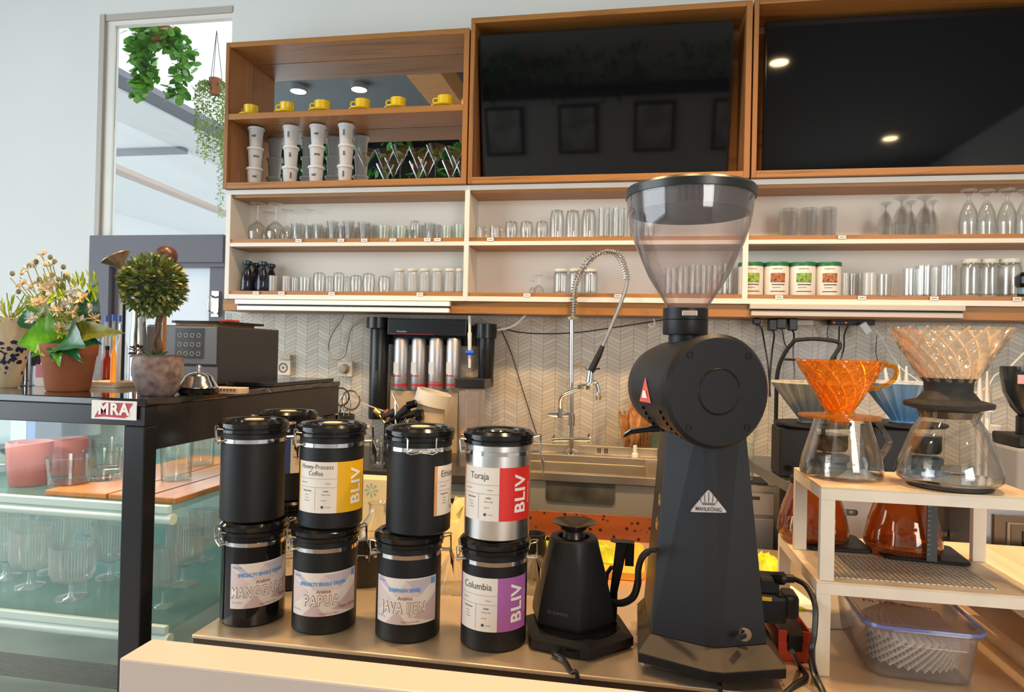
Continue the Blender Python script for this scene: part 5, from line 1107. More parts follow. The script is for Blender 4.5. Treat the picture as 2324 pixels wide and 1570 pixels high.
b.build('succulent', mat('succulent', (0.05, 0.14, 0.07), 0.5), tp)
b = MB(); leafball(b, (-44*q3, -12*q3, 98*q3), 11*q3, 70, 10*q3, lw=0.6); b.build('pine_cone', mat('cone_brown', (0.09, 0.035, 0.02), 0.7), tp)

# service bell
bc = at(444, 862, 1.30); t = thing('service_bell', 'chrome service bell beside the topiary on the display case', 'bell', (bc.x, 1.31, TZ)); q4 = msz((bc.x, 1.3, TZ))
b = MB(); b.lathe([(0, 0), (40*q4, 0), (45*q4, 5*q4), (42*q4, 13*q4), (0, 14*q4)], 40); b.build('base', gblk, t)
b = MB(); b.lathe([(41*q4, 14*q4), (43*q4, 17*q4), (35*q4, 30*q4), (33*q4, 32*q4), (30*q4, 40*q4), (20*q4, 48*q4), (8*q4, 51*q4), (0, 52*q4), (0, 50*q4), (18*q4, 46*q4), (28*q4, 38*q4), (33*q4, 28*q4), (40*q4, 16*q4)], 48); b.build('dome', chrome, t)
b = MB(); b.lathe([(0, 51*q4), (4*q4, 51*q4), (4*q4, 58*q4), (6*q4, 60*q4), (5*q4, 66*q4), (0, 67*q4)], 16); b.build('button', chrome, t)
# stacked cards
t = thing('menu_cards', 'tan strip of folded cards with printed edge lying behind the bell', 'cards', (at(515, 855, 1.36).x, 1.37, TZ), 0.08)
b = MB(); b.loft([[(-0.038, -0.02, 0), (0.032, -0.025, 0), (0.040, 0.0, 0), (0.030, 0.03, 0), (-0.038, 0.03, 0)], [(-0.038, -0.02, 0.012), (0.032, -0.025, 0.012), (0.042, 0.0, 0.012), (0.030, 0.03, 0.012), (-0.038, 0.03, 0.012)]]); b.build('card_stack', mat('card_tan', (0.62, 0.45, 0.30), 0.6), t, smooth=False)
b = MB(); [b.box(-0.030+i*0.0075, -0.026+i*0.0075, -0.0258, -0.0252, 0.006, 0.010) for i in range(8)]; b.build('print', mat('print_brown', (0.15, 0.06, 0.03), 0.6), t, smooth=False)
# register-like machine
A = at(330, 738, 1.62); B_ = at(494, 738, 1.62); mz0 = TZ; mz1 = at(430, 738, 1.62).z
t = thing('coffee_machine', 'black and grey countertop machine with round-key keypad on the display case', 'machine', ((A.x+B_.x)/2, 1.78, TZ))
w_ = (B_.x-A.x)/2; hM = mz1-mz0
b = MB(); b.box(-w_, w_, -0.155, 0.155, 0.0, hM); b.build('body', mat('machine_black', (0.03, 0.032, 0.038), 0.4), t, smooth=False, bevel=0.004)
b = MB(); b.box(-w_+0.004, w_-0.003, -0.160, -0.1555, hM*0.34, hM*0.98); fp = b.build('front_panel', mat('machine_grey', (0.17, 0.19, 0.22), 0.4), t, smooth=False, bevel=0.002)
ka = at(403, 745, 1.62).x-t.location.x; kb_ = at(460, 745, 1.62).x-t.location.x
b = MB(); b.box(ka-0.004, kb_+0.004, -0.1625, -0.1605, hM*0.44, hM*0.95); kp_ = b.build('keypad', mat('keypad_dark', (0.05, 0.055, 0.06), 0.35), t, smooth=False)
for i in range(4):
    for j in range(3):
        cx = ka+(kb_-ka)*(i+0.5)/4; cz = hM*(0.52+0.155*j); b = MB()
        b.m = Matrix.Translation((cx, -0.1628, cz)) @ Matrix.Rotation(PI/2, 4, 'X'); b.lathe([(0.0045, 0), (0.0058, 0), (0.0058, 0.0006), (0.0045, 0.0006)], 16, closed=True); b.build('key', mat('key_pale', (0.45, 0.45, 0.45), 0.4), kp_)
b = MB(); b.box(-w_, w_, -0.158, -0.1555, 0.0, hM*0.30); b.build('lower_panel', mat('machine_steel', (0.22, 0.23, 0.25), 0.35, 0.5), t, smooth=False)
tr = thing('serving_tray', 'stacked wooden and black trays lying on top of the keypad machine', 'tray', (t.location.x+0.01, 1.76, TZ+hM+0.0005))
b = MB(); b.loft([[(x, y, z) for x, y in rpoly(0, 0, 0.14, 0.2, 0.03)] for z in (0, 0.007)]); b.build('wooden_tray', woodX, tr)
b = MB(); b.loft([[(x, y, z) for x, y in rpoly(0.01, 0, 0.17, 0.22, 0.03)] for z in (0.0072, 0.013)]); b.build('black_tray', blk, tr)
o = boxo('folded_card', redp, B_.x-0.05, B_.x-0.025, 1.70, 1.76, TZ+hM+0.0137, TZ+hM+0.020); tag(o, 'small red item lying on the black tray', 'card')
o = boxo('black_ledge', gblk, -1.05, -0.92, 1.98-0.36, 1.98, TZ, TZ+0.010, bevel=0.001); tag(o, 'flat glossy black plate beside the keypad machine', 'plate'); o.location.x = -0.97
# horn and round wooden ladle behind the topiary
hx0 = at(272, 600, 1.50); t = thing('brass_horn', 'small dull brass horn on a thin stand behind the topiary', 'horn', (hx0.x+0.015, 1.50, TZ))
hz_ = hx0.z-TZ; b = MB(); b.lathe([(0, 0), (0.03, 0), (0.03, 0.006), (0, 0.008)], 24); b.build('foot', blk, t)
b = MB(); b.tube([(0, 0, 0.006), (0, 0, hz_-0.035), (0.0, 0, hz_-0.02)], 0.004, 8); b.build('stand', blk, t)
b = MB(); b.m = Matrix.Translation((0.004, 0, hz_-0.025)) @ Matrix.Rotation(math.radians(-28), 4, 'Y') @ Matrix.Rotation(math.radians(12), 4, 'X')
b.lathe([(0.005, 0.0), (0.008, 0.015), (0.016, 0.03), (0.036, 0.048), (0.035, 0.050), (0.014, 0.033), (0.006, 0.016), (0.003, 0)], 32, closed=True); b.build('horn', mat('dull_brass', (0.30, 0.26, 0.20), 0.35, 0.7), t)
hb0 = at(377, 580, 1.52); t = thing('round_ladle', 'dark brown round wooden ladle head standing behind the topiary', 'ladle', (hb0.x, 1.52, TZ))
b = MB(); b.lathe([(0, 0), (0.03, 0), (0.03, 0.006), (0, 0.008)], 24); b.build('foot', blk, t)
b = MB(); b.tube([(0, 0, 0.006), (0, 0, hb0.z-TZ-0.02)], 0.005, 8); b.build('stick', woodZ, t)
b = MB(); rB = 0.027; b.lathe([(0, -rB)]+[(rB*math.cos(q*PI/12), rB*math.sin(q*PI/12)) for q in range(-5, 6)]+[(0, rB)], 24, c=(0, 0, hb0.z-TZ-0.002)); b.build('head', mat('dark_wood', (0.09, 0.03, 0.02), 0.35), t)
# bottles and little things behind the flower pot
def tbottle(px, wpx, top, Y, m, lab, cap=None, neck=0.4, base=None):
    x = at(px, 800, Y).x; q = msz((x, Y, TZ)); h = at(px, top, Y).z-TZ; r = wpx/2*q
    t = thing('bottle', lab, 'bottle', (x, Y, TZ), 0, 'bottles on the display case')
    b = MB(); b.lathe([(0, 0), (r*0.95, 0), (r, 0.004), (r, h*0.6), (r*neck, h*0.75), (r*neck, h*0.9), (0, h*0.9)], 24); b.build('body', m, t)
    b = MB(); b.lathe([(0, h*0.9), (r*neck*1.15, h*0.9), (r*neck*1.15, h), (0, h)], 20); b.build('cap', cap or blk, t); return t
clr = thin_glass('bottle_clear', (0.92, 0.94, 0.96), (0.4, 0.45, 0.5), 1.2, milk=0.15); drk = mat('bottle_dark', (0.015, 0.015, 0.03), 0.2); bcap = mat('cap_blue', (0.03, 0.10, 0.55), 0.4); redl = thin_glass('red_liquid', (0.7, 0.15, 0.1), (0.3, 0.03, 0.03), 1, milk=0.4, mcol=(0.4, 0.05, 0.03))
for a_ in ((240, 18, 716, 1.85, clr, 'clear bottle with blue cap, leftmost of the blue-capped ones', bcap), (256, 16, 714, 1.92, clr, 'clear bottle with blue cap, second of the blue-capped ones', bcap), (270, 16, 716, 1.85, clr, 'clear bottle with blue cap, third of the blue-capped ones', bcap),
           (58, 26, 755, 1.60, drk, 'dark bottle just right of the patterned vase', blk), (80, 26, 760, 1.55, drk, 'dark bottle with white label behind the broad leaf', blk), (222, 22, 770, 1.60, clr, 'clear slim bottle right of the terracotta pot', chrome),
           (243, 22, 785, 1.50, redl, 'small red-filled bottle right of the terracotta pot', None), (258, 12, 762, 1.45, mat('orange_tube', (0.85, 0.35, 0.02), 0.4), 'thin orange bottle right of the terracotta pot', mat('cap_yellow', (0.8, 0.55, 0.03), 0.4)),
           (275, 26, 735, 1.66, clr, 'clear bottle nearest the topiary pot', chrome), (105, 20, 792, 1.48, mat('bottle_white', (0.8, 0.84, 0.84), 0.4), 'white slim bottle hugging the left of the terracotta pot', pwhite)):
    tbottle(*a_[:6], cap=a_[6])
t = tbottle(313, 34, 690, 1.60, mat('shaker_steel', (0.7, 0.72, 0.75), 0.15, 1.0), 'tall polished steel shaker behind the topiary stem', cap=chrome, neck=0.85)
t = thing('small_glass', 'small clear shot glass at the left end of the display case top', 'glass', (at(40, 850, 1.36).x, 1.38, TZ), 0); b = MB(); b.lathe([(r_*0.024, z_*0.045) for r_, z_ in PROF['tumbler']], 28); b.build('bowl', glass, t)
t = thing('pink_packet', 'small pink and white packet standing left of the terracotta pot', 'packet', (at(82, 850, 1.36).x, 1.38, TZ), 0.2); b = MB(); b.box(-0.013, 0.013, -0.008, 0.008, 0, 0.05); b.build('box', mat('packet_pink', (0.65, 0.25, 0.35), 0.5), t, smooth=False); b = MB(); b.box(-0.0131, 0.0131, -0.0083, -0.0081, 0.0, 0.02); b.build('front_patch', paper, t, smooth=False)
t = thing('paper_tray', 'shallow beige tray of small things between flower pot and topiary', 'tray', (at(258, 855, 1.45).x, 1.45, TZ), 0.05); b = MB(); b.loft([[(x, y, z) for x, y in rpoly(0, 0, w2, 0.09, 0.01)] for w2, z in ((0.085, 0), (0.10, 0.012), (0.094, 0.012), (0.08, 0.004))]); b.build('tray_body', mat('tray_beige', (0.66, 0.55, 0.42), 0.5), t)

# ================================================================== HANGING PLANTS (outside the high window)
def hang(px, py, Y, rpx, hpx, lab, seed):
    p = at(px, py, Y); q = msz(p); t = thing('hanging_plant', lab, 'hanging plant', tuple(p)); ztop_ = 3.5-p.z
    b = MB(); b.lathe([(0, 0), (rpx*0.72*q, 0), (rpx*q, hpx*q), (rpx*0.9*q, hpx*q), (rpx*0.6*q, 4*q), (0, 4*q)], 28); b.build('pot', terra, t)
    for k in range(3):
        a_ = 2*PI*k/3+0.4; b = MB(); b.tube([(rpx*q*math.cos(a_), rpx*q*math.sin(a_), hpx*q), (0, 0, hpx*q+110*q)], 0.0016, 5); b.build('cord', blk, t)
    return t, q, p
ga = mat('monstera_green', (0.16, 0.40, 0.05), 0.4, var=0.4, vscale=14); gb_ = mat('vine_green', (0.30, 0.40, 0.10), 0.5, var=0.4, vscale=20)
t, q, p = hang(365, 98, 3.25, 26, 36, 'hanging terracotta pot with two long trailing split-leaf vines outside the window', 1)
for (strand, n) in (([(345, 75), (320, 60), (312, 100), (325, 150), (318, 215)], 190), ([(350, 80), (335, 110), (340, 160), (322, 190)], 120), ([(385, 75), (405, 90), (425, 130), (412, 180), (392, 225)], 150), ([(350, 90), (370, 100), (395, 110), (405, 150)], 60)):
    pts = [at(x, y, 3.25+random.uniform(-.03, .03))-p for x, y in strand]; cv_ = sm(pts, 8); b = MB()
    for i in range(n):
        c = cv_[int(len(cv_)*i/n)]+Vector((random.uniform(-.035, .035), random.uniform(-.035, .035), random.uniform(-.02, .02))); leaf(b, c, Vector((random.uniform(-1, 1), random.uniform(-1, .6), random.uniform(-1, .4))), 0.058*random.uniform(.7, 1.1), 0.8)
    b.tube(cv_, 0.002, 5); o = b.build('foliage', ga, t); o['kind'] = 'stuff'
t, q, p = hang(488, 215, 3.3, 14, 36, 'hanging pot with a fine curtain of trailing small leaves at the window edge', 2)
for k in range(16):
    x0 = 446+k*4.6; y1 = (300, 345, 320, 355, 365, 350, 340, 360, 345, 370, 355, 330, 360, 345, 350, 340)[k]; b = MB(); Yk = 3.3+random.uniform(-.05, .05)
    cv_ = sm([at(488, 182, 3.3)-p, at(x0, 195, Yk)-p, at(x0-3, 260, Yk)-p, at(x0, y1, Yk)-p], 14)
    b.tube(cv_, 0.0008, 4)
    for c in cv_[6:]:
        for _ in range(2): leaf(b, c, Vector((random.uniform(-1, 1), random.uniform(-1, 1), random.uniform(-1, .3))), 0.018, 0.55)
    o = b.build('vine', gb_, t)
b = MB(); cv_ = sm([at(503, 380, 3.35)-p, at(500, 430, 3.35)-p, at(498, 490, 3.35)-p], 16)
cv_ = sm([at(505, 185, 3.35)-p, at(508, 300, 3.35)-p, at(503, 390, 3.35)-p, at(498, 490, 3.35)-p], 20); b.tube(cv_, 0.001, 4)
for c in cv_:
    for _ in range(4): leaf(b, c+Vector((random.uniform(-.015, .015), 0, 0)), Vector((random.uniform(-1, 1), random.uniform(-1, 1), random.uniform(-1, .3))), 0.02, 0.55)
b.build('vine', gb_, t)
# ================================================================== BACK COUNTER, SINK, WALL FITTINGS
bcz = 0.93
# left back counter with stainless fronts
t = thing('back_counter', 'stainless back counter with dark top under the water filter', 'counter', (-1.12, 2.62, 0))
b = loc(MB(), -1.12, 2.62); b.box(-1.70, -0.53, 2.34, 2.918, bcz-0.03, bcz); b.build('worktop', mat('top_dark', (0.05, 0.05, 0.052), 0.3), t, smooth=False, bevel=0.002)
b = loc(MB(), -1.12, 2.62); b.box(-1.69, -0.54, 2.37, 2.917, 0.1, bcz-0.0305); b.build('body', mat('front_greygreen', (0.40, 0.44, 0.41), 0.4, 0.3), t, smooth=False)
for i in range(3):
    x0_ = -1.67+i*0.375
    b = loc(MB(), -1.12, 2.62); b.box(x0_, x0_+0.36, 2.355, 2.3695, 0.25, bcz-0.06); dr = b.build('door', mat('front_pale', (0.50, 0.54, 0.51), 0.35, 0.3), t, smooth=False, bevel=0.002)
    b = loc(MB(), -1.12, 2.62); b.box(x0_+0.05, x0_+0.31, 2.348, 2.3545, bcz-0.10, bcz-0.085); b.build('handle', blk, dr, smooth=False)
# sink
s0 = -0.52; s1 = at(1499, 1060, 2.5).x
t = thing('sink_unit', 'stainless steel sink unit with raised rim below the spray tap', 'sink', ((s0+s1)/2, 2.55, 0))
sc = (s0+s1)/2; zr = at(1300, 1078, 2.30).z+0.005
def S_(): return loc(MB(), sc, 2.55)
b = S_(); rw = 0.028
b.box(s0, s1, 2.30, 2.30+rw, zr-0.03, zr); b.box(s0, s1, 2.70, 2.76, zr-0.03, zr+0.002); b.box(s0, s0+rw, 2.30+rw, 2.70, zr-0.03, zr); b.box(s1-rw-0.02, s1, 2.30+rw, 2.70, zr-0.03, zr)
b.build('rim', sinks, t, smooth=False, bevel=0.003)
b = S_(); b.box(s0+rw, s1-rw-0.02, 2.69, 2.6995, zr-0.2, zr-0.0305); b.box(s0+rw, s1-rw-0.02, 2.30+rw, 2.69, zr-0.21, zr-0.2); b.box(s0+rw-0.005, s0+rw, 2.33, 2.69, zr-0.2, zr-0.0305); b.box(s1-rw-0.02, s1-rw-0.015, 2.33, 2.69, zr-0.2, zr-0.0305); b.build('basin', sinks, t, smooth=False)
za = at(1350, 1168, 2.31).z
b = S_(); b.box(s0+0.01, s1-0.005, 2.31, 2.328, za, zr-0.0305); b.build('apron', mat('apron_beige', (0.50, 0.47, 0.41), 0.38, 0.5, var=0.08, vscale=5), t, smooth=False)
pa_ = at(1240, 1080, 2.31); pb_ = at(1395, 1145, 2.31)
b = S_(); b.loft([[(x, y, z) for x, z in rpoly((pa_.x+pb_.x)/2, (pa_.z+pb_.z)/2, pb_.x-pa_.x, pa_.z-pb_.z, 0.012)] for y in (2.306, 2.3095)]); b.build('front_panel', mat('panel_olive', (0.075, 0.072, 0.058), 0.45, var=0.5, vscale=12), t, smooth=False)
b = S_(); b.box(s0+0.03, s1-0.03, 2.34, 2.74, 0.08, zr-0.215); b.build('cabinet', mat('sink_dark', (0.10, 0.085, 0.07), 0.5, 0.3), t, smooth=False)
b = S_(); b.box(s0, s1, 2.76, 2.80, zr-0.03, zr+0.035); b.build('upstand', sinks, t, smooth=False, bevel=0.003)
for dx in (-0.018, -0.010, 0.010, 0.018):
    c_ = at(1367, 1049, 2.76); b = S_(); b.box(c_.x+dx-0.0022, c_.x+dx+0.0022, 2.7585, 2.7598, zr+0.006, zr+0.026); b.build('overflow_slot', blk, t, smooth=False)
# spray tap
FYt = 2.728; f0 = at(1297, 1026, FYt); fz0 = zr-0.03
t = thing('spray_tap', 'tall chrome pre-rinse tap with coiled spring hose against the tiles', 'tap', (f0.x, FYt, zr+0.0023))
def fp_(px, py, Y=FYt): return at(px, py, Y)-Vector((f0.x, FYt, zr+0.0023))
o_c = chrome
b = MB(); b.tube([fp_(1297, 1028), fp_(1298, 720)], 0.0085, 14); b.build('riser_pipe', o_c, t)
b = MB(); b.lathe([(0, 0), (0.022, 0), (0.024, 0.012), (0.013, 0.022), (0.014, 0.06), (0, 0.06)], 24, c=(0, 0, 0)); b.build('pillar', o_c, t)
b = MB(); b.lathe([(0, 0), (0.014, 0), (0.014, 0.045), (0, 0.045)], 20, c=tuple(fp_(1297, 965))); b.build('coupling', o_c, t)
b = MB(); b.tube([fp_(1258, 997), fp_(1340, 997)], [0.010, 0.010], 12); b.build('valve_body', o_c, t)
for px, py, s in ((1257, 997, -1), (1336, 995, 1)):
    b = MB(); b.tube([fp_(px, py), fp_(px+s*2, py+1)], [0.014, 0.014], 12); c_ = fp_(px, py); b.tube([c_+Vector((0, 0, -0.016)), c_+Vector((0, -0.005, 0.020))], 0.005, 8); b.build('cross_handle', o_c, t)
b = MB(); b.tube([fp_(1297, 941), fp_(1268, 941)], 0.009, 12); b.tube([fp_(1272, 948), fp_(1272, 925)], 0.011, 12); b.tube([fp_(1266, 942), fp_(1245, 941)], [0.011, 0.006], 10); b.build('spout_valve', o_c, t)
b = MB(); b.tube(sm([fp_(1272, 928), fp_(1273, 905, 2.70), fp_(1285, 893, 2.68), fp_(1320, 880, 2.66), fp_(1345, 868, 2.64), fp_(1353, 870, 2.63), fp_(1358, 885, 2.63), fp_(1358, 900, 2.63)]), 0.008, 12); b.build('swing_spout', o_c, t)
b = MB(); b.lathe([(0, -0.012), (0.010, -0.012), (0.012, 0.004), (0, 0.006)], 16, c=tuple(fp_(1358, 900, 2.63))); b.build('spout_tip', o_c, t)
b = MB(); b.tube([fp_(1298, 830), fp_(1328, 832), fp_(1332, 840)], 0.003, 6); b.build('hose_hook', wirem, t)
b = MB(); b.lathe([(0.008, -0.006), (0.024, -0.006), (0.026, 0.004), (0.008, 0.008)], 20, c=tuple(fp_(1300, 722)), closed=True); b.build('spring_collar', mat('collar_brass', (0.60, 0.58, 0.45), 0.3, 0.8), t)
hose = sm([fp_(1300, 722), fp_(1302, 690), fp_(1304, 655, 2.718), fp_(1315, 622, 2.70), fp_(1340, 588, 2.68), fp_(1372, 570, 2.66), fp_(1400, 575, 2.65), fp_(1415, 600, 2.64), fp_(1423, 630, 2.63), fp_(1420, 655, 2.63), fp_(1408, 690, 2.63), fp_(1385, 745, 2.63), fp_(1365, 792, 2.63)], 12)
b = MB(); b.tube(hose, 0.0072, 10); b.build('hose', mat('hose_braid', (0.45, 0.44, 0.42), 0.3, 0.9, bump=0.6, bscale=500), t)
# spring around the upper part of the hose
sp = hose[:int(12*8.3)]; coil = []; turns = 44; n_ = len(sp)
for i in range(turns*10):
    u = i/(turns*10)*(n_-1); k_ = int(u); f_ = u-k_; c_ = sp[k_].lerp(sp[min(k_+1, n_-1)], f_); d = (sp[min(k_+1, n_-1)]-sp[k_]); d = d.normalized() if d.length > 1e-9 else Vector((0, 0, 1))
    s_ = d.cross(Vector((0, 1, 0))).normalized(); w_ = d.cross(s_); a_ = 2*PI*i/10; r_ = 0.013 if i/(turns*10) > 0.25 else 0.0145
    coil.append(c_+(s_*math.cos(a_)+w_*math.sin(a_))*r_)
b = MB(); b.tube(coil, 0.0019, 5); b.build('spring', chrome, t)
b = MB(); b.tube([fp_(1368, 785, 2.63), fp_(1358, 808, 2.63), fp_(1341, 842, 2.63)], [0.009, 0.012, 0.013], 12); b.build('grip', rubber, t)
b = MB(); b.tube([fp_(1341, 842, 2.63), fp_(1338, 868, 2.63)], [0.012, 0.016], 14); b.lathe([(0, -0.008), (0.024, -0.008), (0.026, 0.006), (0.012, 0.012), (0, 0.012)], 24, c=tuple(fp_(1325, 878, 2.63))); b.build('spray_head', o_c, t)
b = MB(); b.tube(sm([fp_(1345, 845, 2.62), fp_(1352, 838, 2.61), fp_(1362, 836, 2.61)]), 0.0035, 8); b.build('spray_trigger', blk, t)

# water filter set on the wall
FY = 2.86; c0 = at(970, 745, FY); t = thing('water_filter', 'black wall water filter set with four silver cartridges', 'water filter', (c0.x, 2.92, at(970, 940, FY).z))
O_ = Vector((c0.x, 2.92, t.location.z))
def wp(px, py, Y=FY): return at(px, py, Y)-O_
def wbox(name, px0, py0, px1, py1, y0, y1, m, bev=0.003, par=None):
    a_, b_ = wp(px0, py0, y0), wp(px1, py1, y0); b = MB(); b.box(min(a_.x, b_.x), max(a_.x, b_.x), y0-2.92, y1-2.92, min(a_.z, b_.z), max(a_.z, b_.z)); return b.build(name, m, par or t, smooth=False, bevel=bev)
fblk = mat('filter_black', (0.012, 0.013, 0.016), 0.3)
wbox('head_box', 880, 722, 1058, 763, 2.82, 2.90, fblk); wbox('rear_plate', 862, 735, 1080, 785, 2.901, 2.918, fblk)
def wcyl(name, pxc, wpx, py0, py1, Y, m, par=None, prof=None):
    a_, b_ = wp(pxc, py1, Y), wp(pxc, py0, Y); r = wpx/2*msz(at(pxc, py0, Y)); h = b_.z-a_.z; b = MB(); pr = prof or [(0, 0), (0.92, 0), (1, 0.02), (1, 0.98), (0.92, 1), (0, 1)]
    b.lathe([(q*r, w*h) for q, w in pr], 32, c=(a_.x, a_.y, a_.z)); return b.build(name, m, par or t)
wcyl('membrane_housing', 857, 42, 745, 950, 2.865, fblk); wcyl('housing_cap', 857, 50, 720, 745, 2.865, fblk)
wcyl('sump_housing', 1102, 38, 768, 870, 2.865, fblk, prof=[(0, 0), (0.8, 0), (0.9, 0.03), (1, 1), (0, 1)]); wcyl('sump_cap', 1102, 50, 735, 768, 2.865, fblk)
silv = mat('cartridge_silver', (0.60, 0.60, 0.62), 0.42, 0.9); carr = mat('cartridge_red', (0.45, 0.02, 0.04), 0.4)
for i, px in enumerate((909, 948.5, 988, 1028)):
    c_ = wcyl('cartridge', px, 33, 765, 884, 2.85, silv, prof=[(0, 0), (0.85, 0), (1, 0.04), (1, 0.93), (0.8, 0.98), (0, 1)])
    wcyl('red_ring', px, 33.8, 870, 876, 2.85, carr, par=c_); wcyl('red_ring', px, 33.6, 851 if i != 2 else 866, 854 if i != 2 else 868, 2.85, carr, par=c_)
    a_ = wp(px, 835, 2.85); r = 16.7*msz(at(px, 835, 2.85)); fn = lambda u, v: (a_.x+r*math.sin(u/r-0.35), a_.y-r*math.cos(u/r-0.35), a_.z+v)
    b = MB(); put_rect(b, -0.018, 0.014, -0.025, 0.025, fn); lb = b.build('label', mat('cart_label', (0.66, 0.66, 0.66), 0.5), c_, smooth=False)
b = MB(); a_ = wp(884, 757, 2.819); e_ = wp(985, 757, 2.819); b.box(a_.x, e_.x, a_.y-0.0012, a_.y+0.0002, a_.z-0.0018, a_.z+0.0012); b.build('red_stripe', carr, t, smooth=False)
b = MB(); a_ = wp(912, 752, 2.8185); put_text(b, 'Waterfilter', 0.010, 0, 0, lambda u, v: (a_.x+u, a_.y-0.001, a_.z+v)); b.build('lettering', inkw, t, smooth=False)
b = MB(); b.tube([wp(1066, 716, 2.80), wp(1066, 755, 2.80)], 0.006, 10); b.tube([wp(1066, 755, 2.80), wp(1066, 835, 2.80)], [0.009, 0.0055], 10); b.build('sample_tap', pwhite, t)
b = MB(); b.tube([wp(1058, 800, 2.79), wp(1075, 800, 2.79)], 0.010, 8); b.build('blue_valve', mat('valve_blue', (0.01, 0.12, 0.75), 0.4), t)
b = MB(); b.tube([wp(1063, 801, 2.80), wp(1070, 835, 2.80)], 0.001, 3) if False else None
wbox('drip_tray', 1032, 858, 1100, 882, 2.72, 2.90, fblk)
b = MB(); b.tube(sm([wp(838, 730), wp(815, 732), wp(797, 745), wp(789, 775), wp(782, 805), wp(765, 815), wp(748, 805), wp(745, 780), wp(757, 750), wp(775, 725), wp(780, 714, 2.80)]), 0.005, 8); b.build('supply_hose', mat('hose_grey', (0.38, 0.34, 0.30), 0.4), t)
b = MB(); b.tube(sm([wp(1128, 748), wp(1150, 745), wp(1172, 735), wp(1192, 716, 2.80)]), 0.005, 8); b.build('outlet_hose', cablew, t)
# loose cables on the tiles
def cable(lab, pts, r, m, name='cable', yy=2.90):
    P = [at(p[0], p[1], p[2] if len(p) > 2 else yy) for p in pts]; o0 = P[0]; b = MB(); b.tube(sm([p-o0 for p in P]), r, 6); o = b.build(name, m, loc=tuple(o0)); tag(o, lab, 'cable'); return o
cable('thin black cable slung along the tiles behind the spray tap', [(1130, 744), (1200, 756), (1300, 755), (1400, 742), (1505, 726)], 0.0022, rubber, yy=2.915)
cable('thin black cable hanging from the water filter down behind the canisters', [(1138, 748), (1160, 800), (1185, 880), (1218, 985)], 0.0018, rubber, yy=2.915)
cable('white hook cable end hanging under the fascia by the hopper', [(1483, 722, 2.85), (1486, 735, 2.85), (1478, 742, 2.85), (1472, 735, 2.85)], 0.0035, cablew)
cable('cream power cable curving from the left socket to the black handles', [(784, 845, 2.90), (785, 880, 2.90), (800, 905, 2.88), (850, 925, 2.80), (880, 935, 2.72)], 0.0032, mat('cable_cream', (0.6, 0.5, 0.38), 0.5))
def socket(px, py, lab, plug=None):
    p = at(px, py, 2.922); q = msz(p); t = thing('wall_socket', lab, 'socket', (p.x, 2.922, p.z-17*q))
    b = MB(); b.box(-17*q, 17*q, -0.022, 0, 0, 34*q); b.build('plate', mat('socket_ivory', (0.66, 0.60, 0.50), 0.45), t, smooth=False, bevel=0.002)
    b = MB(); b.m = Matrix.Translation((0, -0.0225, 17*q)) @ Matrix.Rotation(PI/2, 4, 'X'); b.lathe([(8*q, 0), (11*q, 0), (11*q, 0.0015), (8*q, 0.0015)], 20, closed=True); b.lathe([(0, 0), (3*q, 0), (3*q, 0.002), (0, 0.002)], 12); b.build('outlet_ring', mat('ring_dark', (0.12, 0.10, 0.08), 0.5), t)
    if plug:
        b = MB(); b.lathe([(0, -0.06), (9*q, -0.055), (10*q, -0.03), (10*q, -0.024), (0, -0.024)], 16); b.v = [(x, z, -y+17*q) for x, y, z in b.v]; b.build('plug', plug, t)
socket(648, 834, 'ivory wall socket with a paper scrap on top, right of the keypad machine'); socket(787, 837, 'ivory wall socket with cable plugged in, left of the water filter', mat('plug_grey', (0.3, 0.27, 0.22), 0.5)); socket(1446, 866, 'white wall socket with blue plug behind the big grinder', mat('plug_blue', (0.02, 0.06, 0.5), 0.45))
o = boxo('paper_scrap', mat('scrap_tan', (0.62, 0.48, 0.33), 0.6), at(640, 810, 2.91).x, at(660, 810, 2.91).x, 2.902, 2.918, at(648, 816, 2.91).z, at(648, 808, 2.91).z+0.006); tag(o, 'tan paper scrap on top of the leftmost ivory socket', 'paper')

# things standing on the back counter between canisters and tiles
pB = at(890, 885, 2.86); pB2 = at(1042, 885, 2.86)
o = boxo('leaning_board', mat('board_beige', (0.50, 0.36, 0.20), 0.6, var=0.15, vscale=6), pB.x, pB2.x, 2.84, 2.86, bcz+0.0003 if pB2.x < -0.55 else zr+0.04, pB.z); o.location.z = bcz+0.0003; tag(o, 'plain beige wooden board standing upright under the silver cartridges', 'board')
def hold(px, wpx, top, Y, m, name, lab, cat, z0=bcz+0.0003, taper=1.0):
    x = at(px, top, Y).x; q = msz((x, Y, z0)); h = at(px, top, Y).z-z0; r = wpx/2*q; t = thing(name, lab, cat, (x, Y, z0)); b = MB(); b.lathe([(0, 0), (r*taper, 0), (r, h), (r*0.93, h), (r*0.9*taper, 0.01), (0, 0.01)], 28); b.build('body', m, t); return t, q, h, r
t, q, h, r = hold(758, 92, 940, 2.52, mat('holder_dark', (0.03, 0.028, 0.025), 0.4), 'utensil_holder', 'dark round holder full of brass whisks and ladles before the tiles', 'utensil holder')
bz = mat('utensil_bronze', (0.35, 0.20, 0.08), 0.3, 0.8)
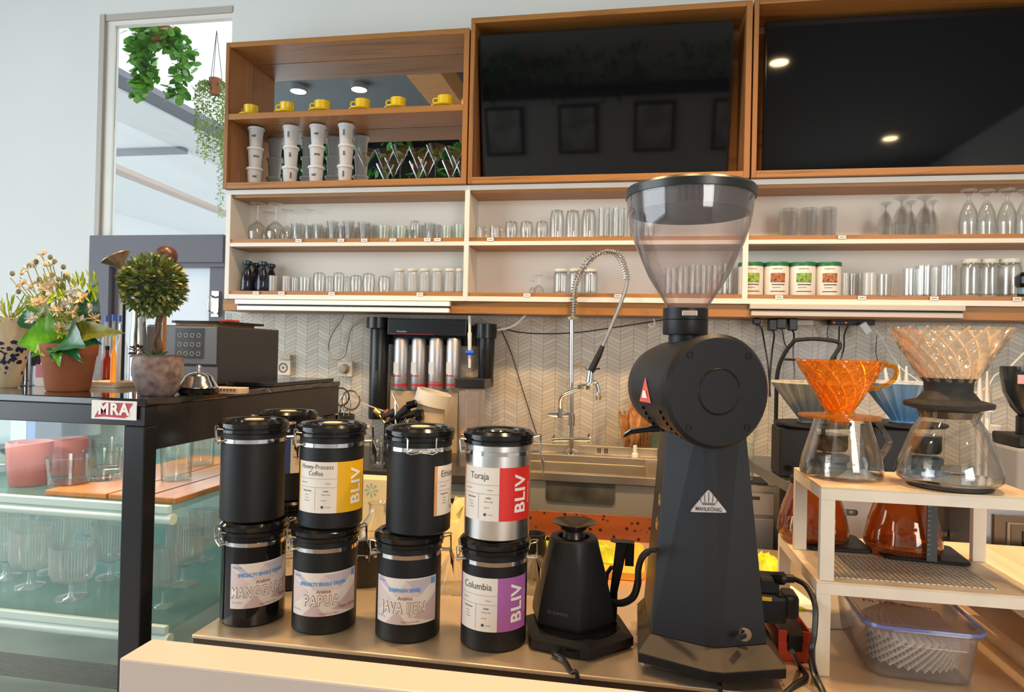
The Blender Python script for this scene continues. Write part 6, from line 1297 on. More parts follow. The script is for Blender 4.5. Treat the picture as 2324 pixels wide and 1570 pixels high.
for i, (px, py, R_c, m) in enumerate(((712, 905, 30, silblk), (735, 892, 16, bz), (752, 892, 17, bz), (774, 900, 22, silblk), (795, 908, 24, bz), (728, 915, 14, bz), (745, 912, 13, brass), (783, 915, 17, wirem))):
    c = at(px, py, 2.52)-t.location; b = MB()
    rr_ = R_c*q*0.9
    if m in (wirem, brass, bz) and i % 2:
        for kk in range(4):
            aa = PI*kk/4; b.tube([(c.x+rr_*math.cos(s_)*math.cos(aa), c.y+rr_*math.cos(s_)*math.sin(aa)*0.6, c.z+rr_*1.2*math.sin(s_)) for s_ in [2*PI*j/14 for j in range(14)]], 0.0013, 4, closed=True)
    else: b.tube([(c.x+rr_*math.cos(s_), c.y+0.006*i-0.02, c.z+rr_*math.sin(s_)) for s_ in [2*PI*j/20 for j in range(20)]], 0.0035, 6, closed=True)
    b.tube([(c.x, c.y, c.z-rr_), (c.x*0.5, 0, h*0.3)], 0.003, 6); b.build('utensil', m, t)
# black portafilter handles
t, q, h, r = hold(900, 56, 960, 2.46, blk, 'handle_holder', 'black bin with portafilter handles sticking out, left of the beige board', 'bin')
for (p1, p2, rad, m) in (((870, 945), (895, 935), 9, silblk), ((885, 955), (950, 935), 8, blk), ((945, 942), (960, 940), 12, gblk), ((900, 950), (925, 925), 10, blk), ((925, 920), (945, 915), 9, gblk), ((862, 940), (850, 930), 8, bz), ((905, 925), (890, 892), 2.5, wirem), ((875, 930), (885, 955), 7, mat('copper_red', (0.4, 0.12, 0.05), 0.4)), ((930, 955), (950, 960), 9, silblk)):
    b = MB(); a_ = at(*p1, 2.48)-t.location; e_ = at(*p2, 2.48)-t.location; b.tube([a_, e_], rad*q, 10); b.tube([(a_+e_)/2, (0, 0, h*0.6)], 0.004, 6); b.build('tool', m, t)
# paper roll on a box
t, q, h, r = hold(977, 66, 905, 2.55, mat('carton_beige', (0.62, 0.50, 0.33), 0.6), 'paper_roll_can', 'beige round carton with a slipped white paper ring on top', 'carton')
b = MB(); b.m = Matrix.Translation((6*q, 0, h+3*q)) @ Matrix.Rotation(math.radians(14), 4, 'Y'); b.lathe([(36*q, -16*q), (40*q, -16*q), (40*q, 14*q), (36*q, 14*q)], 36, closed=True); b.build('paper_ring', mat('ring_white', (0.80, 0.74, 0.64), 0.6), t)
# clear bin under the tray, clear jug strip
xA, xB_ = at(1048, 900, 2.56).x, at(1094, 900, 2.56).x
t = thing('clear_bin', 'tall clear plastic bin under the filter drip tray', 'bin', ((xA+xB_)/2, 2.56, bcz+0.0003)); w_ = (xB_-xA)/2; hB = at(1070, 886, 2.56).z-bcz
b = MB(); b.loft([[(x, y, z) for x, y in rpoly(0, 0, 2*w_*s, 0.12*s, 0.01)] for s, z in ((0.85, 0), (1, hB), (0.95, hB), (0.8, 0.004))]); b.build('body', plasticc, t)
b = MB(); b.box(-w_*0.8, w_*0.8, -0.045, 0.045, hB*0.42, hB*0.47); b.build('wood_lath', yboard, t, smooth=False)
t = thing('glass_tumbler', 'clear ribbed glass standing between second and third canister stacks', 'glass', (at(865, 1000, 2.42).x, 2.42, bcz+0.0003)); b = MB(); b.lathe([(r_*0.042, z_*0.11) for r_, z_ in PROF['straight']], 40, rfun=facet); b.build('vessel', glassb, t)
# items on the work counter behind the canisters
def onc(px, py): return atz(px, py, ZT)
a = at(838, 1150, 1.62); t = thing('grounds_bin', 'black speckled round bin between second and third canister stacks', 'bin', (at(832, 1300, 1.46).x, 1.46, ZT+0.0003)); q = msz((t.location.x, 1.46, ZT))
h = at(832, 1248, 1.46).z-ZT; b = MB(); b.lathe([(0, 0), (0.055, 0), (0.062, h), (0.056, h), (0.05, 0.01), (0, 0.01)], 36); b.build('body', mat('speckle_black', (0.02, 0.018, 0.018), 0.5, var=0.8, vscale=250), t)
b = MB(); b.lathe([(0.056, h), (0.063, h), (0.063, h+0.005), (0.056, h+0.005)], 36, closed=True); b.build('rim', chrome, t)
t = thing('glass_flask', 'clear glass flask behind the third canister stack', 'flask', (at(856, 1200, 1.72).x, 1.72, ZT+0.0003)); h = at(858, 1140, 1.72).z-ZT
b = MB(); b.lathe([(0, 0), (0.045, 0), (0.05, 0.01), (0.045, h*0.45), (0.022, h*0.75), (0.022, h*0.95), (0.027, h), (0.024, h), (0.019, h*0.94), (0.019, h*0.75), (0.042, h*0.44), (0.046, 0.012), (0, 0.006)], 32); b.build('body', glass, t)
t = thing('pale_carton', 'pale yellow printed carton behind the glass flask', 'carton', (at(850, 1180, 1.88).x, 1.88, ZT+0.0003)); h = at(850, 1082, 1.88).z-ZT
b = MB(); b.box(-0.06, 0.06, -0.03, 0.03, 0, h); b.build('box', mat('carton_pale', (0.74, 0.66, 0.42), 0.6), t, smooth=False, bevel=0.003)
b = MB(); cx_ = 0.0; [b.add([(cx_+0.012*math.cos(k*PI/4)*0.3, -0.0306, h*0.78+0.012*math.sin(k*PI/4)*0.3), (cx_+0.02*math.cos(k*PI/4+.15), -0.0306, h*0.78+0.02*math.sin(k*PI/4+.15)), (cx_+0.02*math.cos(k*PI/4-.15), -0.0306, h*0.78+0.02*math.sin(k*PI/4-.15))], [(0, 1, 2)]) for k in range(8)]; b.build('print', mat('print_teal', (0.25, 0.45, 0.42), 0.6), t, smooth=False)
o = crumple('yellow_bag', 'crumpled pale yellow bag between third and fourth canister stacks', 'bag', at(1040, 1200, 1.78).x, 1.80, ZT+0.0003, 0.19, 0.12, 0.13, mat('bag_yellow', (0.72, 0.60, 0.28), 0.6), 9, 12)
for px, lab in ((1020, 'clear ribbed glass dripper lying between third and fourth canister stacks'), (1212, 'clear glass dripper just behind the rightmost canister stack')):
    p = onc(px, 1345); t = thing('glass_dripper', lab, 'dripper', (p.x, p.y+0.03, ZT+0.0003)); b = MB()
    b.lathe([(0.050, 0), (0.048, 0.004), (0.016, 0.066), (0.014, 0.07), (0.010, 0.07), (0.013, 0.062), (0.045, 0.0), ], 48, closed=True, rfun=lambda a, z: 1+0.025*math.cos(24*a)); b.build('cone', glass, t)
# dried bundle, green round platter, white bottle behind the big grinder
gx = at(1520, 960, 2.87); t = thing('green_platter', 'round sage green enamel platter leaning on the tiles behind the grinder', 'platter', (gx.x, 2.84, gx.z-0.12)); t.rotation_euler = (math.radians(-6), 0, 0)
rp_ = 56*msz(gx); b = MB(); b.m = Matrix.Translation((0, 0, 0.12)) @ Matrix.Rotation(PI/2, 4, 'X'); b.lathe([(0, 0), (rp_*0.82, 0), (rp_, 0.018), (rp_*0.97, 0.02), (rp_*0.80, 0.004), (0, 0.004)], 48, rfun=None); b.v = [(x, y, 0.12+(z-0.12)*1.7) for x, y, z in b.v]; b.build('dish', mat('sage_enamel', (0.12, 0.15, 0.10), 0.3), t)
rc = at(1220, 1000, 2.8)
shelf_r = thing('draining_shelf', 'dark stone ledge right of the sink carrying the green platter', 'shelf', (0.62, 2.72, 0)); b = MB(); b.box(s1+0.003-0.62, 0.62, -0.12, 0.198, 0.1, zr-0.03); b.build('body', mat('ledge_dark', (0.04, 0.038, 0.035), 0.4), shelf_r, smooth=False, bevel=0.003)
t.location = (gx.x, 2.868, zr-0.0295+0.003)
t.children[0].location.z = 0; 
dz_ = (gx.z)-(zr-0.03); t.children[0].data.transform(Matrix.Translation((0, 0, dz_-0.12)))
def bundle(px0, px1, py0, py1, Y, lab, n, seed):
    r7 = random.Random(seed); p0 = at((px0+px1)/2, py1, Y); t = thing('dried_bundle', lab, 'dried bundle', tuple(p0)); b = MB()
    for i in range(n):
        f = i/(n-1); bx_ = at(px0+(px1-px0)*(0.25+0.5*f), py1, Y)-p0; tx_ = at(px0+(px1-px0)*f, py0+r7.uniform(0, 22), Y-0.03*r7.random())-p0
        m_ = (bx_+tx_)/2+Vector((r7.uniform(-.012, .012), r7.uniform(-.03, .0), 0)); b.tube(sm([bx_, m_, tx_], 5), [0.004]*4+[0.011]*3+[0.012]*2+[0.006]*2, 6)
    b.build('folds', mat('dried_brown', (0.42, 0.19, 0.06), 0.6, var=0.4, vscale=30), t); return t
bundle(1406, 1455, 930, 1030, 2.78, 'rust-brown folded cloth bundle, left one beside the green platter', 9, 1); bundle(1432, 1480, 893, 1020, 2.83, 'rust-brown folded cloth bundle, taller one beside the green platter', 9, 2)
t = thing('white_bottle', 'small white pump bottle at the foot of the brown bundles', 'bottle', (at(1441, 1030, 2.76).x, 2.735, zr+0.0023)); b = MB(); b.lathe([(0, 0), (0.013, 0), (0.013, 0.012), (0.008, 0.016), (0.008, 0.045), (0, 0.046)], 16); b.build('body', pwhite, t)

# ================================================================== RIGHT BACK: plugs, machines, bar
pst = mat('strip_white', (0.75, 0.72, 0.62), 0.45)
a = at(1712, 730, 2.86); c = at(1846, 738, 2.86); t = thing('power_strip', 'cream power strip under the fascia with four black plugs', 'power strip', ((a.x+c.x)/2, 2.89, c.z))
w_ = (c.x-a.x)/2; b = MB(); b.box(-w_, w_, -0.03, 0.03, 0, a.z-c.z+0.01); b.build('body', pst, t, smooth=False, bevel=0.002)
def plugc(lab, px, py, wpx, hpx, path, r=0.0035, m=rubber):
    Y = 2.80; p = at(px, py, Y); q = msz(p); t = thing('power_plug', lab, 'plug', (p.x, Y+0.02, p.z-hpx*q)); b = MB(); w = wpx/2*q
    b.box(-w, w, -0.02, 0.02, 0, hpx*q); b.build('plug_body', m, t, smooth=False, bevel=0.004)
    b = MB(); b.tube(sm([Vector((0, 0, 0.002))]+[at(*pp_)-t.location for pp_ in path]), r, 7); b.build('cord', m, t)
plugc('black plug with cord running behind the grinder drum, leftmost of the hanging plugs', 1719, 722, 16, 14, [(1728, 745, 2.82), (1735, 780, 2.84), (1743, 830, 2.84), (1748, 900, 2.82)])
plugc('black plug hanging lower than its neighbours, second from the left', 1755, 724, 18, 26, [(1757, 760, 2.82), (1752, 800, 2.84), (1748, 850, 2.82), (1746, 900, 2.8)])
plugc('broad black plug under the fascia, third from the left', 1775, 722, 22, 24, [(1776, 752, 2.84), (1780, 775, 2.86), (1790, 800, 2.88)], 0.002)
plugc('black plug with straight cord, fourth from the left', 1801, 722, 18, 28, [(1802, 760, 2.84), (1800, 800, 2.86), (1803, 840, 2.86), (1802, 870, 2.84)])
a = at(1884, 724, 2.86); c = at(1984, 738, 2.86); t = thing('power_strip', 'black power strip with two red lamps under the fascia', 'power strip', ((a.x+c.x)/2, 2.88, c.z)); w_ = (c.x-a.x)/2
b = MB(); b.box(-w_, w_, -0.03, 0.03, 0, a.z-c.z+0.008); b.build('body', blk, t, smooth=False, bevel=0.002)
for px in (1893, 1920):
    p = at(px, 732, 2.849); b = MB(); b.lathe([(0, -0.003), (0.0045, 0), (0, 0.003)], 12, c=tuple(p-Vector(t.location))); b.build('red_lamp', mat('led_red', (0.8, 0.05, 0.02), 0.4, emit=(1, 0.08, 0.03), es=4 if px > 1900 else 1), t)
for i, pth in enumerate(([(1905, 740, 2.86), (1903, 780, 2.86), (1896, 820, 2.85), (1905, 850, 2.82)], [(1925, 738, 2.84), (1916, 760, 2.84), (1915, 790, 2.84), (1903, 830, 2.82), (1890, 860, 2.8)], [(1882, 738, 2.86), (1877, 755, 2.88), (1882, 775, 2.88)], [(1990, 760, 2.90), (1988, 800, 2.90), (1994, 830, 2.90), (1992, 860, 2.88)])):
    cable(('black cord from the black power strip, left strand', 'black cord looping from the black power strip, thick strand', 'thin dark cord at the left end of the black power strip', 'thin dark cord hanging right of the white adapter')[i], pth, 0.003 if i < 2 else 0.0014, rubber)
p = at(1974, 738, 2.80); t = thing('usb_adapter', 'white plug adapter with white cord below the black power strip', 'adapter', (p.x, 2.81, p.z-0.03)); t.rotation_euler = (0, math.radians(-35), 0); b = MB(); b.box(-0.014, 0.014, -0.012, 0.012, 0, 0.045); b.build('adapter_body', mat('adapter_grey', (0.62, 0.60, 0.56), 0.4), t, smooth=False, bevel=0.003)
cable('white cord curling from the white adapter to behind the clear dripper', [(1988, 750, 2.80), (2000, 765, 2.82), (2020, 800, 2.85), (2045, 835, 2.86), (2085, 865, 2.84), (2110, 890, 2.80), (2200, 893, 2.84), (2240, 878, 2.86), (2260, 850, 2.86), (2300, 835, 2.84)], 0.0028, cablew)
cable('white cord at the right picture edge above the dark grinder', [(2290, 835, 2.3), (2310, 815, 2.4), (2330, 795, 2.5)], 0.003, cablew)
cable('thin cream cord hanging down the tiles between the power strips', [(1850, 735, 2.91), (1862, 760, 2.91), (1860, 800, 2.91), (1857, 850, 2.91)], 0.0016, mat('cable_cream', (0.6, 0.5, 0.38), 0.5))
# brewing bar carrying two black grinders and the ceramic drippers
SLz = 1.06
l0 = atz(1712, 1052, SLz); l1 = atz(1786, 1088, SLz)
t = thing('brew_bar', 'grey steel topped bar unit standing behind the cream racks', 'counter', (0.95, 1.95, 0))
b = loc(MB(), 0.95, 1.95); b.prism([(l1.x-0.005, l1.y-0.02), (1.75, l1.y-0.06), (1.75, 2.25), (l0.x, 2.25), (l0.x, l0.y)], SLz-0.028, SLz); b.build('worktop', steel_mat('bar_top', (0.36, 0.36, 0.35), 0.35), t, smooth=False, bevel=0.002)
b = loc(MB(), 0.95, 1.95); yf_ = 1.962; b.box(l1.x+0.075, 1.74, yf_, 2.24, 0.02+ZT-0.03+0.012, SLz-0.0285); 
b.build('body', mat('bar_body', (0.30, 0.28, 0.26), 0.35, 0.7), t, smooth=False)
b = loc(MB(), 0.95, 1.95); b.box(l1.x+0.05, 1.70, 1.99, 2.22, 0.0, 0.83); b.build('support', blk, t, smooth=False)
xa, xc = at(1884, 1160, yf_).x, at(2188, 1160, yf_).x
b = loc(MB(), 0.95, 1.95); b.box(xa, xc, yf_-0.014, yf_-0.0005, 0.86, SLz-0.05); pn = b.build('front_panel', mat('panel_taupe', (0.34, 0.31, 0.28), 0.3, 0.6), t, smooth=False, bevel=0.002)
p = at(1928, 1162, yf_-0.014); b = loc(MB(), 0.95, 1.95); b.loft([[(x, y, z) for x, z in rpoly(p.x, p.z, 0.040, 0.017, 0.008)] for y in (yf_-0.017, yf_-0.0142)]); b.build('display', gblk, pn, smooth=False)
b = MB(); fnd = lambda u, v: (p.x-0.95+u, yf_-0.0175-1.95, p.z+v); put_text(b, '99', 0.010, 0.003, 0, fnd, bold=0.0002); b.build('digits', mat('digit_olive', (0.45, 0.42, 0.15), 0.5), pn, smooth=False)
p = at(2155, 1205, yf_-0.014); p2 = at(2160, 1130, yf_-0.014); b = loc(MB(), 0.95, 1.95); b.box(p2.x-0.002, p2.x+0.002, yf_-0.020, yf_-0.0145, p.z, p2.z); b.box(p.x-0.03, p.x+0.003, yf_-0.024, yf_-0.0145, p.z-0.012, p.z); b.build('handle', chrome, pn, smooth=False)
b = loc(MB(), 0.95, 1.95); xg0, xg1 = at(2192, 1160, yf_).x, at(2230, 1160, yf_).x; b.box(xg0, xg1, yf_-0.012, yf_-0.0005, 0.86, SLz-0.04); b.build('dark_panel', mat('panel_bluegrey', (0.10, 0.12, 0.14), 0.3, 0.5), t, smooth=False)
# small oven at the far right
xo0 = at(2236, 1200, 1.75).x; t = thing('small_oven', 'small steel framed oven with dark glass door at the right, behind the racks', 'oven', (xo0+0.16, 1.84, ZT+0.0003)); ho = at(2280, 1118, 1.75).z-ZT
b = MB(); b.box(-0.16, 0.16, -0.08, 0.09, 0, ho); b.build('body', mat('oven_steel', (0.22, 0.24, 0.27), 0.3, 0.7), t, smooth=False, bevel=0.003)
for k_, (ins, m, d) in enumerate(((0.02, mat('oven_bronze', (0.10, 0.075, 0.05), 0.3, 0.6), 0.088), (0.045, mat('oven_line', (0.20, 0.16, 0.11), 0.3, 0.6), 0.092), (0.052, mat('oven_bronze', (0.10, 0.075, 0.05), 0.3), 0.094), (0.075, gblk, 0.097))):
    b = MB(); b.box(-0.16+ins, 0.16-ins, -d, -0.0805-0.002*k_-0.004*0, ins*0.8, ho-0.04-ins*0.6); b.build(('door_frame', 'door_line', 'door_panel', 'door_glass')[k_], m, t, smooth=False)
b = MB(); b.tube([(-0.13, -0.105, ho-0.018), (0.13, -0.105, ho-0.018)], 0.006, 8); b.build('handle', gblk, t)
# drawer unit left of the bar
xd0, xd1 = at(1560, 1150, 2.16).x, at(1770, 1150, 2.16).x; zd = at(1735, 1101, 2.16).z; t = thing('drawer_unit', 'steel drawer unit seen between the grinder and the racks', 'drawer unit', ((xd0+xd1)/2, 2.26, 0)); w_ = (xd1-xd0)/2
b = MB(); b.box(-w_, w_, -0.10, 0.12, 0.1, zd); b.build('body', mat('drawer_steel', (0.45, 0.42, 0.40), 0.35, 0.6), t, smooth=False, bevel=0.003)
zz0 = at(1735, 1168, 2.16).z; b = MB(); b.box(-w_+0.01, w_-0.018, -0.112, -0.1005, zz0, zd-0.022); dr = b.build('drawer', mat('drawer_front', (0.50, 0.47, 0.45), 0.35, 0.5), t, smooth=False, bevel=0.002)
p = at(1719, 1146, 2.048); b = MB(); b.box(p.x-t.location.x-0.024, p.x-t.location.x+0.024, -0.1145, -0.1122, p.z-0.005, p.z+0.005); b.build('badge', mat('badge_dark', (0.07, 0.04, 0.035), 0.4), dr, smooth=False)
b = MB(); b.box(-w_+0.01, w_-0.018, -0.110, -0.1005, 0.3, zz0-0.01); b.build('lower_door', mat('drawer_front', (0.5, 0.47, 0.45), 0.35), t, smooth=False, bevel=0.002)
t = thing('glass_bottle', 'narrow clear glass bottle on a dark mat right of the grinder tower', 'bottle', (at(1697, 1085, 2.22).x, 2.22, zd+0.006)); h = at(1697, 1008, 2.22).z-zd
b = MB(); b.lathe([(0, 0), (0.017, 0), (0.018, 0.004), (0.018, h*0.8), (0.013, h*0.88), (0.014, h), (0.011, h), (0.010, h*0.88), (0.015, h*0.78), (0.015, 0.01), (0, 0.008)], 24); b.build('body', glassg, t)
o = boxo('dark_mat', mat('mat_black', (0.04, 0.04, 0.045), 0.5), at(1680, 1095, 2.2).x, at(1738, 1095, 2.2).x, 2.165, 2.28, zd+0.0003, zd+0.005); tag(o, 'dark mat under the narrow glass bottle', 'mat')
# two black grinders with ribbed ceramic drippers
def ribcone(par, r0_, r1_, h, z0, m, n=20, depth=0.07):
    rf = lambda a, z: 1+depth*math.cos(n*a)*min(1, (z-z0)/(h*0.5)+0.25)
    b = MB(); b.lathe([(r0_, z0), (r0_+(r1_-r0_)*0.5, z0+h*0.5), (r1_, z0+h), (r1_-0.004, z0+h), (r0_+(r1_-r0_)*0.5-0.005, z0+h*0.5), (r0_-0.004, z0+0.001)], 160, closed=True, rfun=rf); return b.build('cone', m, par)
def brewer(px, Y, cerm, rim, lab1, lab2):
    x = at(px, 960, Y).x; q = msz((x, Y, SLz)); zp = at(px, 958, Y).z
    t = thing('brewing_stand', lab1, 'coffee grinder', (x, Y, SLz+0.0003)); hh = zp-SLz-0.0003
    b = MB(); b.box(-80*q, 0.0, -0.05, 0.06, 0, hh-0.012); b.build('body', blk, t, smooth=False, bevel=0.006)
    b = MB(); b.lathe([(0, hh-0.0118), (82*q, hh-0.008), (85*q, hh-0.004), (84*q, hh), (0, hh)], 48); b.build('top_plate', blk, t)
    b = MB(); b.lathe([(0, 0.0), (34*q, 0.0), (34*q, hh*0.28), (40*q, hh*0.32), (40*q, hh*0.42), (30*q, hh*0.45), (0, hh*0.45)], 32, c=(36*q, -0.01, 0)); b.build('grounds_cup', mat('cup_bluegrey', (0.12, 0.15, 0.20), 0.2, 0.3), t)
    b = MB(); b.lathe([(0, hh*0.5), (32*q, hh*0.5), (36*q, hh*0.56), (36*q, hh*0.8), (0, hh*0.8)], 32, c=(36*q, -0.01, 0)); b.build('burr_ring', gblk, t)
    b = MB(); b.lathe([(0, 0), (0.008, 0), (0.008, 0.01), (0, 0.01)], 14); b.v = [(x_-60*q, -z_-0.0505, y_+hh*0.18) for x_, y_, z_ in b.v]; b.build('knob', gblk, t)
    d = thing('ceramic_dripper', lab2, 'dripper', (x, Y, zp+0.0006)); hc = at(px, 874, Y).z-zp
    ribcone(d, 28*q, 86*q, hc, 0.004, cerm)
    b = MB(); b.lathe([(84*q, hc+0.0045), (88*q, hc+0.0045), (88.5*q, hc+0.009), (84*q, hc+0.009)], 160, closed=True, rfun=lambda a, z: 1+0.045*math.cos(20*a)); b.build('rim', rim, d)
    b = MB(); b.lathe([(0.012, 0), (34*q, 0), (34*q, 0.0035), (0.012, 0.0035)], 32, closed=True); b.build('foot_ring', cerm, d)
brewer(1845, 1.92, mat('ceramic_grey', (0.16, 0.18, 0.17), 0.22), mat('rim_gilt', (0.72, 0.62, 0.45), 0.3), 'black bench grinder directly behind the amber dripper', 'grey ribbed ceramic dripper with pale rim, behind the amber dripper')
brewer(2054, 1.92, mat('ceramic_blue', (0.14, 0.30, 0.52), 0.22), mat('rim_white', (0.75, 0.72, 0.66), 0.3), 'black bench grinder partly behind the right glass carafe', 'blue ribbed ceramic dripper with white rim, between amber and clear drippers')
# black framed clear hood
hb_ = at(1832, 870, 2.15); t = thing('clear_hood', 'clear hood with black frame standing behind the grey ceramic dripper', 'hood', (hb_.x, 2.15, SLz+0.0003))
def hp_(px, py, Y=2.15): return at(px, py, Y)-t.location
b = MB(); b.tube(sm([hp_(1762, 900), hp_(1763, 860), hp_(1770, 825), hp_(1785, 795), hp_(1800, 777), hp_(1806, 772), hp_(1850, 769), hp_(1898, 775), hp_(1906, 785), hp_(1898, 800), hp_(1888, 815)]), 0.006, 8); b.tube([hp_(1781, 815), hp_(1815, 816)], 0.004, 6); b.tube([hp_(1762, 900), (hp_(1762, 900).x, 0, 0.0)], 0.006, 8); b.tube([hp_(1888, 815), hp_(1870, 900), (hp_(1870, 900).x, 0, 0.0)], 0.006, 8); b.build('frame', blk, t)
b = MB(); P = [hp_(1764, 895), hp_(1772, 825), hp_(1803, 774), hp_(1852, 771), hp_(1900, 780), hp_(1880, 830), hp_(1875, 895)]
b.loft([[tuple(p_+Vector((0, d_, 0))) for p_ in P] for d_ in (0.001, 0.004)]); b.build('clear_sheet', thin_glass('hood_plastic', (0.93, 0.92, 0.95), (0.7, 0.7, 0.75), 0.25, rough=0.2, milk=0.06, mcol=(0.6, 0.58, 0.62)), t, smooth=False)
# rack with white drying prongs
for px, py, Y, lab in ((2007, 825, 2.10, 'leftmost, leaning'), (2040, 828, 2.12, 'second from left'), (2057, 830, 2.12, 'third from left'), (2224, 840, 1.86, 'left one of the pair right of the black collar'), (2241, 842, 1.86, 'right one of the pair right of the black collar')):
    py2 = 880 if px < 2100 else 914; p = at(px+(8 if px == 2007 else 0), py2, Y); tp_ = at(px+(0 if px != 2007 else 0), py, Y)
    t = thing('white_prong', 'white pointed drying prong, '+lab, 'prong', (p.x, Y, SLz+0.0003), 0, 'white drying prongs'); b = MB(); b.tube([Vector((0, 0, 0)), p-t.location, tp_-t.location], [0.0035, 0.0075, 0.0022], 10); b.build('rod', pwhite, t)
    b = MB(); b.lathe([(0, 0), (0.016, 0), (0.014, 0.004), (0, 0.004)], 16); b.build('foot', pwhite, t)
# dark grinder at the right edge
t = thing('bean_grinder', 'grey bench grinder with dark rounded hopper, cut by the right picture edge', 'coffee grinder', (at(2345, 1050, 1.80).x, 1.80, SLz+0.0003)); q = msz((t.location.x, 1.80, SLz))
zg = lambda py: at(2340, py, 1.80).z-t.location.z
b = MB(); b.box(-66*q, 66*q, -0.07, 0.07, 0, zg(1012)); b.build('body', mat('grinder_grey', (0.28, 0.29, 0.31), 0.45), t, smooth=False, bevel=0.006)
b = MB(); b.box(-60*q, 60*q, -0.06, 0.06, zg(1011), zg(985)); b.build('control_top', blk, t, smooth=False, bevel=0.004)
b = MB(); b.lathe([(0, zg(984)), (34*q, zg(984)), (34*q, zg(945)), (0, zg(945))], 32); b.build('neck', blk, t)
b = MB(); b.lathe([(30*q, zg(944)), (45*q, zg(925)), (60*q, zg(890)), (66*q, zg(850)), (66*q, zg(832)), (0, zg(830))], 40); b.build('hopper', mat('smoke_hopper', (0.02, 0.022, 0.024), 0.12), t)
b = MB(); b.box(-60*q, -48*q, -0.055, -0.052, zg(870), zg(850)); b.build('sticker', mat('sticker_pink', (0.7, 0.4, 0.4), 0.5), t, smooth=False)
t = thing('spice_jar', 'small clear jar with white lid right of the black collar dripper', 'jar', (at(2252, 1000, 1.98).x, 1.98, SLz+0.0003)); h = at(2252, 965, 1.98).z-SLz; b = MB(); b.lathe([(0, 0), (0.022, 0), (0.023, h*0.8), (0.018, h*0.85), (0, h*0.85)], 24); b.build('body', glassf, t); b = MB(); b.lathe([(0, h*0.86), (0.020, h*0.86), (0.020, h), (0, h)], 24); b.build('lid', pwhite, t)

# ================================================================== CREAM RACKS
def rack(lab, x0, x1, y0, y1, ztop, zbot, lw, legs, name='metal_rack', th=0.018):
    t = thing(name, lab, 'rack', ((x0+x1)/2, (y0+y1)/2, zbot)); cx, cy = (x0+x1)/2, (y0+y1)/2
    b = MB(); b.box(x0-cx, x1-cx, y0-cy, y1-cy, ztop-0.003-zbot, ztop-zbot)
    b.build('top_plate', mat('rack_top', (0.78, 0.62, 0.42), 0.38, var=0.12, vscale=18), t, smooth=False)
    b = MB(); zz_ = ztop-0.0032-zbot; e = 0.003
    b.box(x0-cx, x1-cx, y0-cy, y0-cy+e, zz_-th, zz_); b.box(x0-cx, x1-cx, y1-cy-e, y1-cy, zz_-th, zz_); b.box(x0-cx, x0-cx+e, y0-cy+e, y1-cy-e, zz_-th, zz_); b.box(x1-cx-e, x1-cx, y0-cy+e, y1-cy-e, zz_-th, zz_)
    b.build('edge_frame', cream, t, smooth=False)
    for (lx, ly) in legs:
        b = MB(); ax_ = x0-cx if lx == 0 else x1-cx-lw; ay_ = y0-cy if ly == 0 else y1-cy-lw*0.6; b.box(ax_, ax_+lw, ay_, ay_+lw*0.6, 0.0, zz_-th-0.0002); b.build('leg', cream, t, smooth=False, bevel=0.001)
    return t
RZL = 1.005; RZU = 1.159; LX0, LX1 = 0.304, 0.607
rack('lower cream metal rack standing on the steel counter right of the grinder', LX0, 0.640, 1.197, 1.50, RZL, ZT+0.0003, 0.0225, ((0, 0), (1, 0), (0, 1), (1, 1)))
rack('smaller cream metal rack on top of the lower rack, carrying two carafes', 0.309, 0.640, 1.200, 1.395, RZU, RZL+0.0003, 0.0225, ((0, 0), (1, 0), (0, 1), (1, 1)))
# perforated sheet on the lower rack
pm, t_, out_ = nt('perforated_sheet'); N = t_.nodes; L = t_.links; bb = N.new('ShaderNodeBsdfPrincipled'); L.new(bb.outputs[0], out_.inputs[0]); bb.inputs['Roughness'].default_value = 0.4
tcn = N.new('ShaderNodeTexCoord'); vo = N.new('ShaderNodeTexVoronoi'); vo.inputs['Scale'].default_value = 115; vo.inputs['Randomness'].default_value = 0.15; L.new(tcn.outputs['Object'], vo.inputs['Vector'])
rp = N.new('ShaderNodeValToRGB'); rp.color_ramp.elements[0].position = 0.28; rp.color_ramp.elements[0].color = (0.75, 0.66, 0.52, 1); rp.color_ramp.elements[1].position = 0.36; rp.color_ramp.elements[1].color = (0.26, 0.23, 0.19, 1)
L.new(vo.outputs['Distance'], rp.inputs[0]); L.new(rp.outputs[0], bb.inputs['Base Color'])
o = boxo('patterned_mat', pm, 0.34, 0.585, 1.222, 1.36, RZL+0.0002, RZL+0.0016); tag(o, 'grey dotted sheet lying on the lower cream rack', 'mat')
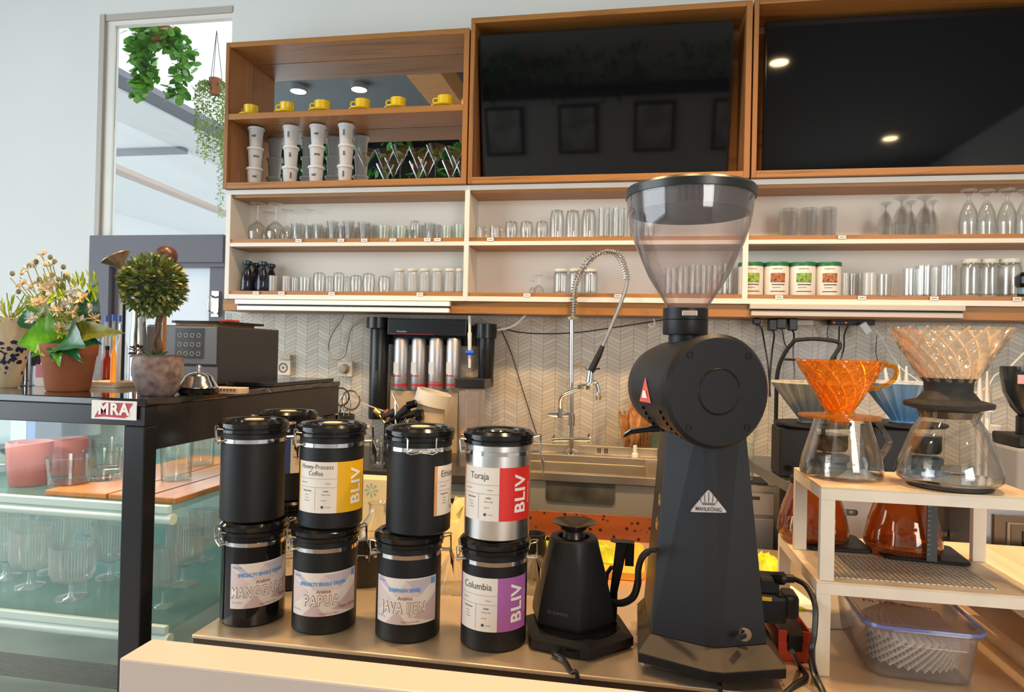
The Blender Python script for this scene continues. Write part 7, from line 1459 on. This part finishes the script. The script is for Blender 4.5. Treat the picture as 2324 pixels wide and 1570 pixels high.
# black mats / scales with amber servers
for i, (x0_, y0_, w_, d_, rz_, lab) in enumerate(((0.335, 1.38, 0.115, 0.115, 0.0, 'thin black scale under the left amber server'), (0.465, 1.345, 0.14, 0.12, -0.10, 'thin black scale under the right amber server'))):
    t = thing('brewing_scale', lab, 'scale', (x0_+w_/2, y0_+d_/2, RZL+0.002 if i else RZL+0.002), rz_); b = MB(); b.loft([[(x, y, z) for x, y in rpoly(0, 0, w_, d_, 0.01)] for z in (0, 0.006)]); b.build('plate', blk, t, bevel=0.001)
    b = MB(); b.lathe([(0, 0.0062), (0.035, 0.0062), (0.035, 0.007), (0, 0.007)], 32, c=(0, 0.005, 0)); b.build('pad', mat('pad_dark', (0.03, 0.03, 0.03), 0.7), t)
def server(px, Y, wpx, lab, m, z0, hm=0.105, lid=True):
    x = at(px, 1180, Y).x; q = msz((x, Y, z0)); r = wpx/2*q; t = thing('coffee_server', lab, 'coffee server', (x, Y, z0)); h = hm
    b = MB(); b.lathe([(0, 0), (r*0.93, 0), (r, 0.008), (r*0.99, h*0.2), (r*0.90, h*0.5), (r*0.74, h*0.82), (r*0.64, h), (r*0.61, h), (r*0.71, h*0.82), (r*0.87, h*0.5), (r*0.96, h*0.2), (r*0.96, 0.01), (0, 0.004)], 48, rfun=lambda a, z: 1+0.008*math.cos(9*a)); b.build('vessel', m, t)
    b = MB(); b.lathe([(0, h+0.0004), (r*0.66, h+0.0004), (r*0.66, h+0.012), (r*0.5, h+0.016), (0, h+0.016)], 40); b.build('lid', blk, t); return t
server(1845, 1.455, 152, 'amber brown glass server on the left black scale, lower rack', amberg, RZL+0.0093)
server(2050, 1.405, 160, 'amber brown glass server on the right black scale, lower rack', amberg, RZL+0.0093)
t = thing('steel_ruler', 'dark upright ruled strip in front of the right amber server', 'ruler', (at(2113, 1270, 1.335).x, 1.333, RZL+0.0085)); b = MB(); b.box(-0.0085, 0.0085, -0.0015, 0.0015, 0, 0.118); b.build('blade', mat('ruler_dark', (0.05, 0.055, 0.055), 0.4), t, smooth=False)
b = MB(); [b.box(-0.0080, -0.003, -0.0019, -0.0016, 0.012+k*0.0085, 0.0130+k*0.0085) for k in range(12)]; b.build('marks', mat('mark_grey', (0.3, 0.3, 0.28), 0.5), t, smooth=False)
# clear carafes on the upper rack
hero = thin_glass('carafe_glass', (0.985, 0.98, 0.965), (0.50, 0.44, 0.34), 2.2, rough=0.02)
def hm(x, Y, z0, lab):
    return thing('glass_carafe', lab, 'carafe', (x, Y, z0))
Yc = 1.318; xc_ = at(1910, 1000, Yc).x; q = msz((xc_, Yc, RZU)); t = hm(xc_, Yc, RZU+0.0003, 'clear conical glass carafe with angular handle under the amber dripper')
hC = at(1905, 948, Yc).z-RZU; r = 88*q
b = MB(); b.lathe([(0, 0), (r*0.9, 0), (r*0.98, 0.004), (r, 0.012), (r*0.94, 0.035), (r*0.66, hC*0.97), (r*0.66, hC), (r*0.635, hC), (r*0.635, hC*0.96), (r*0.91, 0.035), (r*0.97, 0.013), (r*0.94, 0.006), (0, 0.004)], 64); b.build('vessel', hero, t)
b = MB()
hd = [at(1962, 950, Yc-0.01), at(1989, 952, Yc-0.02), at(2020, 1004, Yc-0.02), at(1994, 1043, Yc-0.01)]
hd = [p_-t.location for p_ in hd]
def flatbar(mb, pts, w, th):
    for i in range(len(pts)-1):
        a_, c_ = pts[i], pts[i+1]; d = (c_-a_).normalized(); s = Vector((0, 1, 0)); n = d.cross(s).normalized()
        ringA = [a_+s*w+n*th, a_-s*w+n*th, a_-s*w-n*th, a_+s*w-n*th]; ringB = [c_+s*w+n*th, c_-s*w+n*th, c_-s*w-n*th, c_+s*w-n*th]; mb.loft([[tuple(v) for v in ringA], [tuple(v) for v in ringB]])
flatbar(b, hd, 0.007, 0.0035); b.build('handle', hero, t, smooth=False)
# amber dripper
zA = RZU+0.0003+hC+0.0006; q = msz((xc_, Yc, zA)); t = thing('amber_dripper', 'amber ribbed plastic dripper with loop handle on the left carafe', 'dripper', (at(1905, 940, Yc).x, Yc, zA))
amb = real_glass('amber_plastic', (1.0, 0.42, 0.04), 0.03, 1.3)
amb2 = thin_glass('amber_thin', (1.0, 0.70, 0.18), (0.80, 0.30, 0.02), 1.6, rough=0.06, milk=0.16, mcol=(0.95, 0.50, 0.03), ribs=0.9, ribscale=110)
hD = at(1905, 820, Yc).z-zA-0.006
b = MB(); b.lathe([(0.016, -0.012), (0.018, 0.0), (86*q, 0.0), (87*q, 0.004), (34*q, 0.005), (30*q, 0.012), (0.014, 0.012)], 64, closed=True); b.v = [(x, y, z) for x, y, z in b.v]; b.build('base_plate', amb2, t)
def spiral(n, tw, dep): return lambda a, z: 1+dep*max(0, math.cos(n*(a+tw*z)))**3
b = MB(); K = 16; prof = [(28*q+(92-28)*q*(i/K)**0.92, 0.012+(hD-0.006)*i/K) for i in range(K+1)]; b.lathe(prof+[(r_-0.0028, z_) for r_, z_ in reversed(prof)], 144, closed=True, rfun=spiral(12, 14, 0.05)); b.build('cone', amb2, t)
b = MB(); b.lathe([(prof[-1][0]-0.002, hD+0.005), (prof[-1][0]+0.002, hD+0.005), (prof[-1][0]+0.002, hD+0.009), (prof[-1][0]-0.002, hD+0.009)], 64, closed=True); b.build('rim', amb2, t)
b = MB(); hpts = sm([at(1985, 838, Yc)-t.location, at(2005, 829, Yc-.01)-t.location, at(2030, 832, Yc-.01)-t.location, at(2034, 850, Yc-.01)-t.location, at(2015, 872, Yc-.01)-t.location, at(1962, 886, Yc)-t.location]); b.tube(hpts, 0.004, 10); b.build('handle', amb2, t)
b = MB()
for k in range(12):
    b.tube([((r_-0.0035)*math.cos(2*PI*k/12+z_*13), (r_-0.0035)*math.sin(2*PI*k/12+z_*13), z_) for r_, z_ in prof[::2]], 0.0015, 5)
b.build('ribs', mat('amber_rib', (0.95, 0.42, 0.03), 0.2), t)
# right carafe on round pad
Yd = 1.262; xd_ = at(2153, 1010, Yd).x; q = msz((xd_, Yd, RZU))
t = thing('round_pad', 'round black pad under the right glass carafe', 'pad', (xd_+0.002, Yd, RZU+0.0003)); b = MB(); b.lathe([(0, 0), (82*q, 0), (86*q, 0.003), (84*q, 0.007), (0, 0.007)], 48); b.build('disc', silblk, t)
z0 = RZU+0.0076; t = hm(xd_, Yd, z0, 'wide clear glass carafe with straight handle under the clear ribbed dripper'); hC = at(2155, 932, Yd).z-z0; r = 107*q
b = MB(); b.lathe([(0, 0), (r*0.86, 0), (r*0.97, 0.006), (r, 0.016), (r*0.96, 0.030), (r*0.70, hC*0.72), (r*0.55, hC*0.90), (r*0.60, hC), (r*0.575, hC), (r*0.52, hC*0.90), (r*0.67, hC*0.71), (r*0.93, 0.030), (r*0.97, 0.016), (r*0.93, 0.009), (0, 0.005)], 64); b.build('vessel', hero, t)
b = MB(); hd = [at(2212, 962, Yd-0.02), at(2206, 942, Yd-0.02), at(2222, 926, Yd-0.02), at(2246, 932, Yd-0.02), at(2246, 950, Yd-0.02)]; flatbar(b, [p_-t.location for p_ in hd], 0.006, 0.003)
b.tube([at(2208, 945, Yd-0.022)-t.location, at(2230, 1010, Yd-0.045)-t.location, at(2258, 1082, Yd-0.052)-t.location], 0.0035, 8); b.tube(sm([at(2215, 962, Yd-0.01)-t.location, at(2240, 985, Yd-0.01)-t.location, at(2252, 1020, Yd-0.01)-t.location, at(2240, 1050, Yd-0.01)-t.location, at(2225, 1062, Yd-0.01)-t.location]), 0.005, 10)
b.build('handle', hero, t)
zA = z0+hC+0.0006; xe = at(2152, 900, Yd).x; t = thing('glass_brewer', 'large clear ribbed glass dripper in a black silicone collar, on the right carafe', 'dripper', (xe, Yd, zA)); q = msz((xe, Yd, zA))
hh = at(2152, 858, Yd).z-zA
b = MB(); b.lathe([(0.02, -0.014), (52*q, -0.012), (60*q, 0), (88*q, 0.006), (90*q, 0.011), (88*q, 0.014), (62*q, hh*0.35), (48*q, hh*0.6), (49*q, hh*0.85), (56*q, hh), (52*q, hh), (0.02, hh*0.6)], 56, closed=True); b.build('silicone_collar', silblk, t)
hD = at(2152, 745, Yd).z-zA-hh
ribc = real_glass('ribbed_clear', (1.0, 0.985, 0.955), 0.0, 1.45)
prof = [(50*q+(121-50)*q*(i/K)**0.95, hh*0.88+(hD+hh*0.12)*i/K) for i in range(K+1)]
b = MB(); b.lathe(prof+[(r_-0.0045, z_) for r_, z_ in reversed(prof)], 144, closed=True, rfun=spiral(14, 12, 0.055)); b.build('cone', thin_glass('ribbed_dripper', (0.97, 0.955, 0.93), (0.62, 0.50, 0.38), 2.4, rough=0.05, ribs=0.6, ribscale=60, milk=0.12, mcol=(0.95, 0.82, 0.66)), t)
b = MB()
for k in range(18):
    b.tube([((r_-0.006)*math.cos(2*PI*k/18+z_*11), (r_-0.006)*math.sin(2*PI*k/18+z_*11), z_) for r_, z_ in prof[::2]], [0.0014]*5+[0.0019]*4, 5)
b.build('ribs', thin_glass('rib_cream', (0.9, 0.8, 0.65), (0.8, 0.65, 0.45), 2.0, milk=0.45, mcol=(0.95, 0.80, 0.60)), t)
# ================================================================== COUNTER RIGHT: plastic box, red strip, wooden shelf
bxq = [atz(1973, 1530, ZT), atz(2236, 1562, ZT)]
rzb = math.atan2(bxq[1].y-bxq[0].y, bxq[1].x-bxq[0].x)
cxb, cyb = (bxq[0].x+bxq[1].x)/2, (bxq[0].y+bxq[1].y)/2
t = thing('food_box', 'clear plastic box with blue seal lid full of paper filters under the rack', 'box', (0.478, 1.325, ZT+0.0003), -0.05)
BW, BD, BH = 0.158, 0.235, 0.082
b = MB(); b.loft([[(x, y, z) for x, y in rpoly(0, 0, BW*s, BD*s, 0.03*s)] for s, z in ((0.94, 0), (0.98, 0.004), (1.06, BH*0.85), (1.08, BH), (1.065, BH), (1.045, BH*0.85), (0.965, 0.006), (0.93, 0.002))]); b.build('tub', boxplastic, t)
b = MB(); b.loft([[(x, y, z) for x, y in rpoly(0, 0, BW*s, BD*(s*0.5+0.5*s), 0.034)] for s, z in ((1.14, BH+0.0003), (1.16, BH+0.004), (1.15, BH+0.010), (1.06, BH+0.011), (1.03, BH+0.006), (0.98, BH+0.006))], closed=False); ld = b.build('lid', thin_glass('lid_plastic', (0.86, 0.84, 0.88), (0.6, 0.58, 0.66), 0.9, rough=0.12, milk=0.10, mcol=(0.62, 0.56, 0.58)), t)
b = MB(); pth = [(x, y, BH+0.0065) for x, y in rpoly(0, 0, BW*1.13, BD*1.13, 0.032, 6)]; b.tube(pth, 0.0028, 6, closed=True); b.build('blue_seal', bluep, t)
for (x0_, x1_, y0_, y1_) in ((-0.055, 0.055, -BD*0.59-0.004, -BD*0.59), (-0.055, 0.055, BD*0.59, BD*0.59+0.004)):
    b = MB(); b.box(x0_, x1_, y0_, y1_, BH-0.018, BH+0.008); b.build('clip', boxplastic, t, smooth=False, bevel=0.002)
fnb = lambda u, v: (u-0.010, v-0.012, BH+0.0070); b = MB(); put_text(b, 'FILTER flower', 0.019, 0, 0, fnb, rot=-0.12, bold=0.0002); b.build('handwriting', mat('ink_maroon', (0.4, 0.04, 0.05), 0.6), ld, smooth=False)
fw_ = mat('filter_paper', (0.95, 0.91, 0.85), 0.8); flt = thing('paper_filters', 'pile of pleated white paper filters inside the clear plastic box', 'paper filters', (0.478, 1.325, ZT+0.007), -0.05)
for k in range(9):
    b = MB(); vs = []; fs = []; n_ = 36; ro_ = (k-4)*0.10; z_ = 0.004+k*0.0058
    for i in range(n_+1):
        a_ = math.radians(-62+124*i/n_)+ro_*0.5; L_ = 0.128; zz_ = 0.0045*(i % 2)
        vs.append((0.010*math.sin(a_*3)*0.3, 0.055+0.002*k, z_+0.010))
        vs.append((max(-0.070, min(0.070, L_*0.62*math.sin(a_))), 0.055-L_*0.5*math.cos(a_), z_+0.006+zz_))
        vs.append((max(-0.073, min(0.073, L_*math.sin(a_)*0.8)), max(-0.112, 0.055-L_*1.28*math.cos(a_)), z_*0.85+zz_*1.6+0.002))
    for i in range(n_): fs += [(3*i, 3*i+1, 3*i+4, 3*i+3), (3*i+1, 3*i+2, 3*i+5, 3*i+4)]
    b.add(vs, fs); o = b.build('filter', fw_, flt, smooth=False)
# red power block
ra, rb_ = atz(1762, 1496, ZT), atz(1829, 1512, ZT); rr2 = atz(1722, 1440, ZT)
rz_ = math.atan2(rb_.y-ra.y, rb_.x-ra.x)
t = thing('power_block', 'red and black extension socket block between grinder and rack', 'power strip', ((ra.x+rb_.x)/2+0.004, (ra.y+rb_.y)/2+0.085, ZT+0.0003), 0.03)
hR = 0.052
b = MB(); b.box(-0.027, 0.027, -0.08, -0.077, 0, hR*0.6); b.box(-0.027, -0.0245, -0.077, 0.08, 0, hR); b.box(0.0245, 0.027, -0.077, 0.08, 0, hR); b.box(-0.0245, 0.0245, -0.077, 0.08, 0, 0.004)
b.box(-0.027, -0.012, -0.0795, -0.0771, hR*0.6, hR); b.box(0.013, 0.027, -0.0795, -0.0771, hR*0.6, hR); b.build('red_case', redp, t, smooth=False, bevel=0.001)
b = MB(); b.box(-0.024, 0.024, -0.076, 0.079, 0.0045, hR*0.82); b.build('socket_panel', blk, t, smooth=False, bevel=0.001)
b = MB(); b.box(-0.011, 0.012, -0.084, -0.0765, hR*0.35, hR*0.9); b.build('cord_clamp', blk, t, smooth=False, bevel=0.001)
P0 = t.location
def ccord(nm, pts, r=0.0042):
    M_ = Matrix.Translation(P0) @ Matrix.Rotation(0.03, 4, 'Z'); Mi = M_.inverted(); b = MB(); b.tube(sm([Mi @ Vector(p_) for p_ in pts]), r, 8); return b.build(nm, rubber, t)
ccord('mains_cord', [at(1798, 1478, 1.155), atz(1815, 1512, ZT+0.006), atz(1830, 1535, ZT+0.005), atz(1800, 1556, ZT+0.005), at(1765, 1590, 1.112)])
def plugb(lab, px, py, wpx, hpx, Y, dpt, m, extra=None):
    p = at(px, py, Y); q = msz(p); t2 = thing('adapter_plug', lab, 'plug', (p.x, Y+dpt/2, p.z)); b = MB(); b.box(-wpx/2*q, wpx/2*q, -dpt/2, dpt/2, 0, hpx*q); b.build('plug_body', m, t2, smooth=False, bevel=0.007); return t2, q
t2, q = plugb('chunky black adapter plugged into the rear of the red socket block', 1752, 1418, 66, 64, 1.235, 0.045, blk)
b = MB(); b.box(-34*q, -2*q, -0.024, -0.0226, 54*q, 62*q); b.build('yellow_band', mat('band_yellow', (0.75, 0.45, 0.03), 0.5), t2, smooth=False)
t3, q = plugb('rounded black adapter right beside the chunky one on the red block', 1797, 1408, 34, 55, 1.24, 0.05, rubber)
t4, q = plugb('black angled plug sitting on the chunky adapter, cord curving to the rack', 1744, 1353, 50, 44, 1.245, 0.04, blk)
P0 = t4.location
M_ = Matrix.Translation(P0); b = MB(); b.tube(sm([Vector((0.01, 0, 0.026)), at(1775, 1312, 1.245)-P0, at(1802, 1313, 1.24)-P0]), [0.011]*8+[0.007]*5, 10); b.build('plug_neck', blk, t4)
b = MB(); b.tube(sm([at(1800, 1312, 1.24)-P0, at(1830, 1330, 1.22)-P0, at(1850, 1375, 1.19)-P0, at(1848, 1440, 1.175)-P0, at(1842, 1480, 1.165)-P0, atz(1850, 1525, ZT+0.0048)-P0, atz(1862, 1556, ZT+0.0048)-P0, at(1885, 1600, 1.112)-P0]), 0.0045, 8); b.build('cord', rubber, t4)
cable('second black lead lying beside the front leg of the cream rack', [(1838, 1495, 1.165), (1846, 1530, 1.150), (1862, 1558, 1.128), (1878, 1600, 1.105)], 0.0035, rubber)
# wooden low shelf at the right
wl_ = atz(2172, 1380, 0.955); t = thing('low_wood_shelf', 'low pale wooden shelf right of the cream racks on the counter', 'shelf', (0.90, 1.40, ZT+0.0003)); pale = wood('pale_wood', (0.78, 0.60, 0.42), 1, 0.85)
b = loc(MB(), 0.90, 1.40, ZT+0.0003); b.box(0.655, 1.25, 1.14, 1.72, 0.94, 0.958); b.build('top', pale, t, smooth=False, bevel=0.002)
for xx in (0.665, 1.20):
    for yy in (1.15, 1.69):
        b = loc(MB(), 0.90, 1.40, ZT+0.0003); b.box(xx, xx+0.022, yy, yy+0.022, ZT+0.0003, 0.9397); b.build('leg', pale, t, smooth=False)
b = loc(MB(), 0.90, 1.40, ZT+0.0003); b.box(0.665, 0.687, 1.173, 1.689, ZT+0.0003, ZT+0.018); b.build('rail', pale, t, smooth=False)
# note paper with yellow-green print near the plugs
t = thing('note_paper', 'white paper with yellow-green blots lying behind the red socket block', 'paper', (at(1800, 1350, 1.50).x, 1.50, ZT+0.0003), 0.2); b = MB(); b.box(-0.06, 0.06, -0.10, 0.14, 0, 0.001); b.build('sheet', paper, t, smooth=False)
b = MB(); put_poly(b, [(0.0+0.016*math.cos(k*PI/6), 0.0+0.02*math.sin(k*PI/6)) for k in range(12)], lambda u, v: (u+0.01, v+0.0, 0.0014)); b.build('print', lime, t, smooth=False)
a = atz(1745, 1290, ZT+0.02); crumple('lime_cloth', 'yellow-green crumpled cloth right of the grinder, behind the plugs', 'cloth', a.x, a.y+0.02, ZT+0.0015, 0.07, 0.14, 0.05, lime, 8)
